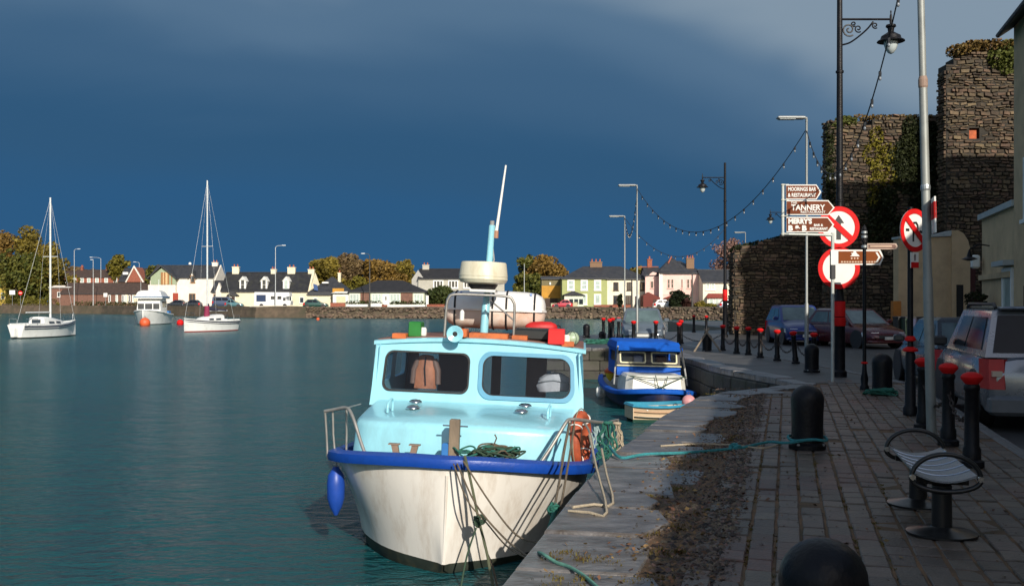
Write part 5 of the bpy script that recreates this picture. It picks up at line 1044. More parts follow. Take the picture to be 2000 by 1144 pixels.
for z, w_ in ((-.12,.20),(-.04,.24),(.05,.20),(.10,.12)): rg.append([(w_*math.cos(2*math.pi*i/12)*(1+.1*math.sin(4*i+z*20)), .14*math.sin(2*math.pi*i/12), z+.015*math.sin(7*i)) for i in range(12)])
MB().loft(rg).build('sheet', mat('grey_white_cloth', (.50,.48,.46), .8, bump=.5, bs=12), t, smooth=60); MB().tube([(-.2,-.12,.0),(0,-.15,.03),(.2,-.12,.0)], .01, 5).build('tie_cord', TRIM_GREY, t)
# blue fender on the far side
c0 = W(656, 957, 11.25); t = thing('fender', 'long blue fender hanging over the left side of the fishing boat', 'fender', tuple(c0)); FB = mat('blue_fender', (.012,.06,.34), .42, var=.15)
MB().lathe([(.02,-.27),(.040,-.23),(.068,-.18),(.095,-.08),(.098,.07),(.086,.17),(.05,.22),(.03,.26)], 18).build('bladder', FB, t, smooth=50); MB().tube([(0,0,.25),(.03,.03,.42)], .008, 5).build('lanyard', TRIM_GREY, t)
# lifebuoy seen nearly edge-on
c0 = W(1134, 858, 11.75); t = thing('lifebuoy', 'faded orange lifebuoy lashed upright beside the wheelhouse', 'lifebuoy', M=Matrix.Translation(c0) @ Matrix.Rotation(R(72),4,'Z') @ Matrix.Rotation(R(-8),4,'Y')); OR2 = mat('faded_orange', (.44,.085,.030), .65, var=.25, vs=6, dirt=((.20,.05,.03), .35, 8))
MB().torus((0,0,0), .27, .065, n=28, m=10).build('ring', OR2, t, smooth=60)
for i in range(4): a = R(45+90*i); MB().torus((.27*math.cos(a),0,.27*math.sin(a)), .070, .008, Matrix.Rotation(-a,3,'Y') @ Matrix.Rotation(R(90),3,'X') , 14, 5).build('band', WHITE, t, fix=False)
MB().torus((0,.0,0), .355, .007, n=28, m=5).build('grab_line', mat('old_rope', (.26,.21,.14), .9), t, fix=False)
# ---- ropes
ROPE_B = mat('brown_rope', (.13,.10,.065), .85, var=.3, vs=30, bump=.6, bs=120); ROPE_G = mat('green_rope', (.020,.13,.095), .8, var=.3, vs=30, bump=.6, bs=120); ROPE_P = mat('pale_rope', (.42,.35,.25), .85, var=.2, vs=30, bump=.6, bs=120); ROPE_T = mat('teal_rope', (.03,.22,.24), .8, var=.3, vs=30, bump=.6, bs=120)
def rope(label, pts, r, m, k=5, name='rope'):
    pts = [Vector(p) for p in pts]; o = pts[0]; mb = MB(); mb.tube([p-o for p in smooth_path(pts, k)], r, 6); q = mb.build(name, m, None, smooth=60, loc=tuple(o)); return tag(q, label, 'rope')
# coil heap on the bow
hp = thing('rope_coil', 'tangled brown and green rope heap around the bow post', 'rope', tuple(W(935, 892, 10.85)))
for i in range(16):
    pts = []; a0 = random.uniform(0,6.28); cx, cy = random.uniform(-.20,.34), random.uniform(-.08,.14); rx, ry = random.uniform(.07,.22), random.uniform(.05,.11); z0 = random.uniform(-.02,.06) + .02*(i % 5)
    for j in range(13): a = a0+j*.55; pts.append((cx+rx*math.cos(a)*(1+.15*math.sin(3*a)), cy+ry*math.sin(a), z0+.025*math.sin(2.3*a+i)))
    MB().tube(smooth_path(pts,3), .010, 5).build('strand', (ROPE_B, ROPE_G, mat('dark_green_rope', (.03,.06,.035), .85))[i % 3], hp, smooth=60, fix=False)
MB().tube([(.16,0,.05),(.17,.01,.15),(.19,0,.20),(.17,0,.24)], .008, 5).build('frayed_end', ROPE_B, hp)
rope('brown mooring rope from the bow down to the quay edge, upper line', [W(905,900,10.2), W(960,985,9.85), W(1010,1045,9.5), W(1060,1060,9.1), W(1085,1062,8.6)], .009, ROPE_B)
rope('brown mooring rope from the bow, lower line to the quay', [W(893,905,10.25), W(930,985,9.9), W(985,1050,9.5), W(1030,1085,8.8), W(1040,1080,7.8)], .010, ROPE_B)
rope('slack brown rope looping below the bow knot', [W(886,905,10.2), W(912,975,9.95), W(950,1020,9.8), W(990,1066,9.5), W(1035,1092,8.6)], .008, ROPE_B)
rope('green rope hanging from the bow to the water', [W(908,890,10.3), W(915,920,10.15), W(925,965,10.1), W(935,1015,10.05), W(950,1075,9.95), W(963,1144,9.7)], .014, mat('olive_rope', (.10,.11,.06), .85, bump=.6, bs=120))
rope('thin brown line dropping from the bow knot', [W(937,1020,10.05), W(948,1070,10.0), W(962,1105,9.9), W(972,1150,9.7)], .010, ROPE_B); rope('dark green line slanting from the bow knot to the water', [W(930,1030,10.02), W(912,1085,10.0), W(900,1146,9.9)], .009, mat('dark_green_rope', (.03,.06,.035), .85))
kn = thing('rope_knot', 'dark green rope knot hanging under the bow', 'rope', tuple(W(936,1018,10.03)))
for i in range(9): a = i*.7; MB().torus((random.uniform(-.02,.02),random.uniform(-.02,.02),random.uniform(-.03,.03)), .045, .010, Matrix.Rotation(a,3,'Z') @ Matrix.Rotation(i*1.1,3,'X'), 14, 5).build('loop', mat('dark_green_rope', (.03,.06,.035), .85), kn, fix=False)
kn = thing('rope_knot', 'bright green rope knot at the foot of the right hand rail', 'rope', tuple(W(1083,993,9.2)))
for i in range(9): a = i*.7; MB().torus((random.uniform(-.02,.02),random.uniform(-.02,.02),random.uniform(-.02,.02)), .04, .011, Matrix.Rotation(a,3,'Z') @ Matrix.Rotation(i*1.1,3,'X'), 14, 5).build('loop', ROPE_G, kn, fix=False)
rope('brown rope from the right rail to the green knot, left strand', [W(1113,826,10.9), W(1104,870,10.5), W(1094,930,9.8), W(1084,985,9.2)], .012, ROPE_B); rope('brown rope from the right rail to the green knot, right strand', [W(1122,830,10.9), W(1114,880,10.4), W(1104,940,9.7), W(1095,990,9.2)], .011, ROPE_B)
rope('bright green rope tail falling from the knot over the quay edge', [W(1083,995,9.2), W(1078,1015,9.0), W(1070,1040,8.8), W(1063,1060,8.6)], .022, ROPE_G)
g1, g2 = G(1185,1008), G(1197,990)
S1_, S2_ = W(1151,848,10.3), W(1175,876,9.9)
rope('pale rope loop from the right rail down to the coping, near strand', [S1_, S1_.lerp(g1,.5), g1+Vector((0,0,.03)), G(1150,1009)+Vector((0,0,.035)), G(1110,1006)+Vector((0,0,.035))], .011, ROPE_P, 3); rope('pale rope loop from the right rail down to the coping, far strand', [S2_, S2_.lerp(g2,.5), g2+Vector((0,0,.03)), G(1160,993)+Vector((0,0,.035)), G(1118,999)+Vector((0,0,.035))], .011, ROPE_P, 3)
# rope bundle on the rail
for lab, px, mm, w_ in (('green net rope bundle tied on the right hand rail', 1186, ROPE_G, 11), ('beige rope bundle tied on the rail end post', 1205, ROPE_P, 6), ('white and teal cord tangle hanging inside the right hand rail', 1166, mat('pale_teal_cord', (.30,.40,.40), .8), 10)):
    Yq = 11.9 if px > 1200 else 11.5; t = thing('rope_bundle', lab, 'rope', tuple(W(px, 860, Yq)))
    for i in range(9):
        x0 = random.uniform(-w_,w_)*.0055; pts = [(x0+random.uniform(-.02,.02)*j, random.uniform(-.04,.04), .22-.07*j-random.uniform(0,.03)) for j in range(7 if px != 1166 else 5)]; MB().tube(smooth_path(pts,3), random.uniform(.007,.012), 5).build('strand', mm, t, smooth=60, fix=False)
    MB().torus((0,0,.20), .04, .014, Matrix.Rotation(R(90),3,'X'), 12, 5).build('wrap', mm, t, fix=False)
# ------------------------------------------------------------------ blue boat and dinghy in the dock
BBLUE = mat('bright_blue_paint', (.008,.095,.46), .6, var=.15, vs=4, spec=.15, dirt=((.006,.05,.24), .25, 5)); CRM = mat('cream_trim', (.66,.60,.36), .5); DBLU = mat('dark_blue_hull', (.012,.022,.075), .5, var=.3, dirt=((.05,.03,.025), .35, 2))
BB_M = Matrix.Translation((3.72, 25.3, WATER)) @ Matrix.Rotation(R(1.5), 4, 'Z') @ Matrix.Rotation(R(1.5), 4, 'Y')
bb = thing('blue_boat', 'small blue and white cabin boat berthed inside the dock', 'boat', M=BB_M)
STB = dens([(0,.05,.02,.58,.15),(.1,.38,.08,.57,-.05),(.35,.72,.35,.53,-.2),(.8,.94,.62,.48,-.25),(1.6,1.04,.85,.43,-.3),(3.2,1.06,.92,.40,-.3),(5.0,1.0,.85,.44,-.25),(6.2,.85,.7,.5,-.15)], 2)
hull_parts(bb, STB, DBLU, DKBOT, DECK, .06, 5, .06); rail_strip(bb, STB, BBLUE, 'rub_rail', .05, .13, .02, .09)
def bl(px, py, Y): return BB_M.inverted() @ W(px, py, Y)
m = MB(); rg = lambda w, y0, z: [(-w*.8,y0,z),(-w,y0+.25,z),(-w,2.6,z),(w,2.6,z),(w,y0+.25,z),(w*.8,y0,z)]
m.loft([rg(.80,.85,.40), rg(.76,.95,.80), rg(.70,1.05,.86)]); m.build('cuddy', mat('offwhite_paint', (.72,.70,.62), .45, var=.08, dirt=((.42,.38,.28), .25, 4)), bb)
m = MB(); m.loft([[(-.86,2.25,.78),(.86,2.25,.78),(.86,4.2,.78),(-.86,4.2,.78)],[(-.86,2.30,1.03),(.86,2.30,1.03),(.86,4.2,1.03),(-.86,4.2,1.03)]]); m.build('wheelhouse_lower', BBLUE, bb)
fz = lambda x, z, dy: (x, 2.30+(z-1.03)*.42+dy, z)
m = MB(); holed(m, (-.85,-.01,1.031,1.46), rrect(-.78,-.07,1.10,1.40,.05), 6, fz, .05); holed(m, (-.01,.85,1.031,1.46), rrect(.07,.78,1.10,1.40,.05), 6, fz, .05); m.build('wheelhouse_front', mat('dark_window_surround', (.035,.03,.03), .6), bb)
for c in (-.425,.425):
    h_ = rrect(c-.355,c+.355,1.10,1.40,.05); k = len(h_); g_ = [(c+(x-c)*.90, 1.25+(z-1.25)*.80) for x, z in h_]; mm = MB()
    A = [fz(x,z,-.012) for x, z in h_]; B = [fz(x,z,-.012) for x, z in g_]; Cc = [fz(x,z,.03) for x, z in g_]; D = [fz(x,z,.03) for x, z in h_]; fs = []
    for q in range(4): fs += [(q*k+i, q*k+(i+1)%k, ((q+1)%4)*k+(i+1)%k, ((q+1)%4)*k+i) for i in range(k)]
    mm.add(A+B+Cc+D, fs); wf = mm.build('window_frame', CRM, bb); MB().add([fz(x,z,.012) for x, z in g_], [tuple(range(k))]).build('windscreen', GLZ, wf, fix=False)
MB().box(-.87,.87,2.24,2.29,1.022,1.05).build('cream_strip', CRM, bb, fix=False)
for sx in (-1,1):
    sf = lambda x, z, dy: (sx*(.86-dy), x, z)
    m = MB(); holed(m, (2.44,4.2,1.031,1.46), rrect(2.7,3.9,1.12,1.40,.05), 6, sf, .04); m.build('wheelhouse_side', BBLUE, bb)
    MB().tube([bl(1207 if sx < 0 else 1329,676,25.9), (sx*.93,2.1,1.02), (sx*.98,1.9,.55)], .022, 6).build('screen_strut', TRIM_GREY, bb)
MB().box(-.82,.82,4.1,4.15,.8,1.45).build('wheelhouse_back', mat('cream_interior', (.55,.52,.42), .7), bb, fix=False)
for x, w_, m_ in ((-.5,.16,CRM), (-.2,.12,WHITE), (.45,.14,INTW)): MB().bbox(x-w_,x+w_,2.9,3.2,.9,1.28,.04).build('seat_back', m_, bb)
m = MB(); m.loft([[(-.88,2.24,1.44),(.88,2.24,1.44),(.88,4.3,1.46),(-.88,4.3,1.46)],[(-.90,2.22,1.50),(.90,2.22,1.50),(.90,4.3,1.52),(-.90,4.3,1.52)],[(-.84,2.55,1.66),(.84,2.55,1.66),(.84,4.3,1.68),(-.84,4.3,1.68)],[(-.75,2.75,1.69),(.75,2.75,1.69),(.75,4.3,1.71),(-.75,4.3,1.71)]]); m.build('roof', BBLUE, bb)
for pts in ([(-.7,.9,.85),(-.3,.85,.72),(.2,.8,.55)], [(.7,.95,.85),(.3,.8,.7),(-.1,.6,.5)], [(-.05,.9,.88),(0,.7,.6),(.02,.3,.6)], [(-.75,.9,.86),(0,.84,.80),(.75,.9,.86)], [(.25,.85,.86),(.15,.72,.62),(-.2,.5,.55)]): MB().tube(smooth_path(pts,4), .012, 5).build('lashing', mat('dark_green_rope', (.03,.06,.035), .85), bb)
m = MB()
t = thing('orange_dan_buoy', 'red and yellow buoy bag on the side deck behind the fishing boat', 'buoy', tuple(BB_M @ Vector((-.72,4.9,.63)))); MB().lathe([(.02,-.22),(.10,-.12),(.16,.02)], 10).build('lower_cone', mat('yellow_plastic', (.70,.50,.03), .5), t); MB().lathe([(.16,.02),(.17,.10),(.10,.16),(.0,.17)], 10).build('upper_cap', mat('orange_red_plastic', (.62,.10,.02), .5), t)
t = thing('fender', 'small white fender beside the blue boat stern', 'fender', tuple(BB_M @ Vector((-1.19,3.6,.20)))); MB().lathe([(.02,-.16),(.07,-.1),(.075,.08),(.03,.14)], 12).build('bladder', WHITE, t, smooth=60); MB().tube([(0,0,.13),(.02,.02,.3)], .008, 5).build('lanyard', TRIM_GREY, t)
t = thing('mooring_buoy', 'pink mooring buoy between the dinghy and the dock wall', 'buoy', tuple(W(1345,784,23.6))); MB().lathe([(.16*math.sin(a)+.001, -.16*math.cos(a)) for a in [i*math.pi/9 for i in range(10)]], 14).build('float', mat('pink_buoy', (.62,.28,.28), .5), t, smooth=60); MB().torus((0,0,.18), .04, .01, n=10, m=5).build('ring', CHROME, t)
# dinghy
DG_M = Matrix.Translation((2.80, 23.7, WATER)) @ Matrix.Rotation(R(-80), 4, 'Z')
dg = thing('dinghy', 'small cream rowing dinghy with turquoise gunwale tied below the blue boat', 'dinghy', M=DG_M); TUR = mat('turquoise_paint', (.03,.24,.36), .45, var=.15); BUFF = mat('buff_hull', (.62,.46,.30), .5, var=.08, dirt=((.42,.28,.18), .25, 5))
STG = dens([(-.08,.36,.26,.40,.02),(.25,.46,.36,.38,-.05),(.7,.50,.40,.37,-.08),(1.1,.40,.29,.39,-.06),(1.4,.20,.10,.42,.0),(1.5,.04,.02,.45,.1)], 2)
hull_parts(dg, STG, BUFF, mat('green_bottom', (.02,.07,.05), .6), mat('dinghy_floor', (.50,.50,.46), .7), .07, 4, .25, ('hull','bottom','floor')); rail_strip(dg, STG, TUR, 'gunwale', .03, .07, .01, .03)
rail_strip(dg, [(a,b-.03,c,d-.13,e) for a,b,c,d,e in STG], mat('buff_strake', (.48,.30,.18), .5), 'strake', .012, .025, 0, .03)
for y in (.2,.75): MB().box(-.42,.42,y,y+.2,.28,.31).build('thwart', DARKW if y > .5 else WHITE, dg, fix=False)
MB().box(-.34,.34,-.10,-.083,.08,.40).build('transom', BUFF, dg, fix=False)

# ------------------------------------------------------------------ mooring bollards
def moor(label, loc, h=.66, r=.18, skirt=True, group='black dome topped mooring bollards'):
    t = thing('mooring_bollard', label, 'bollard', tuple(loc), group=group); dome = [(r*math.cos(a), h-r*.95+r*.95*math.sin(a)) for a in [i*math.pi/2/8 for i in range(8)]] + [(.001, h)]
    MB().lathe([(r*.99,.0),(r*.97,.06),(r*.94,h*.3),(r*.96,h*.55)] + dome, 28).build('shaft', BLACK, t, smooth=50)
    if skirt:
        MB().lathe([(r*1.12,0),(r*1.12,.05),(r*.98,.075)], 28).build('base_ring', BLACK, t, smooth=40)
        for a in range(4): MB().lathe([(.018,.05),(.018,.066),(.008,.072)], 6, (r*1.055*math.cos(R(45+90*a)), r*1.055*math.sin(R(45+90*a)), 0)).build('bolt', STEEL, t)
    return t
moor('large black mooring bollard cut off by the bottom edge', (1.30,4.28,0), .615, .182)
moor('black mooring bollard with blue rope looped round its foot', (3.23,11.2,0), .70, .178); moor('black mooring bollard beside the white sign post', (6.85,23.4,-.004), .66, .165); moor('black mooring bollard with green net at its foot', (6.47,17.9,0), .71, .178)
moor('black mooring bollard with leaning timbers on the far pavement', (6.4,33.6,-.05), .62, .16); moor('lone mooring bollard at the outer end of the pier', (3.6,49.5,-.1), .66, .17); moor('short mooring bollard beside the green nets on the pier', (4.1,46.5,-.1), .40, .17)
# blue rope from bollard to boat
r0 = Vector((3.23,11.2,0)); pts = [(r0.x+.205*math.cos(a), r0.y+.205*math.sin(a), .115+.012*math.sin(3*a)) for a in [R(-100+i*20) for i in range(19)]]
rope('teal mooring rope looped round the bollard and run to the boat', [Vector(p) for p in pts] + [Vector((r0.x-.25,r0.y-.05,.07)), G(1500,868)+Vector((0,0,.03)), G(1450,877)+Vector((0,0,.02)), G(1400,882)+Vector((0,0,.02)), G(1340,889)+Vector((0,0,.03)), G(1260,892)+Vector((0,0,.03)), W(1212,893,10.4), W(1190,870,11.0)], .016, ROPE_T, 4)
rope('pale rope lying beside the teal rope across the setts', [G(1290,874)+Vector((0,0,.02)), G(1360,870)+Vector((0,0,.02)), G(1430,872)+Vector((0,0,.02)), G(1490,878)+Vector((0,0,.02)), G(1530,870)+Vector((0,0,.03))], .010, ROPE_P, 4)
kn = thing('rope_knot', 'teal knot in the rope left of the looped bollard', 'rope', tuple(G(1437,877)+Vector((0,0,.03))))
for i in range(6): MB().torus((random.uniform(-.04,.04),random.uniform(-.02,.02),0), .03, .012, Matrix.Rotation(i*.9,3,'Z') @ Matrix.Rotation(i*1.3,3,'X'), 12, 5).build('loop', ROPE_T, kn, fix=False)
rope('green rope lying across the nearest coping stones', [W(1040,1080,7.2), G(1055,1085)+Vector((0,0,.02)), G(1085,1103)+Vector((0,0,.02)), G(1110,1112)+Vector((0,0,.02)), G(1140,1130)+Vector((0,0,.02)), G(1175,1160)+Vector((0,0,.02))], .011, mat('pale_green_rope', (.10,.26,.20), .8, var=.3, vs=30), 5)
NETG = mat('green_net', (.03,.16,.11), .85, var=.4, vs=20)
def netheap(label, c, r, n=14):
    t = thing('net_heap', label, 'fishing net', tuple(c))
    for i in range(n):
        pts = [(random.uniform(-r,r), random.uniform(-r,r)*.6, random.uniform(0,.12)*(1 if r < .4 else 1.6)) for _ in range(6)]; MB().tube(smooth_path(pts,3), .012, 5).build('strand', NETG, t, smooth=60, fix=False)
netheap('green net heap round the foot of a mooring bollard', (6.35,17.6,.0), .28); netheap('flat heap of green nets on the pier edge', (3.6,42.0,-.1), .7, 20)

# ------------------------------------------------------------------ bollards with red caps and chains
RB_PROF = [(.115,0),(.115,.05),(.085,.07),(.085,.16),(.070,.19),(.064,.70),(.075,.72),(.075,.75),(.060,.77)]
def redbollard(label, loc, h=.88, group='red capped iron bollards', r=1.0):
    t = thing('red_capped_bollard', label, 'bollard', tuple(loc), group=group); k = h/.88
    MB().lathe([(a*r, b*k) for a, b in RB_PROF], 16).build('shaft', BLACK, t, smooth=40)
    MB().lathe([(.060*r,.765*k),(.080*r,.79*k),(.102*r,.815*k),(.104*r,.835*k),(.085*r,.86*k),(.04*r,.878*k),(.001,.88*k)], 18).build('cap', RED, t, smooth=40); return t
redbollard('nearest red capped bollard at the right, beside the silver car bumper', (4.49,10.0,0), .92); redbollard('second red capped bollard from the right edge, behind the grey pole', (4.90,11.5,0), .92); redbollard('third red capped bollard from the right edge, behind the grey pole foot', (5.22,13.0,0), .90)
ROW = [(7.0,34.0),(7.02,32.0),(7.2,31.2),(7.15,29.5),(7.25,28.0),(7.40,26.7),(7.46,25.3)]
names_ = ['farthest red capped bollard of the chained row, left of the dark blue car', 'second farthest bollard of the chained row', 'third farthest bollard of the chained row', 'middle bollard of the chained row by the castle', 'third nearest bollard of the chained row, before the dark blue car', 'second nearest bollard of the chained row, leaning', 'nearest bollard of the chained row, behind the mooring bollard']
for (x, y), l in zip(ROW, names_):
    o = redbollard(l, (x, y, -.006), .86, 'chained red capped bollards by the castle', .95)
    if 'leaning' in l: o.rotation_euler = (0, R(-5), 0)
FAR = [((6.0,36.8,-.1),'red capped bollard right of the slate grey car'), ((5.62,40.0,-.1),'red capped bollard before the right headlight of the slate car'), ((4.75,40.0,-.1),'red capped bollard before the left wheel of the slate car'),
       ((4.2,44.0,-.1),'front bollard of the cluster on the pier end'), ((4.25,47.6,-.1),'left rear bollard of the cluster on the pier end'), ((4.7,47.7,-.1),'middle bollard of the cluster on the pier end'), ((5.1,49.0,-.1),'right rear bollard of the cluster on the pier end'), ((4.35,45.6,-.1),'inner bollard of the cluster on the pier end'),
       ((10.3,58.0,-.1),'far red capped bollard against the water, left one'), ((10.55,55.6,-.1),'far red capped bollard against the water, middle one'), ((6.9,41.8,-.1),'red capped bollard against the water right of the slate car')]
for l, lab in FAR: redbollard(lab, l, .98, 'red capped bollards on the pier', 1.05)
pole('iron_post', 'plain black post against the water near the lamp', 1421, 616, 60, BLACK, .09, -.1, 'post')
CHAIN = mat('rusty_chain', (.05,.035,.028), .7, .4)
def chain(label, a, b, drop):
    a, b = Vector(a), Vector(b); pts = sag((0,0,0), b-a, drop, 16); t = thing('chain', label, 'chain', tuple(a), group='chains between the red capped bollards')
    for i in range(16):
        p, q = pts[i], pts[i+1]; c = (p+q)/2; d = (q-p); L_ = d.length; u = d.normalized(); s_ = u.orthogonal().normalized() if i % 2 else u.cross(u.orthogonal()).normalized()
        lp = [c+u*(L_*.62*math.cos(w))+s_*(.022*math.sin(w)) for w in [2*math.pi*j/8 for j in range(9)]]; MB().tube(lp, .008, 4, False).build('chain_link', CHAIN, t, fix=False)
for i in range(len(ROW)-1): chain('sagging chain of the chained row, %s span from the far end' % ['first','second','third','fourth','fifth','sixth'][i], (ROW[i][0],ROW[i][1],.56), (ROW[i+1][0],ROW[i+1][1],.56), .30)
chain('sagging chain right of the slate grey car', (6.0,36.8,.5), (7.0,34.0,.56), .28); chain('long sagging chain before the slate grey car', (5.62,40.0,.5), (6.0,36.8,.5), .30)
chain('near chain between the two closest red capped bollards', (4.49,10.0,.62), (4.90,11.5,.62), .25); chain('chain behind the grey pole between red capped bollards', (4.90,11.5,.62), (5.22,13.0,.60), .25)
for lab, a, b in (('leaning weathered plank against the far mooring bollard', (5.9,33.2,-.02), (6.45,33.5,.75)), ('second leaning plank at the far mooring bollard', (6.75,33.0,-.02), (6.3,33.5,.72))):
    o = MB().tube([Vector((0,0,0)), Vector(b)-Vector(a)], .035, 4).build('plank', TIMB, None, loc=a); tag(o, lab, 'plank')

# ------------------------------------------------------------------ bench
MESHM = mat('perforated_steel_seat', (.30,.31,.32), .42, .85, var=.25, vs=60, bump=.6, bs=160)
A = Vector((2.98,7.1,0)); B = Vector((3.22,8.12,0)); ax = (B-A).normalized(); rz = math.atan2(-ax.x, ax.y); LN = (B-A).length
be = thing('bench', 'backless bench of perforated steel with black hoop arms on round pedestals', 'bench', tuple(A), rz)
for y in (0, LN):
    MB().lathe([(.235,0),(.235,.012),(.16,.030),(.075,.045),(.068,.05),(.066,.28),(.074,.285),(.074,.30),(.066,.305),(.066,.335),(.05,.345)], 26, (0,y,0)).build('pedestal', mat('satin_black_steel', (.022,.022,.022), .3, .3, var=.2), be, smooth=35)
def seat_pt(u, y): x = -.195 + .39*u; return (x, y, .385 + .05*(2*abs(u-.5))**2)
seat = MB(); NY = 14
y0_, y1_ = -.16, LN+.16
seat.loft([[seat_pt(i/12, y0_+(y1_-y0_)*j/NY) for i in range(13)] + [(seat_pt(i/12,0)[0], y0_+(y1_-y0_)*j/NY, seat_pt(i/12,0)[2]-.012) for i in range(12,-1,-1)] for j in range(NY+1)]); so = seat.build('seat', MESHM, be, smooth=40)
for j in range(1,6):
    yy = y0_+(y1_-y0_)*j/6; MB().tube([(seat_pt(i/8,0)[0], yy, seat_pt(i/8,0)[2]+.002) for i in range(9)], .006, 5).build('seat_rib', CHROME, be, fix=False)
for y in (y0_, y1_):
    pts = [(.222*math.cos(a), y, .40+.17*math.sin(a) if math.sin(a) > 0 else .40+.085*math.sin(a)) for a in [2*math.pi*i/28 for i in range(29)]]; MB().tube(pts, .017, 8, False).build('hoop_arm', mat('satin_black_steel', (.022,.022,.022), .3, .3), be, smooth=60)
    for sx in (-1,1): MB().lathe([(.001,-.02),(.02,-.02),(.022,.0),(.001,.02)], 10, (sx*.215,y-.012,.41), 'y').build('hoop_bolt', CHROME, be)
for y in (0, LN): MB().box(-.17,.17,y-.03,y+.03,.343,.378).build('seat_bracket', BLACK, be, fix=False)

# ------------------------------------------------------------------ lamp posts, poles
def scroll(cx, cz, r0, r1, turns, start, s=1, n=22): return [(cx + s*(r0+(r1-r0)*i/n)*math.cos(start+turns*2*math.pi*i/n), 0, cz+(r0+(r1-r0)*i/n)*math.sin(start+turns*2*math.pi*i/n)) for i in range(n+1)]
GLOBE = mat('frosted_lamp_glass', (.45,.50,.50), .25, var=.1)
def heritage(label, loc, h, arm, side=1, band=True, zband=1.3, rz=0.0):
    t = thing('heritage_lamp_post', label, 'lamp post', tuple(loc), rz, 'black heritage lamp posts with scroll brackets'); s = side
    MB().lathe([(.15,0),(.15,.12),(.115,.16),(.11,zband),(.125,zband+.02),(.10,zband+.06),(.075,zband+.25),(.068,h*.6),(.055,h)], 18).build('post', BLACK, t, smooth=40)
    if band: MB().lathe([(.115,zband-.52),(.125,zband-.50),(.125,zband-.35),(.10,zband-.33),(.118,zband-.32),(.118,zband+.01),(.105,zband+.03)], 18).build('red_collar', RED, t, smooth=40)
    for z in (h*.45,h*.78): MB().lathe([(.05,z-.04),(.085,z-.02),(.085,z+.02),(.05,z+.04)], 16).build('ring', BLACK, t, smooth=40)
    za = h-.72; sw = MB(); ir = BLACK
    MB().tube([(s*.05,0,za),(s*arm,0,za)], .024, 8).build('arm', ir, t); sw.tube(scroll(s*.20,za-.22,.02,.15,1.6,R(90),s), .018, 5)
    b = MB(); b.tube(smooth_path([(s*.05,0,za-.55),(s*.22,0,za-.50),(s*.42,0,za-.36),(s*.60,0,za-.20),(s*.72,0,za-.05)],4), .020, 6); b.build('bracket_brace', ir, t, smooth=60); sw.build('bracket_scroll', ir, t, smooth=60)
    for c_, r_ in (((s*.76,za-.13),.07),((s*.40,za-.20),.085),((s*.30,za-.10),.06)): q = MB(); q.tube(scroll(c_[0],c_[1],.015,r_,1.3,R(200),s), .015, 5); q.build('bracket_scroll', ir, t, smooth=60)
    x = s*(arm+.02); MB().lathe([(.001,.20),(.018,.17),(.012,.12),(.025,.08),(.03,-.04),(.02,-.12)], 12, (x,0,za)).build('finial', ir, t, smooth=40)
    MB().lathe([(.03,-.10),(.10,-.12),(.11,-.16),(.07,-.19),(.06,-.27),(.12,-.31),(.20,-.36),(.22,-.43),(.28,-.46),(.29,-.48),(.16,-.48)], 24, (x,0,za)).build('lantern_hood', ir, t, smooth=35)
    MB().lathe([(.145,-.475),(.14,-.56),(.11,-.65),(.06,-.72),(.001,-.75)], 20, (x,0,za)).build('lantern_glass', GLOBE, t, smooth=50); return t
heritage('tall black lamp post carrying the two round traffic signs', (7.04,22.0,-.01), 8.4, 1.08, 1, True, 1.62)
heritage('black lamp post with red collar at the end of the castle wall', (10.4,50.0,-.1), 8.5, 1.08, -1, True, 2.3)
heritage('distant black lamp post behind the brown direction signs', (17.75,66.0,-.1), 8.2, 1.08, -1, False)
def ledlight(label, loc, h, side=-1, r=.036, armL=.75):
    t = thing('street_light', label, 'street light', tuple(loc)); MB().tube([(0,0,0),(0,0,h*.25),(0,0,h*.255),(0,0,h)], [r*1.5,r*1.5,r,r*.8], 12).build('pole', PGL, t, smooth=40)
    MB().tube([(0,0,h-.08),(0,0,h+.02),(side*.2,0,h+.03)], .035, 8).build('spigot', PGL, t, smooth=60); MB().bbox(min(side*.05,side*armL), max(side*.05,side*armL), -.12, .12, h-.01, h+.06, .025).build('lantern', mat('aluminium_lantern', (.32,.33,.32), .45, .4), t); MB().box(min(side*.3,side*(armL-.05)), max(side*.3,side*(armL-.05)), -.09,.09,h-.022,h-.008).build('lens', GLOBE, t, fix=False); return t
PGL = mat('galvanised_pole', (.24,.25,.24), .5, .45, var=.15, vs=8)
ledlight('slim galvanised street light behind the brown direction signs', (7.48,26.0,-.01), 6.26); ledlight('galvanised street light standing before the slate grey car', (4.96,40.6,-.1), 6.3); ledlight('shorter galvanised street light left of the slate grey car', (5.35,48.6,-.1), 5.75)
ledlight('distant galvanised street light beside the bare pinkish tree', (15.5,68.0,-.1), 6.3)
gp = thing('grey_pole', 'tall weathered grey pole standing behind the bench', 'pole', (5.04,12.3,-.01), 0); gp.rotation_euler = (0, R(-1.4), 0)
MB().tube([(0,0,0),(0,0,1.9),(0,0,1.92),(0,0,4.2),(0,0,4.25),(0,0,9.0)], [.058,.056,.050,.048,.042,.037], 14).build('shaft', mat('weathered_grey_pole', (.27,.28,.26), .55, .3, var=.22, vs=6, dirt=((.16,.15,.12), .3, 3)), gp, smooth=40)
MB().lathe([(.052,2.95),(.057,2.97),(.057,3.0),(.052,3.02)], 14).build('clamp', STEEL, gp); MB().lathe([(.048,4.18),(.055,4.2),(.055,4.28),(.044,4.32)], 14).build('joint_collar', mat('rusty_collar', (.30,.20,.15), .7), gp)
sg = MB(); sg.M = Matrix.Rotation(R(73),4,'Z'); sg.bbox(-.19,.19,-.010,.010,2.43,2.86,.004); sgo = sg.build('edge_on_sign', WHITE, gp); sgo.location = (.07,-.05,0)
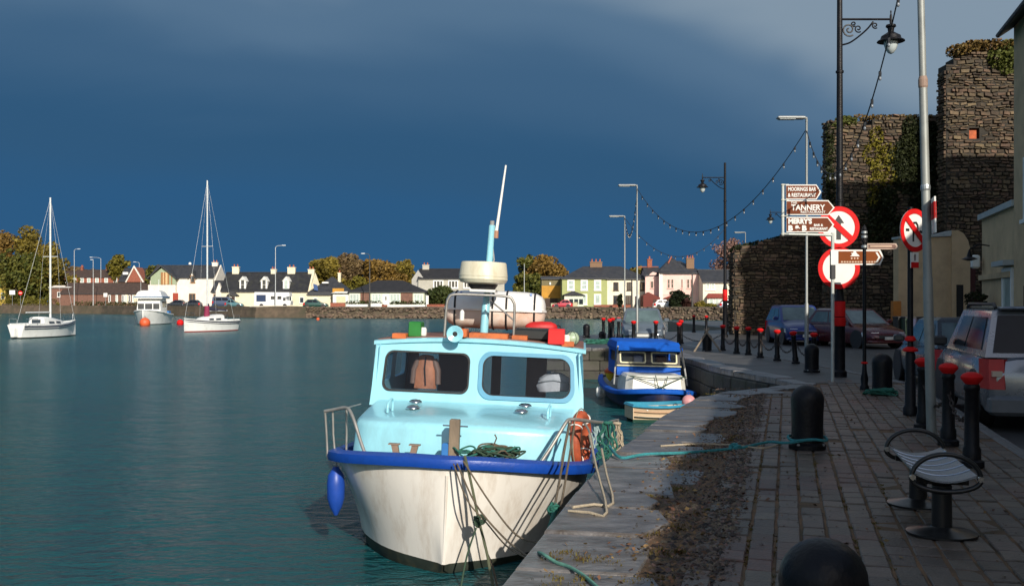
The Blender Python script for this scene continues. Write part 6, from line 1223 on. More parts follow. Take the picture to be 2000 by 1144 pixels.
sg = MB(); sg.M = Matrix.Rotation(R(73),4,'Z'); sg.box(-.19,.19,-.013,.013,2.60,2.80); sgo = sg.build('sign_red_panel', RED, gp, fix=False); sgo.location = (.07,-.05,0)
# festoon strings
CABLE = mat('black_cable', (.012,.014,.018), .6); BULB = glassmat('clear_bulb', (.95,.97,1.0), .03, .9)
def festoon(label, a, b, drop, nb):
    a, b = Vector(a), Vector(b); t = thing('festoon_string', label, 'string lights', tuple(a), group='strings of festoon lights over the quay'); pts = sag((0,0,0), b-a, drop, 40); MB().tube(pts, .011, 5).build('cable', CABLE, t, smooth=60, fix=False)
    for i in range(1, nb):
        f = i/nb; p = (b-a)*f + Vector((0,0,-drop*4*f*(1-f))); k = MB(); k.lathe([(.022,.01),(.026,-.02),(.022,-.075)], 8, tuple(p)); k.build('socket', CABLE, t, fix=False)
        k = MB(); k.lathe([(.014,-.075),(.024,-.10),(.024,-.115),(.014,-.135),(.001,-.14)], 8, tuple(p)); k.build('bulb', BULBM, t, smooth=60, fix=False)
BULBM = mat('pale_bulb', (.20,.22,.24), .15, var=.1)
festoon('long festoon string sagging between two galvanised street lights', (4.96,40.6,6.1), (7.48,26.0,6.0), 2.15, 22); festoon('festoon string dropping past the castle to the tall grey pole', (7.48,26.0,5.95), (5.22,12.3,8.3), 2.75, 20); festoon('far festoon string between the two left street lights', (4.96,40.6,5.9), (5.35,48.6,5.6), 1.2, 14)
festoon('distant festoon string running from the left street light to the black lamp post', (5.35,48.6,5.6), (10.4,50.0,5.2), 1.6, 14)

# ------------------------------------------------------------------ signs
BRS = mat('brown_sign_face', (.155,.042,.018), .65, var=.08, spec=.12); SWHT = mat('sign_white', (.74,.73,.68), .6, var=.04, spec=.15); SBLK = mat('sign_black', (.01,.01,.01), .5); ALG = mat('sign_grey_frame', (.48,.50,.46), .5, .2)
fp = thing('direction_signpost', 'grey signpost with three brown arrow signs and one lower brown sign', 'signpost', (6.45,20.6,-.004)); K = 20.6/2000
def fx(px): return (px-1000)*K - 6.45
def fz_(py): return EYE-(py-HOR)*K + .004
MB().tube([(0,0,0),(0,0,fz_(455))], .034, 12).build('post', ALG, fp, smooth=40); MB().tube([(fx(1625),0,fz_(459)),(fx(1527),0,fz_(457))], .028, 10).build('crossbar', ALG, fp, smooth=40); MB().tube([(fx(1529),0,fz_(460)),(fx(1529),0,fz_(360))], .030, 10).build('hanger', ALG, fp, smooth=40)
def arrow_sign(x0, x1, zt_, zb_, tip, face=BRS, name='arrow_sign', inset=.022):
    h = zt_-zb_; zc = (zt_+zb_)/2; ol = [(x0,zb_),(x1-tip,zb_),(x1,zc),(x1-tip,zt_),(x0,zt_)]; o = MB().prism(ol, -.045, -.025, 'y').build(name, SWHT, fp)
    i = inset; il = [(x0+i*.2,zb_+i),(x1-tip-i*.3,zb_+i),(x1-i*1.6,zc),(x1-tip-i*.3,zt_-i),(x0+i*.2,zt_-i)]; MB().prism(il, -.052, -.044, 'y').build('face', face, o); return o
s1 = arrow_sign(fx(1534), fx(1603), fz_(361), fz_(390), .10); s2 = arrow_sign(fx(1535), fx(1629), fz_(391.5), fz_(420.5), .13); s3 = arrow_sign(fx(1535), fx(1628), fz_(424), fz_(454), .13)
for z in (361,390.5,422,457): MB().lathe([(.034,-.015),(.040,-.01),(.040,.01),(.034,.015)], 12, (fx(1529),0,fz_(z))).build('clamp', mat('pale_clamp', (.62,.60,.50), .5), fp); MB().tube([(fx(1529),-.02,fz_(z)),(fx(1540),-.03,fz_(z))], .012, 6).build('clamp_arm', ALG, fp)
add_text(s1, 'lettering', 'MOORINGS BAR', .105, fx(1537.5), fz_(373.5), -.054, SWHT, .003, width=fx(1592)-fx(1537.5)); add_text(s1, 'lettering', '& RESTAURANT', .105, fx(1537.5), fz_(385), -.054, SWHT, .003, width=fx(1592)-fx(1537.5))
add_text(s2, 'lettering', 'THE', .055, fx(1543), fz_(398.5), -.054, SWHT, .001, width=fx(1555)-fx(1543)); add_text(s2, 'lettering', 'TANNERY', .16, fx(1544), fz_(411), -.054, SWHT, .004, width=fx(1610)-fx(1544)); add_text(s2, 'lettering', 'RESTAURANT', .06, fx(1562), fz_(416.5), -.054, SWHT, .001, width=fx(1610)-fx(1562))
add_text(s3, 'lettering', "MERRY'S", .135, fx(1538), fz_(437), -.054, SWHT, .007, width=fx(1584)-fx(1538)); add_text(s3, 'lettering', 'B & B', .14, fx(1538), fz_(450.5), -.054, SWHT, .009, width=fx(1574)-fx(1538)); add_text(s3, 'lettering', 'BAR &', .06, fx(1588), fz_(442), -.054, SWHT, .003, width=fx(1606)-fx(1588)); add_text(s3, 'lettering', 'RESTAURANT', .072, fx(1580), fz_(449.5), -.054, SWHT, .003, width=fx(1615)-fx(1580))
x0, x1, z1, z0 = fx(1621), fx(1724), fz_(488), fz_(517.5); zc = (z0+z1)/2
o = MB().prism([(x0,z0),(x1-.07,z0),(x1,zc),(x1-.07,z1),(x0,z1)], -.062, -.042, 'y').build('brown_sign', SWHT, fp); MB().prism([(x0+.15,z0+.03),(x1-.10,z0+.03),(x1-.035,zc),(x1-.10,z1-.03),(x0+.15,z1-.03)], -.068, -.061, 'y').build('face', mat('rust_brown_sign_face', (.20,.052,.011), .65, var=.08, spec=.12), o)
MB().prism([(x1-.17,z0+.05),(x1-.13,z0+.05),(x1-.07,zc),(x1-.13,z1-.05),(x1-.17,z1-.05),(x1-.11,zc)], -.072, -.067, 'y').build('chevron', SWHT, o)
ex = fx(1667); MB().prism([(ex-.09,zc+.02),(ex+.10,zc+.02),(ex+.08,zc+.05),(ex+.045,zc+.075),(ex+.02,zc+.12),(ex-.02,zc+.125),(ex-.03,zc+.09),(ex-.08,zc+.085),(ex-.045,zc+.06)], -.072, -.067, 'y').build('white_emblem', SWHT, o)
for dx in (-.06,.0,.06): MB().lathe([(.018,0),(.018,.004)], 8, (ex+dx,-.071,zc-.02), 'y').build('emblem_dot', mat('pale_sign_print', (.55,.38,.26), .5), o, fix=False)
for a in range(14): MB().box(x0+.20+a*.055, x0+.20+a*.055+.038, -.071, -.067, z0+.045, z0+.075).build('small_print', mat('pale_sign_print', (.55,.38,.26), .5), o, fix=False)
MB().bbox(-.045,.045,-.05,.045,fz_(545),fz_(490),.01).build('sign_clamp', DTRIM, fp)
# round traffic signs on the heritage lamp post
def disc(parent, r, y, mt, nm, cx, cz, r0=None, n=40, th=.012, M3=None):
    m = MB(M3)
    if r0 is None: m.lathe([(r,0),(r,th)], n, (cx,y,cz), 'y')
    else:
        rings = [[(cx+q*math.cos(2*math.pi*i/n), yy, cz+q*math.sin(2*math.pi*i/n)) for i in range(n)] for q, yy in ((r,y),(r0,y),(r0,y+th),(r,y+th),(r,y))]; m.loft(rings, True, False)
    return m.build(nm, mt, parent)
k2 = 21.8/2000; KR = lambda px: (px-1000)*k2
t1 = thing('round_traffic_sign', 'round white sign with red ring, red slash and black up arrow', 'traffic sign', (KR(1637.5),21.8,EYE-(444-HOR)*k2)); disc(t1,.44,0,mat('sign_back',(.12,.12,.12),.6),'backing_plate',0,0); disc(t1,.435,-.014,SWHT,'white_face',0,0); disc(t1,.445,-.022,RED,'red_ring',0,0,.345)
MB().prism([(-.048,-.26),(.048,-.26),(.048,.09),(.115,.09),(0,.26),(-.115,.09),(-.048,.09)], -.024, -.016, 'y').build('up_arrow', SBLK, t1); MB().prism([(-.33,.22),(-.25,.31),(.33,-.22),(.25,-.31)], -.030, -.025, 'y').build('red_slash', RED, t1)
t2 = thing('round_traffic_sign', 'plain round white sign with red ring below the arrow sign', 'traffic sign', (KR(1638),21.8,EYE-(523.5-HOR)*k2)); disc(t2,.44,0,mat('sign_back',(.12,.12,.12),.6),'backing_plate',0,0); disc(t2,.435,-.014,SWHT,'white_face',0,0); disc(t2,.445,-.022,RED,'red_ring',0,0,.345)
for tt in (t1, t2): MB().box(-.06,.06,.012,.15,-.05,.05).build('bracket', BLACK, tt, fix=False)
# no parking sign on its own post
npz = thing('no_parking_signpost', 'black post with round no parking sign and small plate', 'signpost', (5.66,14.55,0)); MB().lathe([(.10,0),(.10,.10),(.075,.14),(.07,.85),(.05,.92),(.04,1.0),(.038,2.95)], 14).build('post', BLACK, npz, smooth=40)
for z, r_ in ((.93,.105),(1.08,.075)): MB().lathe([(.05,z-.035),(r_,z-.025),(r_,z+.005),(.05,z+.04)], 16).build('red_band', RED, npz, smooth=40)
zc = EYE-(450-HOR)*14.5/2000; pl = MB(); rot = Matrix.Translation((.035,-.06,zc)) @ Matrix.Rotation(R(30),4,'Z')
def npart(nm, mt, fn, par=npz):
    m = MB(); fn(m); o = m.build(nm, mt, par); o.matrix_local = rot; return o
def ringfn(m, r, r0, y, th=.008, n=40): m.loft([[(q*math.cos(2*math.pi*i/n), yy, q*math.sin(2*math.pi*i/n)) for i in range(n)] for q, yy in ((r,y),(r0,y),(r0,y+th),(r,y+th),(r,y))], True, False)
npart('sign_disc', SWHT, lambda m: m.lathe([(.30,-.006),(.30,.008)], 40, (0,0,0), 'y')); npart('red_ring', RED, lambda m: ringfn(m,.305,.235,-.014)); npart('red_slash', RED, lambda m: m.prism([(-.21,.14),(-.17,.21),(.21,-.14),(.17,-.21)], -.022, -.014, 'y'))
def pfn(m): m.prism([(-.05,-.16),(-.02,-.16),(-.02,.10),(-.05,.10)], -.012, -.007, 'y'); m.tube([(-.035,-.009,.105),(.02,-.009,.11),(.05,-.009,.075),(.055,-.009,.03),(.03,-.009,-.01)], .016, 6); 
npart('letter_p', SBLK, pfn); npart('side_dash', SBLK, lambda m: m.prism([(-.19,-.015),(-.12,-.015),(-.12,.02),(-.19,.02)], -.012, -.007, 'y')); npart('side_dash', SBLK, lambda m: m.prism([(.10,-.035),(.17,-.035),(.17,0),(.10,0)], -.012, -.007, 'y'))
npart('small_plate', SWHT, lambda m: m.prism([(-.08,-.53),(.08,-.53),(.08,-.31),(-.08,-.31)], -.006, .006, 'y')); npart('plate_red_panel', RED, lambda m: m.prism([(-.08,-.53),(.08,-.53),(.08,-.45),(-.08,-.45)], -.010, -.0055, 'y')); npart('plate_symbol', mat('grey_print', (.2,.16,.16), .6), lambda m: m.prism([(-.012,-.43),(.012,-.43),(.02,-.35),(0,-.33),(-.02,-.36)], -.010, -.0055, 'y'))
# ornamental finger post
fg = thing('finger_post', 'slim black finger post with silver bands and small brown finger', 'signpost', (6.47,18.8,0)); MB().lathe([(.085,0),(.085,.05),(.06,.09),(.07,.20),(.045,.32),(.038,.44),(.034,.52),(.032,2.3),(.032,2.9)], 14).build('post', BLACK, fg, smooth=40)
MB().lathe([(.035,.47),(.06,.475),(.06,.50),(.035,.51)], 14).build('red_band', RED, fg); 
for z, m_ in ((2.62,STEEL),(2.72,BLACK),(2.80,STEEL),(2.88,STEEL)): MB().lathe([(.033,z-.03),(.055,z-.02),(.055,z+.02),(.033,z+.03)], 14).build('band', m_, fg, smooth=40)
MB().lathe([(.034,2.9),(.05,2.93),(.03,2.98),(.001,3.03)], 12).build('finial', BLACK, fg, smooth=40); k3 = 18.8/2000
f_ = MB().prism([(.05,0),(.58,0),(.61,.055),(.58,.11),(.05,.11)], -.008, .008, 'y').build('finger', mat('pale_finger_rim', (.45,.32,.24), .5), fg); f_.location.z = EYE-(487-HOR)*k3
g_ = MB().prism([(.07,.02),(.56,.02),(.58,.055),(.56,.09),(.07,.09)], -.012, -.007, 'y').build('finger_face', mat('dull_brown_sign', (.13,.055,.035), .5), fg); g_.location.z = EYE-(487-HOR)*k3
g_ = MB().prism([(.10,.045),(.50,.045),(.50,.07),(.10,.07)], -.015, -.011, 'y').build('finger_print', mat('pale_sign_print', (.55,.38,.26), .5), fg); g_.location.z = EYE-(487-HOR)*k3
MB().tube([(x+.46, 0, z+EYE-(494-HOR)*k3-1.0) for x, _, z in scroll(0,1.0,.01,.05,1.2,0)], .010, 5).build('scroll', TIMB, fg)
# ------------------------------------------------------------------ castle
STONE = mat('castle_stone', (.108,.071,.042), .9, var=.4, vs=3.5, bump=.8, bs=14, island=.6, dirt=((.07,.058,.035), .4, .7))
MORT = mat('castle_mortar', (.034,.028,.020), .95, var=.4, vs=2, bump=.6, bs=8)
def lerpf(pts, x):
    if x <= pts[0][0]: return pts[0][1]
    for (a, b), (c, d) in zip(pts, pts[1:]):
        if a <= x <= c: return b + (d-b)*(x-a)/(c-a)
    return pts[-1][1]
class Wall:
    """rubble wall: core of vertical strips (openings left through), then single stones on the faces it shows"""
    def __init__(s, parent, O, ang, length, thick, top, holes=(), name='wall'):
        s.M = Matrix.Translation(O) @ Matrix.Rotation(ang, 4, 'Z'); s.top = top; s.L = length; s.th = thick; s.holes = holes; s.parent = parent
        m = MB(s.M); xs = sorted(set([round(i*.35, 3) for i in range(int(length/.35)+1)] + [length] + [h[0] for h in holes] + [h[1] for h in holes]))
        for a, b in zip(xs, xs[1:]):
            c = (a+b)/2; z = top(c) + .12*noise.noise(Vector((c*2.1, O[1], 0))); segs = [(-.3, z)]
            for h in holes:
                if h[0] <= c <= h[1]: segs = [(-.3, h[2]), (h[3], z)]
            for z0, z1 in segs: m.box(a, b, 0, thick, z0, z1)
        m.build('wall_core', MORT, parent, fix=False)
    def stones(s, out, front=True, left=False, back=False):
        z = 0.0; row = 0
        while z < 16:
            h = random.uniform(.10,.21)
            if front:
                x = random.uniform(-.3,0)
                while x < s.L:
                    w = random.uniform(.16,.48); c = x+w/2
                    if 0 <= c <= s.L and z+h*.6 < s.top(c) + .1 and not any(hh[0]-.02 < c+w/2 and c-w/2 < hh[1]+.02 and hh[2]-.02 < z+h and z < hh[3]+.02 for hh in s.holes): out.append((s.M, max(x,0), min(x+w,s.L), z, min(z+h, s.top(c)+.12), 'f'))
                    x += w
            if left:
                y = 0
                while y < s.th:
                    w = random.uniform(.18,.45)
                    if z+h*.6 < s.top(.05): out.append((s.M, y, min(y+w, s.th), z, z+h, 'l'))
                    y += w
            z += h
def stone_geo(mb, M, a, b, z0, z1, f):
    g = .012; a += g; b -= g; z0 += g; z1 -= g; d = random.uniform(.02,.13); i = random.uniform(.012,.04); j = lambda: random.uniform(-.022,.022)
    if b-a < .06 or z1-z0 < .05: return
    i = min(i, (b-a)*.3, (z1-z0)*.3)
    wv = lambda u, v: v + .10*noise.noise(Vector((u*.7, v*.5, M.translation.y))) + .03*noise.noise(Vector((u*2.6, v*2.2, 9)))
    tl = random.uniform(-.03,.03); z0, z1 = wv((a+b)/2, z0), wv((a+b)/2, z1)
    bk = [(a,z0-tl),(b,z0+tl),(b,z1+tl),(a,z1-tl)]; fr = [(a+i+j(),z0+i+j()-tl),(b-i+j(),z0+i+j()+tl),(b-i+j(),z1-i+j()+tl),(a+i+j(),z1-i+j()-tl)]
    P_ = (lambda u, v, dd: M @ Vector((u, -dd, v))) if f == 'f' else (lambda u, v, dd: M @ Vector((-dd, u, v)))
    mb.add([tuple(P_(u,v,-.03)) for u, v in bk] + [tuple(P_(u,v,d+random.uniform(-.015,.015))) for u, v in fr], [(4,5,6,7),(0,1,5,4),(1,2,6,5),(2,3,7,6),(3,0,4,7)])
cas = thing('castle_ruin', 'ruined rubble stone castle wall and tower above the parked cars', 'castle')
kk = lambda Y: Y/2000
ZT_ = lambda py, Y: EYE-(py-HOR)*Y/2000
Yh_ = 50.0; Xh = 15.5
hp = [((px-1000)*Yh_/2000-Xh, ZT_(py, Yh_)) for px, py in ((1620,236),(1640,232),(1665,238),(1690,236),(1715,230),(1745,228),(1770,229),(1800,232),(1825,226),(1850,218),(1900,215))]
hx = lambda px: (px-1000)*Yh_/2000 - Xh
holes_h = [(hx(1771),hx(1779),ZT_(269,Yh_),ZT_(252,Yh_)), (hx(1818),hx(1826),ZT_(269,Yh_),ZT_(253,Yh_))]
w1 = Wall(cas, (Xh,Yh_,-.1), 0, hx(1870), 1.0, lambda x: lerpf(hp, x) + .32*noise.noise(Vector((x*1.3, 2, 0))) + .12*noise.noise(Vector((x*4, 5, 0))), holes_h)
Yt = 48.0; Xt = (1848-1000)*Yt/2000; tp = [((px-1000)*Yt/2000-Xt, ZT_(py, Yt)) for px, py in ((1848,136),(1856,122),(1872,106),(1885,92),(1905,84),(1940,80),(2060,78))]
tx = lambda px: (px-1000)*Yt/2000 - Xt
w2 = Wall(cas, (Xt,Yt,-.1), 0, 8.0, 0.9, lambda x: lerpf(tp, x) + .35*noise.noise(Vector((x*1.1, 8, 0))) + .14*noise.noise(Vector((x*4, 3, 0))), [(tx(1893),tx(1913),ZT_(267,Yt),ZT_(246,Yt))])
Yw = 53.5; Xw = (1434-1000)*Yw/2000; lp = [((px-1000)*Yw/2000-Xw, ZT_(py, Yw)) for px, py in ((1434,494),(1446,488),(1460,482),(1490,472),(1530,458),(1560,455),(1625,450),(1700,448))]
w3 = Wall(cas, (Xw,Yw,-.1), 0, 7.0, 1.2, lambda x: lerpf(lp, x) + .35*noise.noise(Vector((x*1.2, 12, 0))) + .14*noise.noise(Vector((x*4, 6, 0))))
lst = []; w1.stones(lst, True, True); w3.stones(lst, True, True); w2.stones(lst, True, True)
# the single stones one can pick out: sunlit top of the curtain wall, tower face and the lit wall end
def key(t):
    p = t[0] @ Vector(((t[1]+t[2])/2, 0, (t[3]+t[4])/2)) if t[5] == 'f' else t[0] @ Vector((0, (t[1]+t[2])/2, (t[3]+t[4])/2))
    px = 1000+p.x/p.y*2000; py = HOR-(p.z-EYE)/p.y*2000; a = (t[2]-t[1])*(t[4]-t[3])/p.y**2
    vis = (1850 < px < 1985 and 100 < py < 330) or (1620 < px < 1745 and 236 < py < 400) or (1434 < px < 1480)
    return -a if vis else 0
lst.sort(key=key)
for t in lst[:300]:
    mb = MB(); stone_geo(mb, *t)
    if mb.v: mb.build('stone', STONE, cas, fix=False)
mb = MB()
for t in lst[300:]: stone_geo(mb, *t)
stuff(mb.build('stonework', STONE, cas, fix=False))
# brick lining of the opening, loose cap stones
m = MB(); x0, x1, z0, z1 = tx(1893), tx(1913), ZT_(267,Yt)-.1, ZT_(246,Yt)-.1
m.M = w2.M; m.box(x0, x0+.36, .05, .5, z0, z1); m.build('brick_jamb', mat('orange_brick', (.42,.10,.035), .85, var=.3, vs=6, bump=.5, bs=20), cas, fix=False)
m = MB(w2.M); m.box(x0+.3, x1+.1, .5, .6, z0-.1, z1+.1); m.build('opening_back', DARKW, cas, fix=False)
# ivy and grasses growing on the ruin
IVY = leafmat('dark_ivy', (.008,.012,.004), (.028,.034,.008)); IVL = leafmat('yellow_green_ivy', (.09,.075,.008), (.20,.17,.02)); DRY = leafmat('dry_wall_grass', (.085,.042,.012), (.15,.10,.025)); GRW = leafmat('green_wall_tuft', (.04,.05,.01), (.10,.11,.02))  # IVL leaves are paler and yellower than IVY
def growth(name, label, m, spots, n, size, cat='ivy'):
    o = Vector(spots[0][:3]); t = thing(name, label, cat, tuple(o)); mb = MB(); leaves(mb, [(x-o.x,y-o.y,z-o.z,a,b,c) for x,y,z,a,b,c in spots], n, size); mb.build('foliage', m, t, fix=False)
    st = MB(); 
    for x,y,z,a,b,c in spots[:6]: st.tube([(x-o.x,y-o.y+.05,z-o.z-c*1.2),(x-o.x+.05,y-o.y,z-o.z)], .02, 4)
    st.build('stem', BARK, t, fix=False)
def sp(px, py, Y, a, c, b=.12): v = W(px, py, Y); return (v.x, v.y, v.z, a, b, c)
growth('ivy', 'yellow green ivy patch on the castle wall', IVL, [sp(1712,265,49.9,.35,.5),sp(1705,300,49.9,.5,.6),sp(1720,325,49.9,.5,.6),sp(1712,355,49.9,.45,.5),sp(1706,385,49.9,.35,.5),sp(1735,300,49.9,.4,.5),sp(1740,345,49.9,.35,.4)], 1500, .09)
drk = []
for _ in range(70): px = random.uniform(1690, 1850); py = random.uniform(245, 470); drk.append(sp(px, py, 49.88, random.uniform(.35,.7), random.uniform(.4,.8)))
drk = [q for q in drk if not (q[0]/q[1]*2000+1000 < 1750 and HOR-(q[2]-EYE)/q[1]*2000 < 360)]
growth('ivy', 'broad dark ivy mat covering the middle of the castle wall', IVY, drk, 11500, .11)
growth('ivy', 'dark ivy hanging on the left edge of the high castle wall', IVY, [sp(1622,260+i*22,49.95,.22,.5) for i in range(9)], 1300, .09)
growth('wall_grass', 'dry brown grass along the top of the castle tower', DRY, [sp(1868+i*14, 100-i*2 if i < 2 else 92, 48.2, .5, .30, .6) for i in range(10)] , 2600, .10, 'grass')
growth('wall_shrub', 'green shrub on the right of the castle tower top', GRW, [sp(1950,112,47.9,.5,.6,.3),sp(1970,105,47.9,.5,.7,.3),sp(1965,130,47.9,.4,.4,.2)], 1200, .10, 'shrub')
growth('wall_shrub', 'round green shrub on the left top corner of the castle wall', GRW, [sp(1648,238,50.2,.45,.28,.4),sp(1660,240,50.2,.4,.25,.4),sp(1635,246,50.1,.3,.25,.3)], 900, .09, 'shrub')
growth('wall_grass', 'brown grass along the top of the high castle wall', DRY, [sp(1680+i*22,232,50.4,.6,.18,.4) for i in range(8)], 1300, .09, 'grass')
growth('wall_grass', 'dark growth along the top of the low castle wall', IVY, [sp(1440+i*13, 488-i*2.9, 54.0, .5, .22, .5) for i in range(13)], 1600, .10, 'grass')
# ------------------------------------------------------------------ cream gatehouse, bins
CRW = mat('cream_wall_render', (.56,.40,.23), .85, var=.12, vs=1.5, bump=.3, bs=18, dirt=((.38,.27,.16), .35, 1.2)); LEAD = mat('pale_coping', (.40,.43,.42), .6)
Yg = 44.0; kg = Yg/2000; gx = lambda px: (px-1825)*kg; gz = lambda py: EYE-(py-HOR)*kg+.1
gh = thing('gatehouse', 'cream rendered gate wall with rounded pier before the castle', 'wall', ((1825-1000)*kg, Yg, -.1))
MB().prism([(gx(1755),0),(gx(1862),0),(gx(1862),gz(462)),(gx(1755),gz(466))], 0, .6, 'y').build('wall', CRW, gh)
MB().prism([(gx(1753),gz(466.5)),(gx(1856),gz(461)),(gx(1858),gz(450)),(gx(1830),gz(457)),(gx(1753),gz(462))], -.08, .7, 'y').build('coping', LEAD, gh)
MB().prism([(gx(1857),0),(gx(1893),0),(gx(1893),gz(486)),(gx(1889),gz(470)),(gx(1880),gz(456)),(gx(1870),gz(450)),(gx(1857),gz(450))], -.10, .7, 'y').build('pier', CRW, gh)
MB().box(gx(1866),gx(1879),-.13,-.08,0,gz(556)).build('doorway', SBLK, gh, fix=False)
MB().box(gx(1895),gx(1930),1.2,1.4,0,gz(505)).build('gate', mat('dark_red_gate', (.07,.010,.010), .6), gh, fix=False)
for px in (1902,1910,1918): MB().box(gx(px),gx(px+1),1.17,1.2,.1,gz(512)).build('gate_board', DARKW, gh, fix=False)
MB().bbox(gx(1911),gx(1918),1.0,1.15,gz(512),gz(499),.02).build('lamp', WHITE, gh)
def bin_(label, px, Y, m, h=1.05, w=.55):
    t = thing('wheelie_bin', label, 'bin', ((px-1000)*Y/2000, Y, -.1)); MB().loft([[(-w*.42,-w*.45,.08),(w*.42,-w*.45,.08),(w*.42,w*.45,.08),(-w*.42,w*.45,.08)],[(-w*.5,-w*.55,h),(w*.5,-w*.55,h),(w*.5,w*.55,h),(-w*.5,w*.55,h)]]).build('body', m, t); MB().bbox(-w*.53,w*.53,-w*.6,w*.6,h,h+.07,.02).build('lid', DTRIM, t)
    for sx in (-1,1): MB().lathe([(.1,-.03),(.1,.03)], 10, (sx*w*.42,w*.45,.1), 'x').build('wheel', TYRE, t)
bin_('black wheelie bin left of the cream gate wall', 1762, 42, mat('black_bin', (.02,.022,.02), .5)); bin_('dark green wheelie bin beside the black bin', 1776, 41.5, mat('dark_green_bin', (.015,.04,.022), .5)); bin_('dark blue wheelie bin beside the green bin', 1788, 41.2, mat('dark_blue_bin', (.015,.02,.06), .5))
t = thing('grit_box', 'orange cabinet fixed left of the cream gate wall', 'cabinet', ((1750-1000)*43.5/2000, 43.5, -.1)); MB().bbox(-.17,.17,-.15,.15,.9,1.75,.02).build('box', mat('orange_cabinet', (.42,.15,.02), .6), t); MB().box(-.05,.05,-.05,.05,0,.9).build('post', DTRIM, t, fix=False)
# ------------------------------------------------------------------ houses along the right side of the street
FP = 5.6
def sv(p, q, z): v = NV*p + S*q; return Vector((v.x, v.y, z))
def street_house(name, label, q0, q1, p0, depth, eave, ridge, wallm, wins=True, over=.35, cat='house', roofm=None):
    o = sv(p0, q0, -.1); L_ = q1-q0; t = thing(name, label, cat, tuple(o), R(90)-TH)        # local x runs along the street (away), local y to the left; facade at y=0 faces +y
    e, r = eave+.1, ridge+.1; m = MB(); m.prism([(0,0),(-depth,0),(-depth,e),(-depth/2,r-.1),(0,e)], 0, L_, 'x'); m.build('wall', wallm, t)
    m = MB(); sl = (r-e)/(depth/2); m.prism([(over,e-over*sl),(-depth/2,r),(-depth-over,e-over*sl),(-depth-over,e-over*sl+.14),(-depth/2,r+.14),(over,e-over*sl+.14)], -.12, L_+.12, 'x'); ro = m.build('roof', roofm or ROOF, t)
    MB().tube([(-.12,over+.05,e-over*sl+.03),(L_+.12,over+.05,e-over*sl+.03)], .06, 8).build('gutter', GUT, t)
    MB().bbox(.3,1.1,-depth/2-.35,-depth/2+.35,r-.3,r+1.0,.03).build('chimney', wallm, ro)
    if wins:
        n = max(2, int(L_/2.6)); fl = [1.0, 3.7] if eave > 4.6 else [1.0]
        for i in range(n):
            x = (i+.5)*L_/n
            for z in fl:
                if z+1.5 > e: continue
                if z < 2 and i == n//2:
                    MB().bbox(x-.5,x+.5,-.02,.06,0,2.1,.01).build('door', DARKW, t); continue
                f = MB(); f.box(x-.55,x+.55,-.02,.06,z,z+.1); f.box(x-.55,x+.55,-.02,.06,z+1.4,z+1.5); f.box(x-.55,x-.45,-.02,.06,z+.1,z+1.4); f.box(x+.45,x+.55,-.02,.06,z+.1,z+1.4); f.box(x-.45,x+.45,-.02,.05,z+.72,z+.78); w_ = f.build('window', FRAME, t, fix=False)
                MB().box(x-.46,x+.46,-.02,.02,z+.08,z+1.42).build('pane', PANE, w_, fix=False); MB().box(x-.65,x+.65,-.02,.12,z-.1,z-.005).build('sill', FRAME, w_, fix=False)
    return t
GREYW = mat('pale_street_render', (.42,.38,.30), .85, var=.1)
# corner house at the right edge: its far corner shows
qc = (Vector((12.8,26.1,0))).dot(S)
street_house('corner_house', 'cream rendered house with projecting eaves at the right edge', qc-7.5, qc, FP, 7.5, 8.6, 11.0, CRW, True, .30)
for i, (a, b, e, r, m_) in enumerate(((qc-14.5,qc-7.6,5.6,7.8,GREYW),(qc-22,qc-14.6,5.8,8.0,CRW),(qc-30,qc-22.1,5.7,7.9,WREN),(qc-38,qc-30.1,5.5,7.8,GREYW),(qc-47,qc-38.1,5.4,7.7,CRW))):
    street_house('terrace_house', 'terrace house on the quay street out of frame, %s before the corner house' % ['first','second','third','fourth','fifth'][i], a, b, FP, 7.5, e, r, m_)
# low annexe with parapet, sloped white coping and hanging basket
ax_ = thing('annexe', 'low cream annexe with pale sloped parapet next to the corner house', 'house', tuple(sv(FP, qc, -.1)), R(90)-TH); LA = (Vector((14.15,30.6,0)).dot(S))-qc; hA = 4.15
MB().box(.0,LA,-5,-.05,0,hA).build('wall', CRW, ax_, fix=False); MB().box(-.02,LA+.1,-.45,.06,hA,hA+.16).build('parapet_coping', LEAD, ax_, fix=False)
MB().box(.3,LA-.05,-.05,.06,2.35,2.5).build('string_course', CRW, ax_, fix=False); MB().box(.02,1.6,-.03,.25,2.65,2.78).build('window_hood', LEAD, ax_, fix=False)
f = MB(); f.box(.2,1.4,-.04,.03,.9,1.0); f.box(.2,1.4,-.04,.03,2.5,2.6); f.box(.2,.3,-.04,.03,1.0,2.5); f.box(1.3,1.4,-.04,.03,1.0,2.5); wf = f.build('window', FRAME, ax_, fix=False); MB().box(.29,1.31,-.04,.0,.99,2.51).build('pane', PANE2, wf, fix=False)
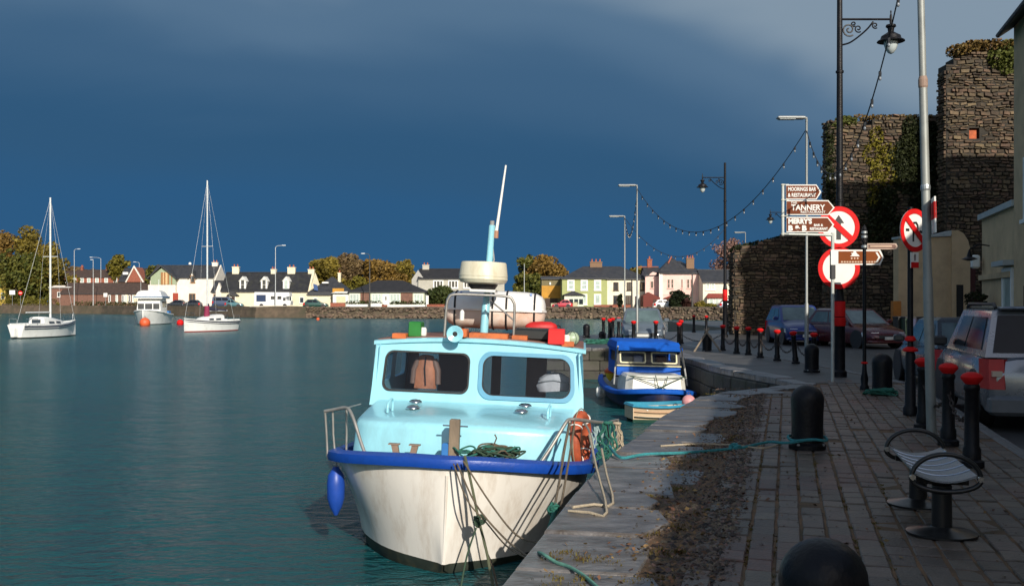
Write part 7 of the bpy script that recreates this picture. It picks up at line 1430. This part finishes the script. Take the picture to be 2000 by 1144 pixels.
MB().box(.02,1.7,-.04,.05,0,.88).build('plinth', mat('grey_plinth', (.22,.23,.25), .7), ax_, fix=False)
MB().tube([(LA-1.6,.02,3.3),(LA-1.6,.30,3.35),(LA-1.6,.55,3.2)], .02, 6).build('lantern_bracket', BLACK, ax_); MB().lathe([(.02,3.2),(.05,3.1),(.08,3.0),(.22,2.93),(.05,2.88)], 14, (LA-1.6,.55,0)).build('lantern', BLACK, ax_, smooth=40)
MB().bbox(LA-.35,LA-.05,.05,.28,2.7,3.1,.05).build('camera_box', WHITE, ax_)
bx_ = sv(FP, qc, -.1) + S*(LA-2.0) + NV*-.45; t = thing('hanging_basket', 'dark hanging basket on the annexe wall', 'hanging basket', (bx_.x, bx_.y, 1.7)); MB().lathe([(.02,-.22),(.15,-.15),(.22,0),(.22,.02)], 14).build('basket', DARKW, t); mb = MB(); leaves(mb, [(0,0,.05,.3,.3,.15),(-.15,0,-.05,.15,.2,.15),(.15,0,-.05,.15,.2,.15)], 350, .05); mb.build('foliage', IVY, t, fix=False)
for a in range(3): MB().tube([(.2*math.cos(a*2.1),.2*math.sin(a*2.1),.02),(0,0,.5)], .006, 4).build('chain', CHAIN, t)
# tall townhouse out of frame, added and sized for the shadow it casts on the castle
th = thing('shadow_block', 'added tall flat roofed block outside the frame, sized to shade the castle', 'building', (18.9,32.4,-.1), 0.0)
MB().box(0,14,0,3.6,0,14.0).build('wall', GREYW, th, fix=False); MB().bbox(-.25,14.25,-.25,3.8,14.0,14.6,.05).build('parapet', LEAD, th)
for y in (1.8,):
    for z in (1.2,4.4,7.6,10.8): w_ = MB().box(-.06,.02,y-.55,y+.55,z,z+1.6).build('window', FRAME, th, fix=False); MB().box(-.075,-.055,y-.45,y+.45,z+.1,z+1.5).build('pane', PANE, w_, fix=False)
# pavement in front of those houses
fm = MB(); a, b, c, d = sv(FP-1.3,-20,0), sv(FP+.02,-20,0), sv(FP+.02,qc+LA,0), sv(FP-1.3,qc+LA,0); fm.prism([(v.x,v.y) for v in (a,b,c,d)], -.098, .0); struct(fm.build('footpath', OLD))
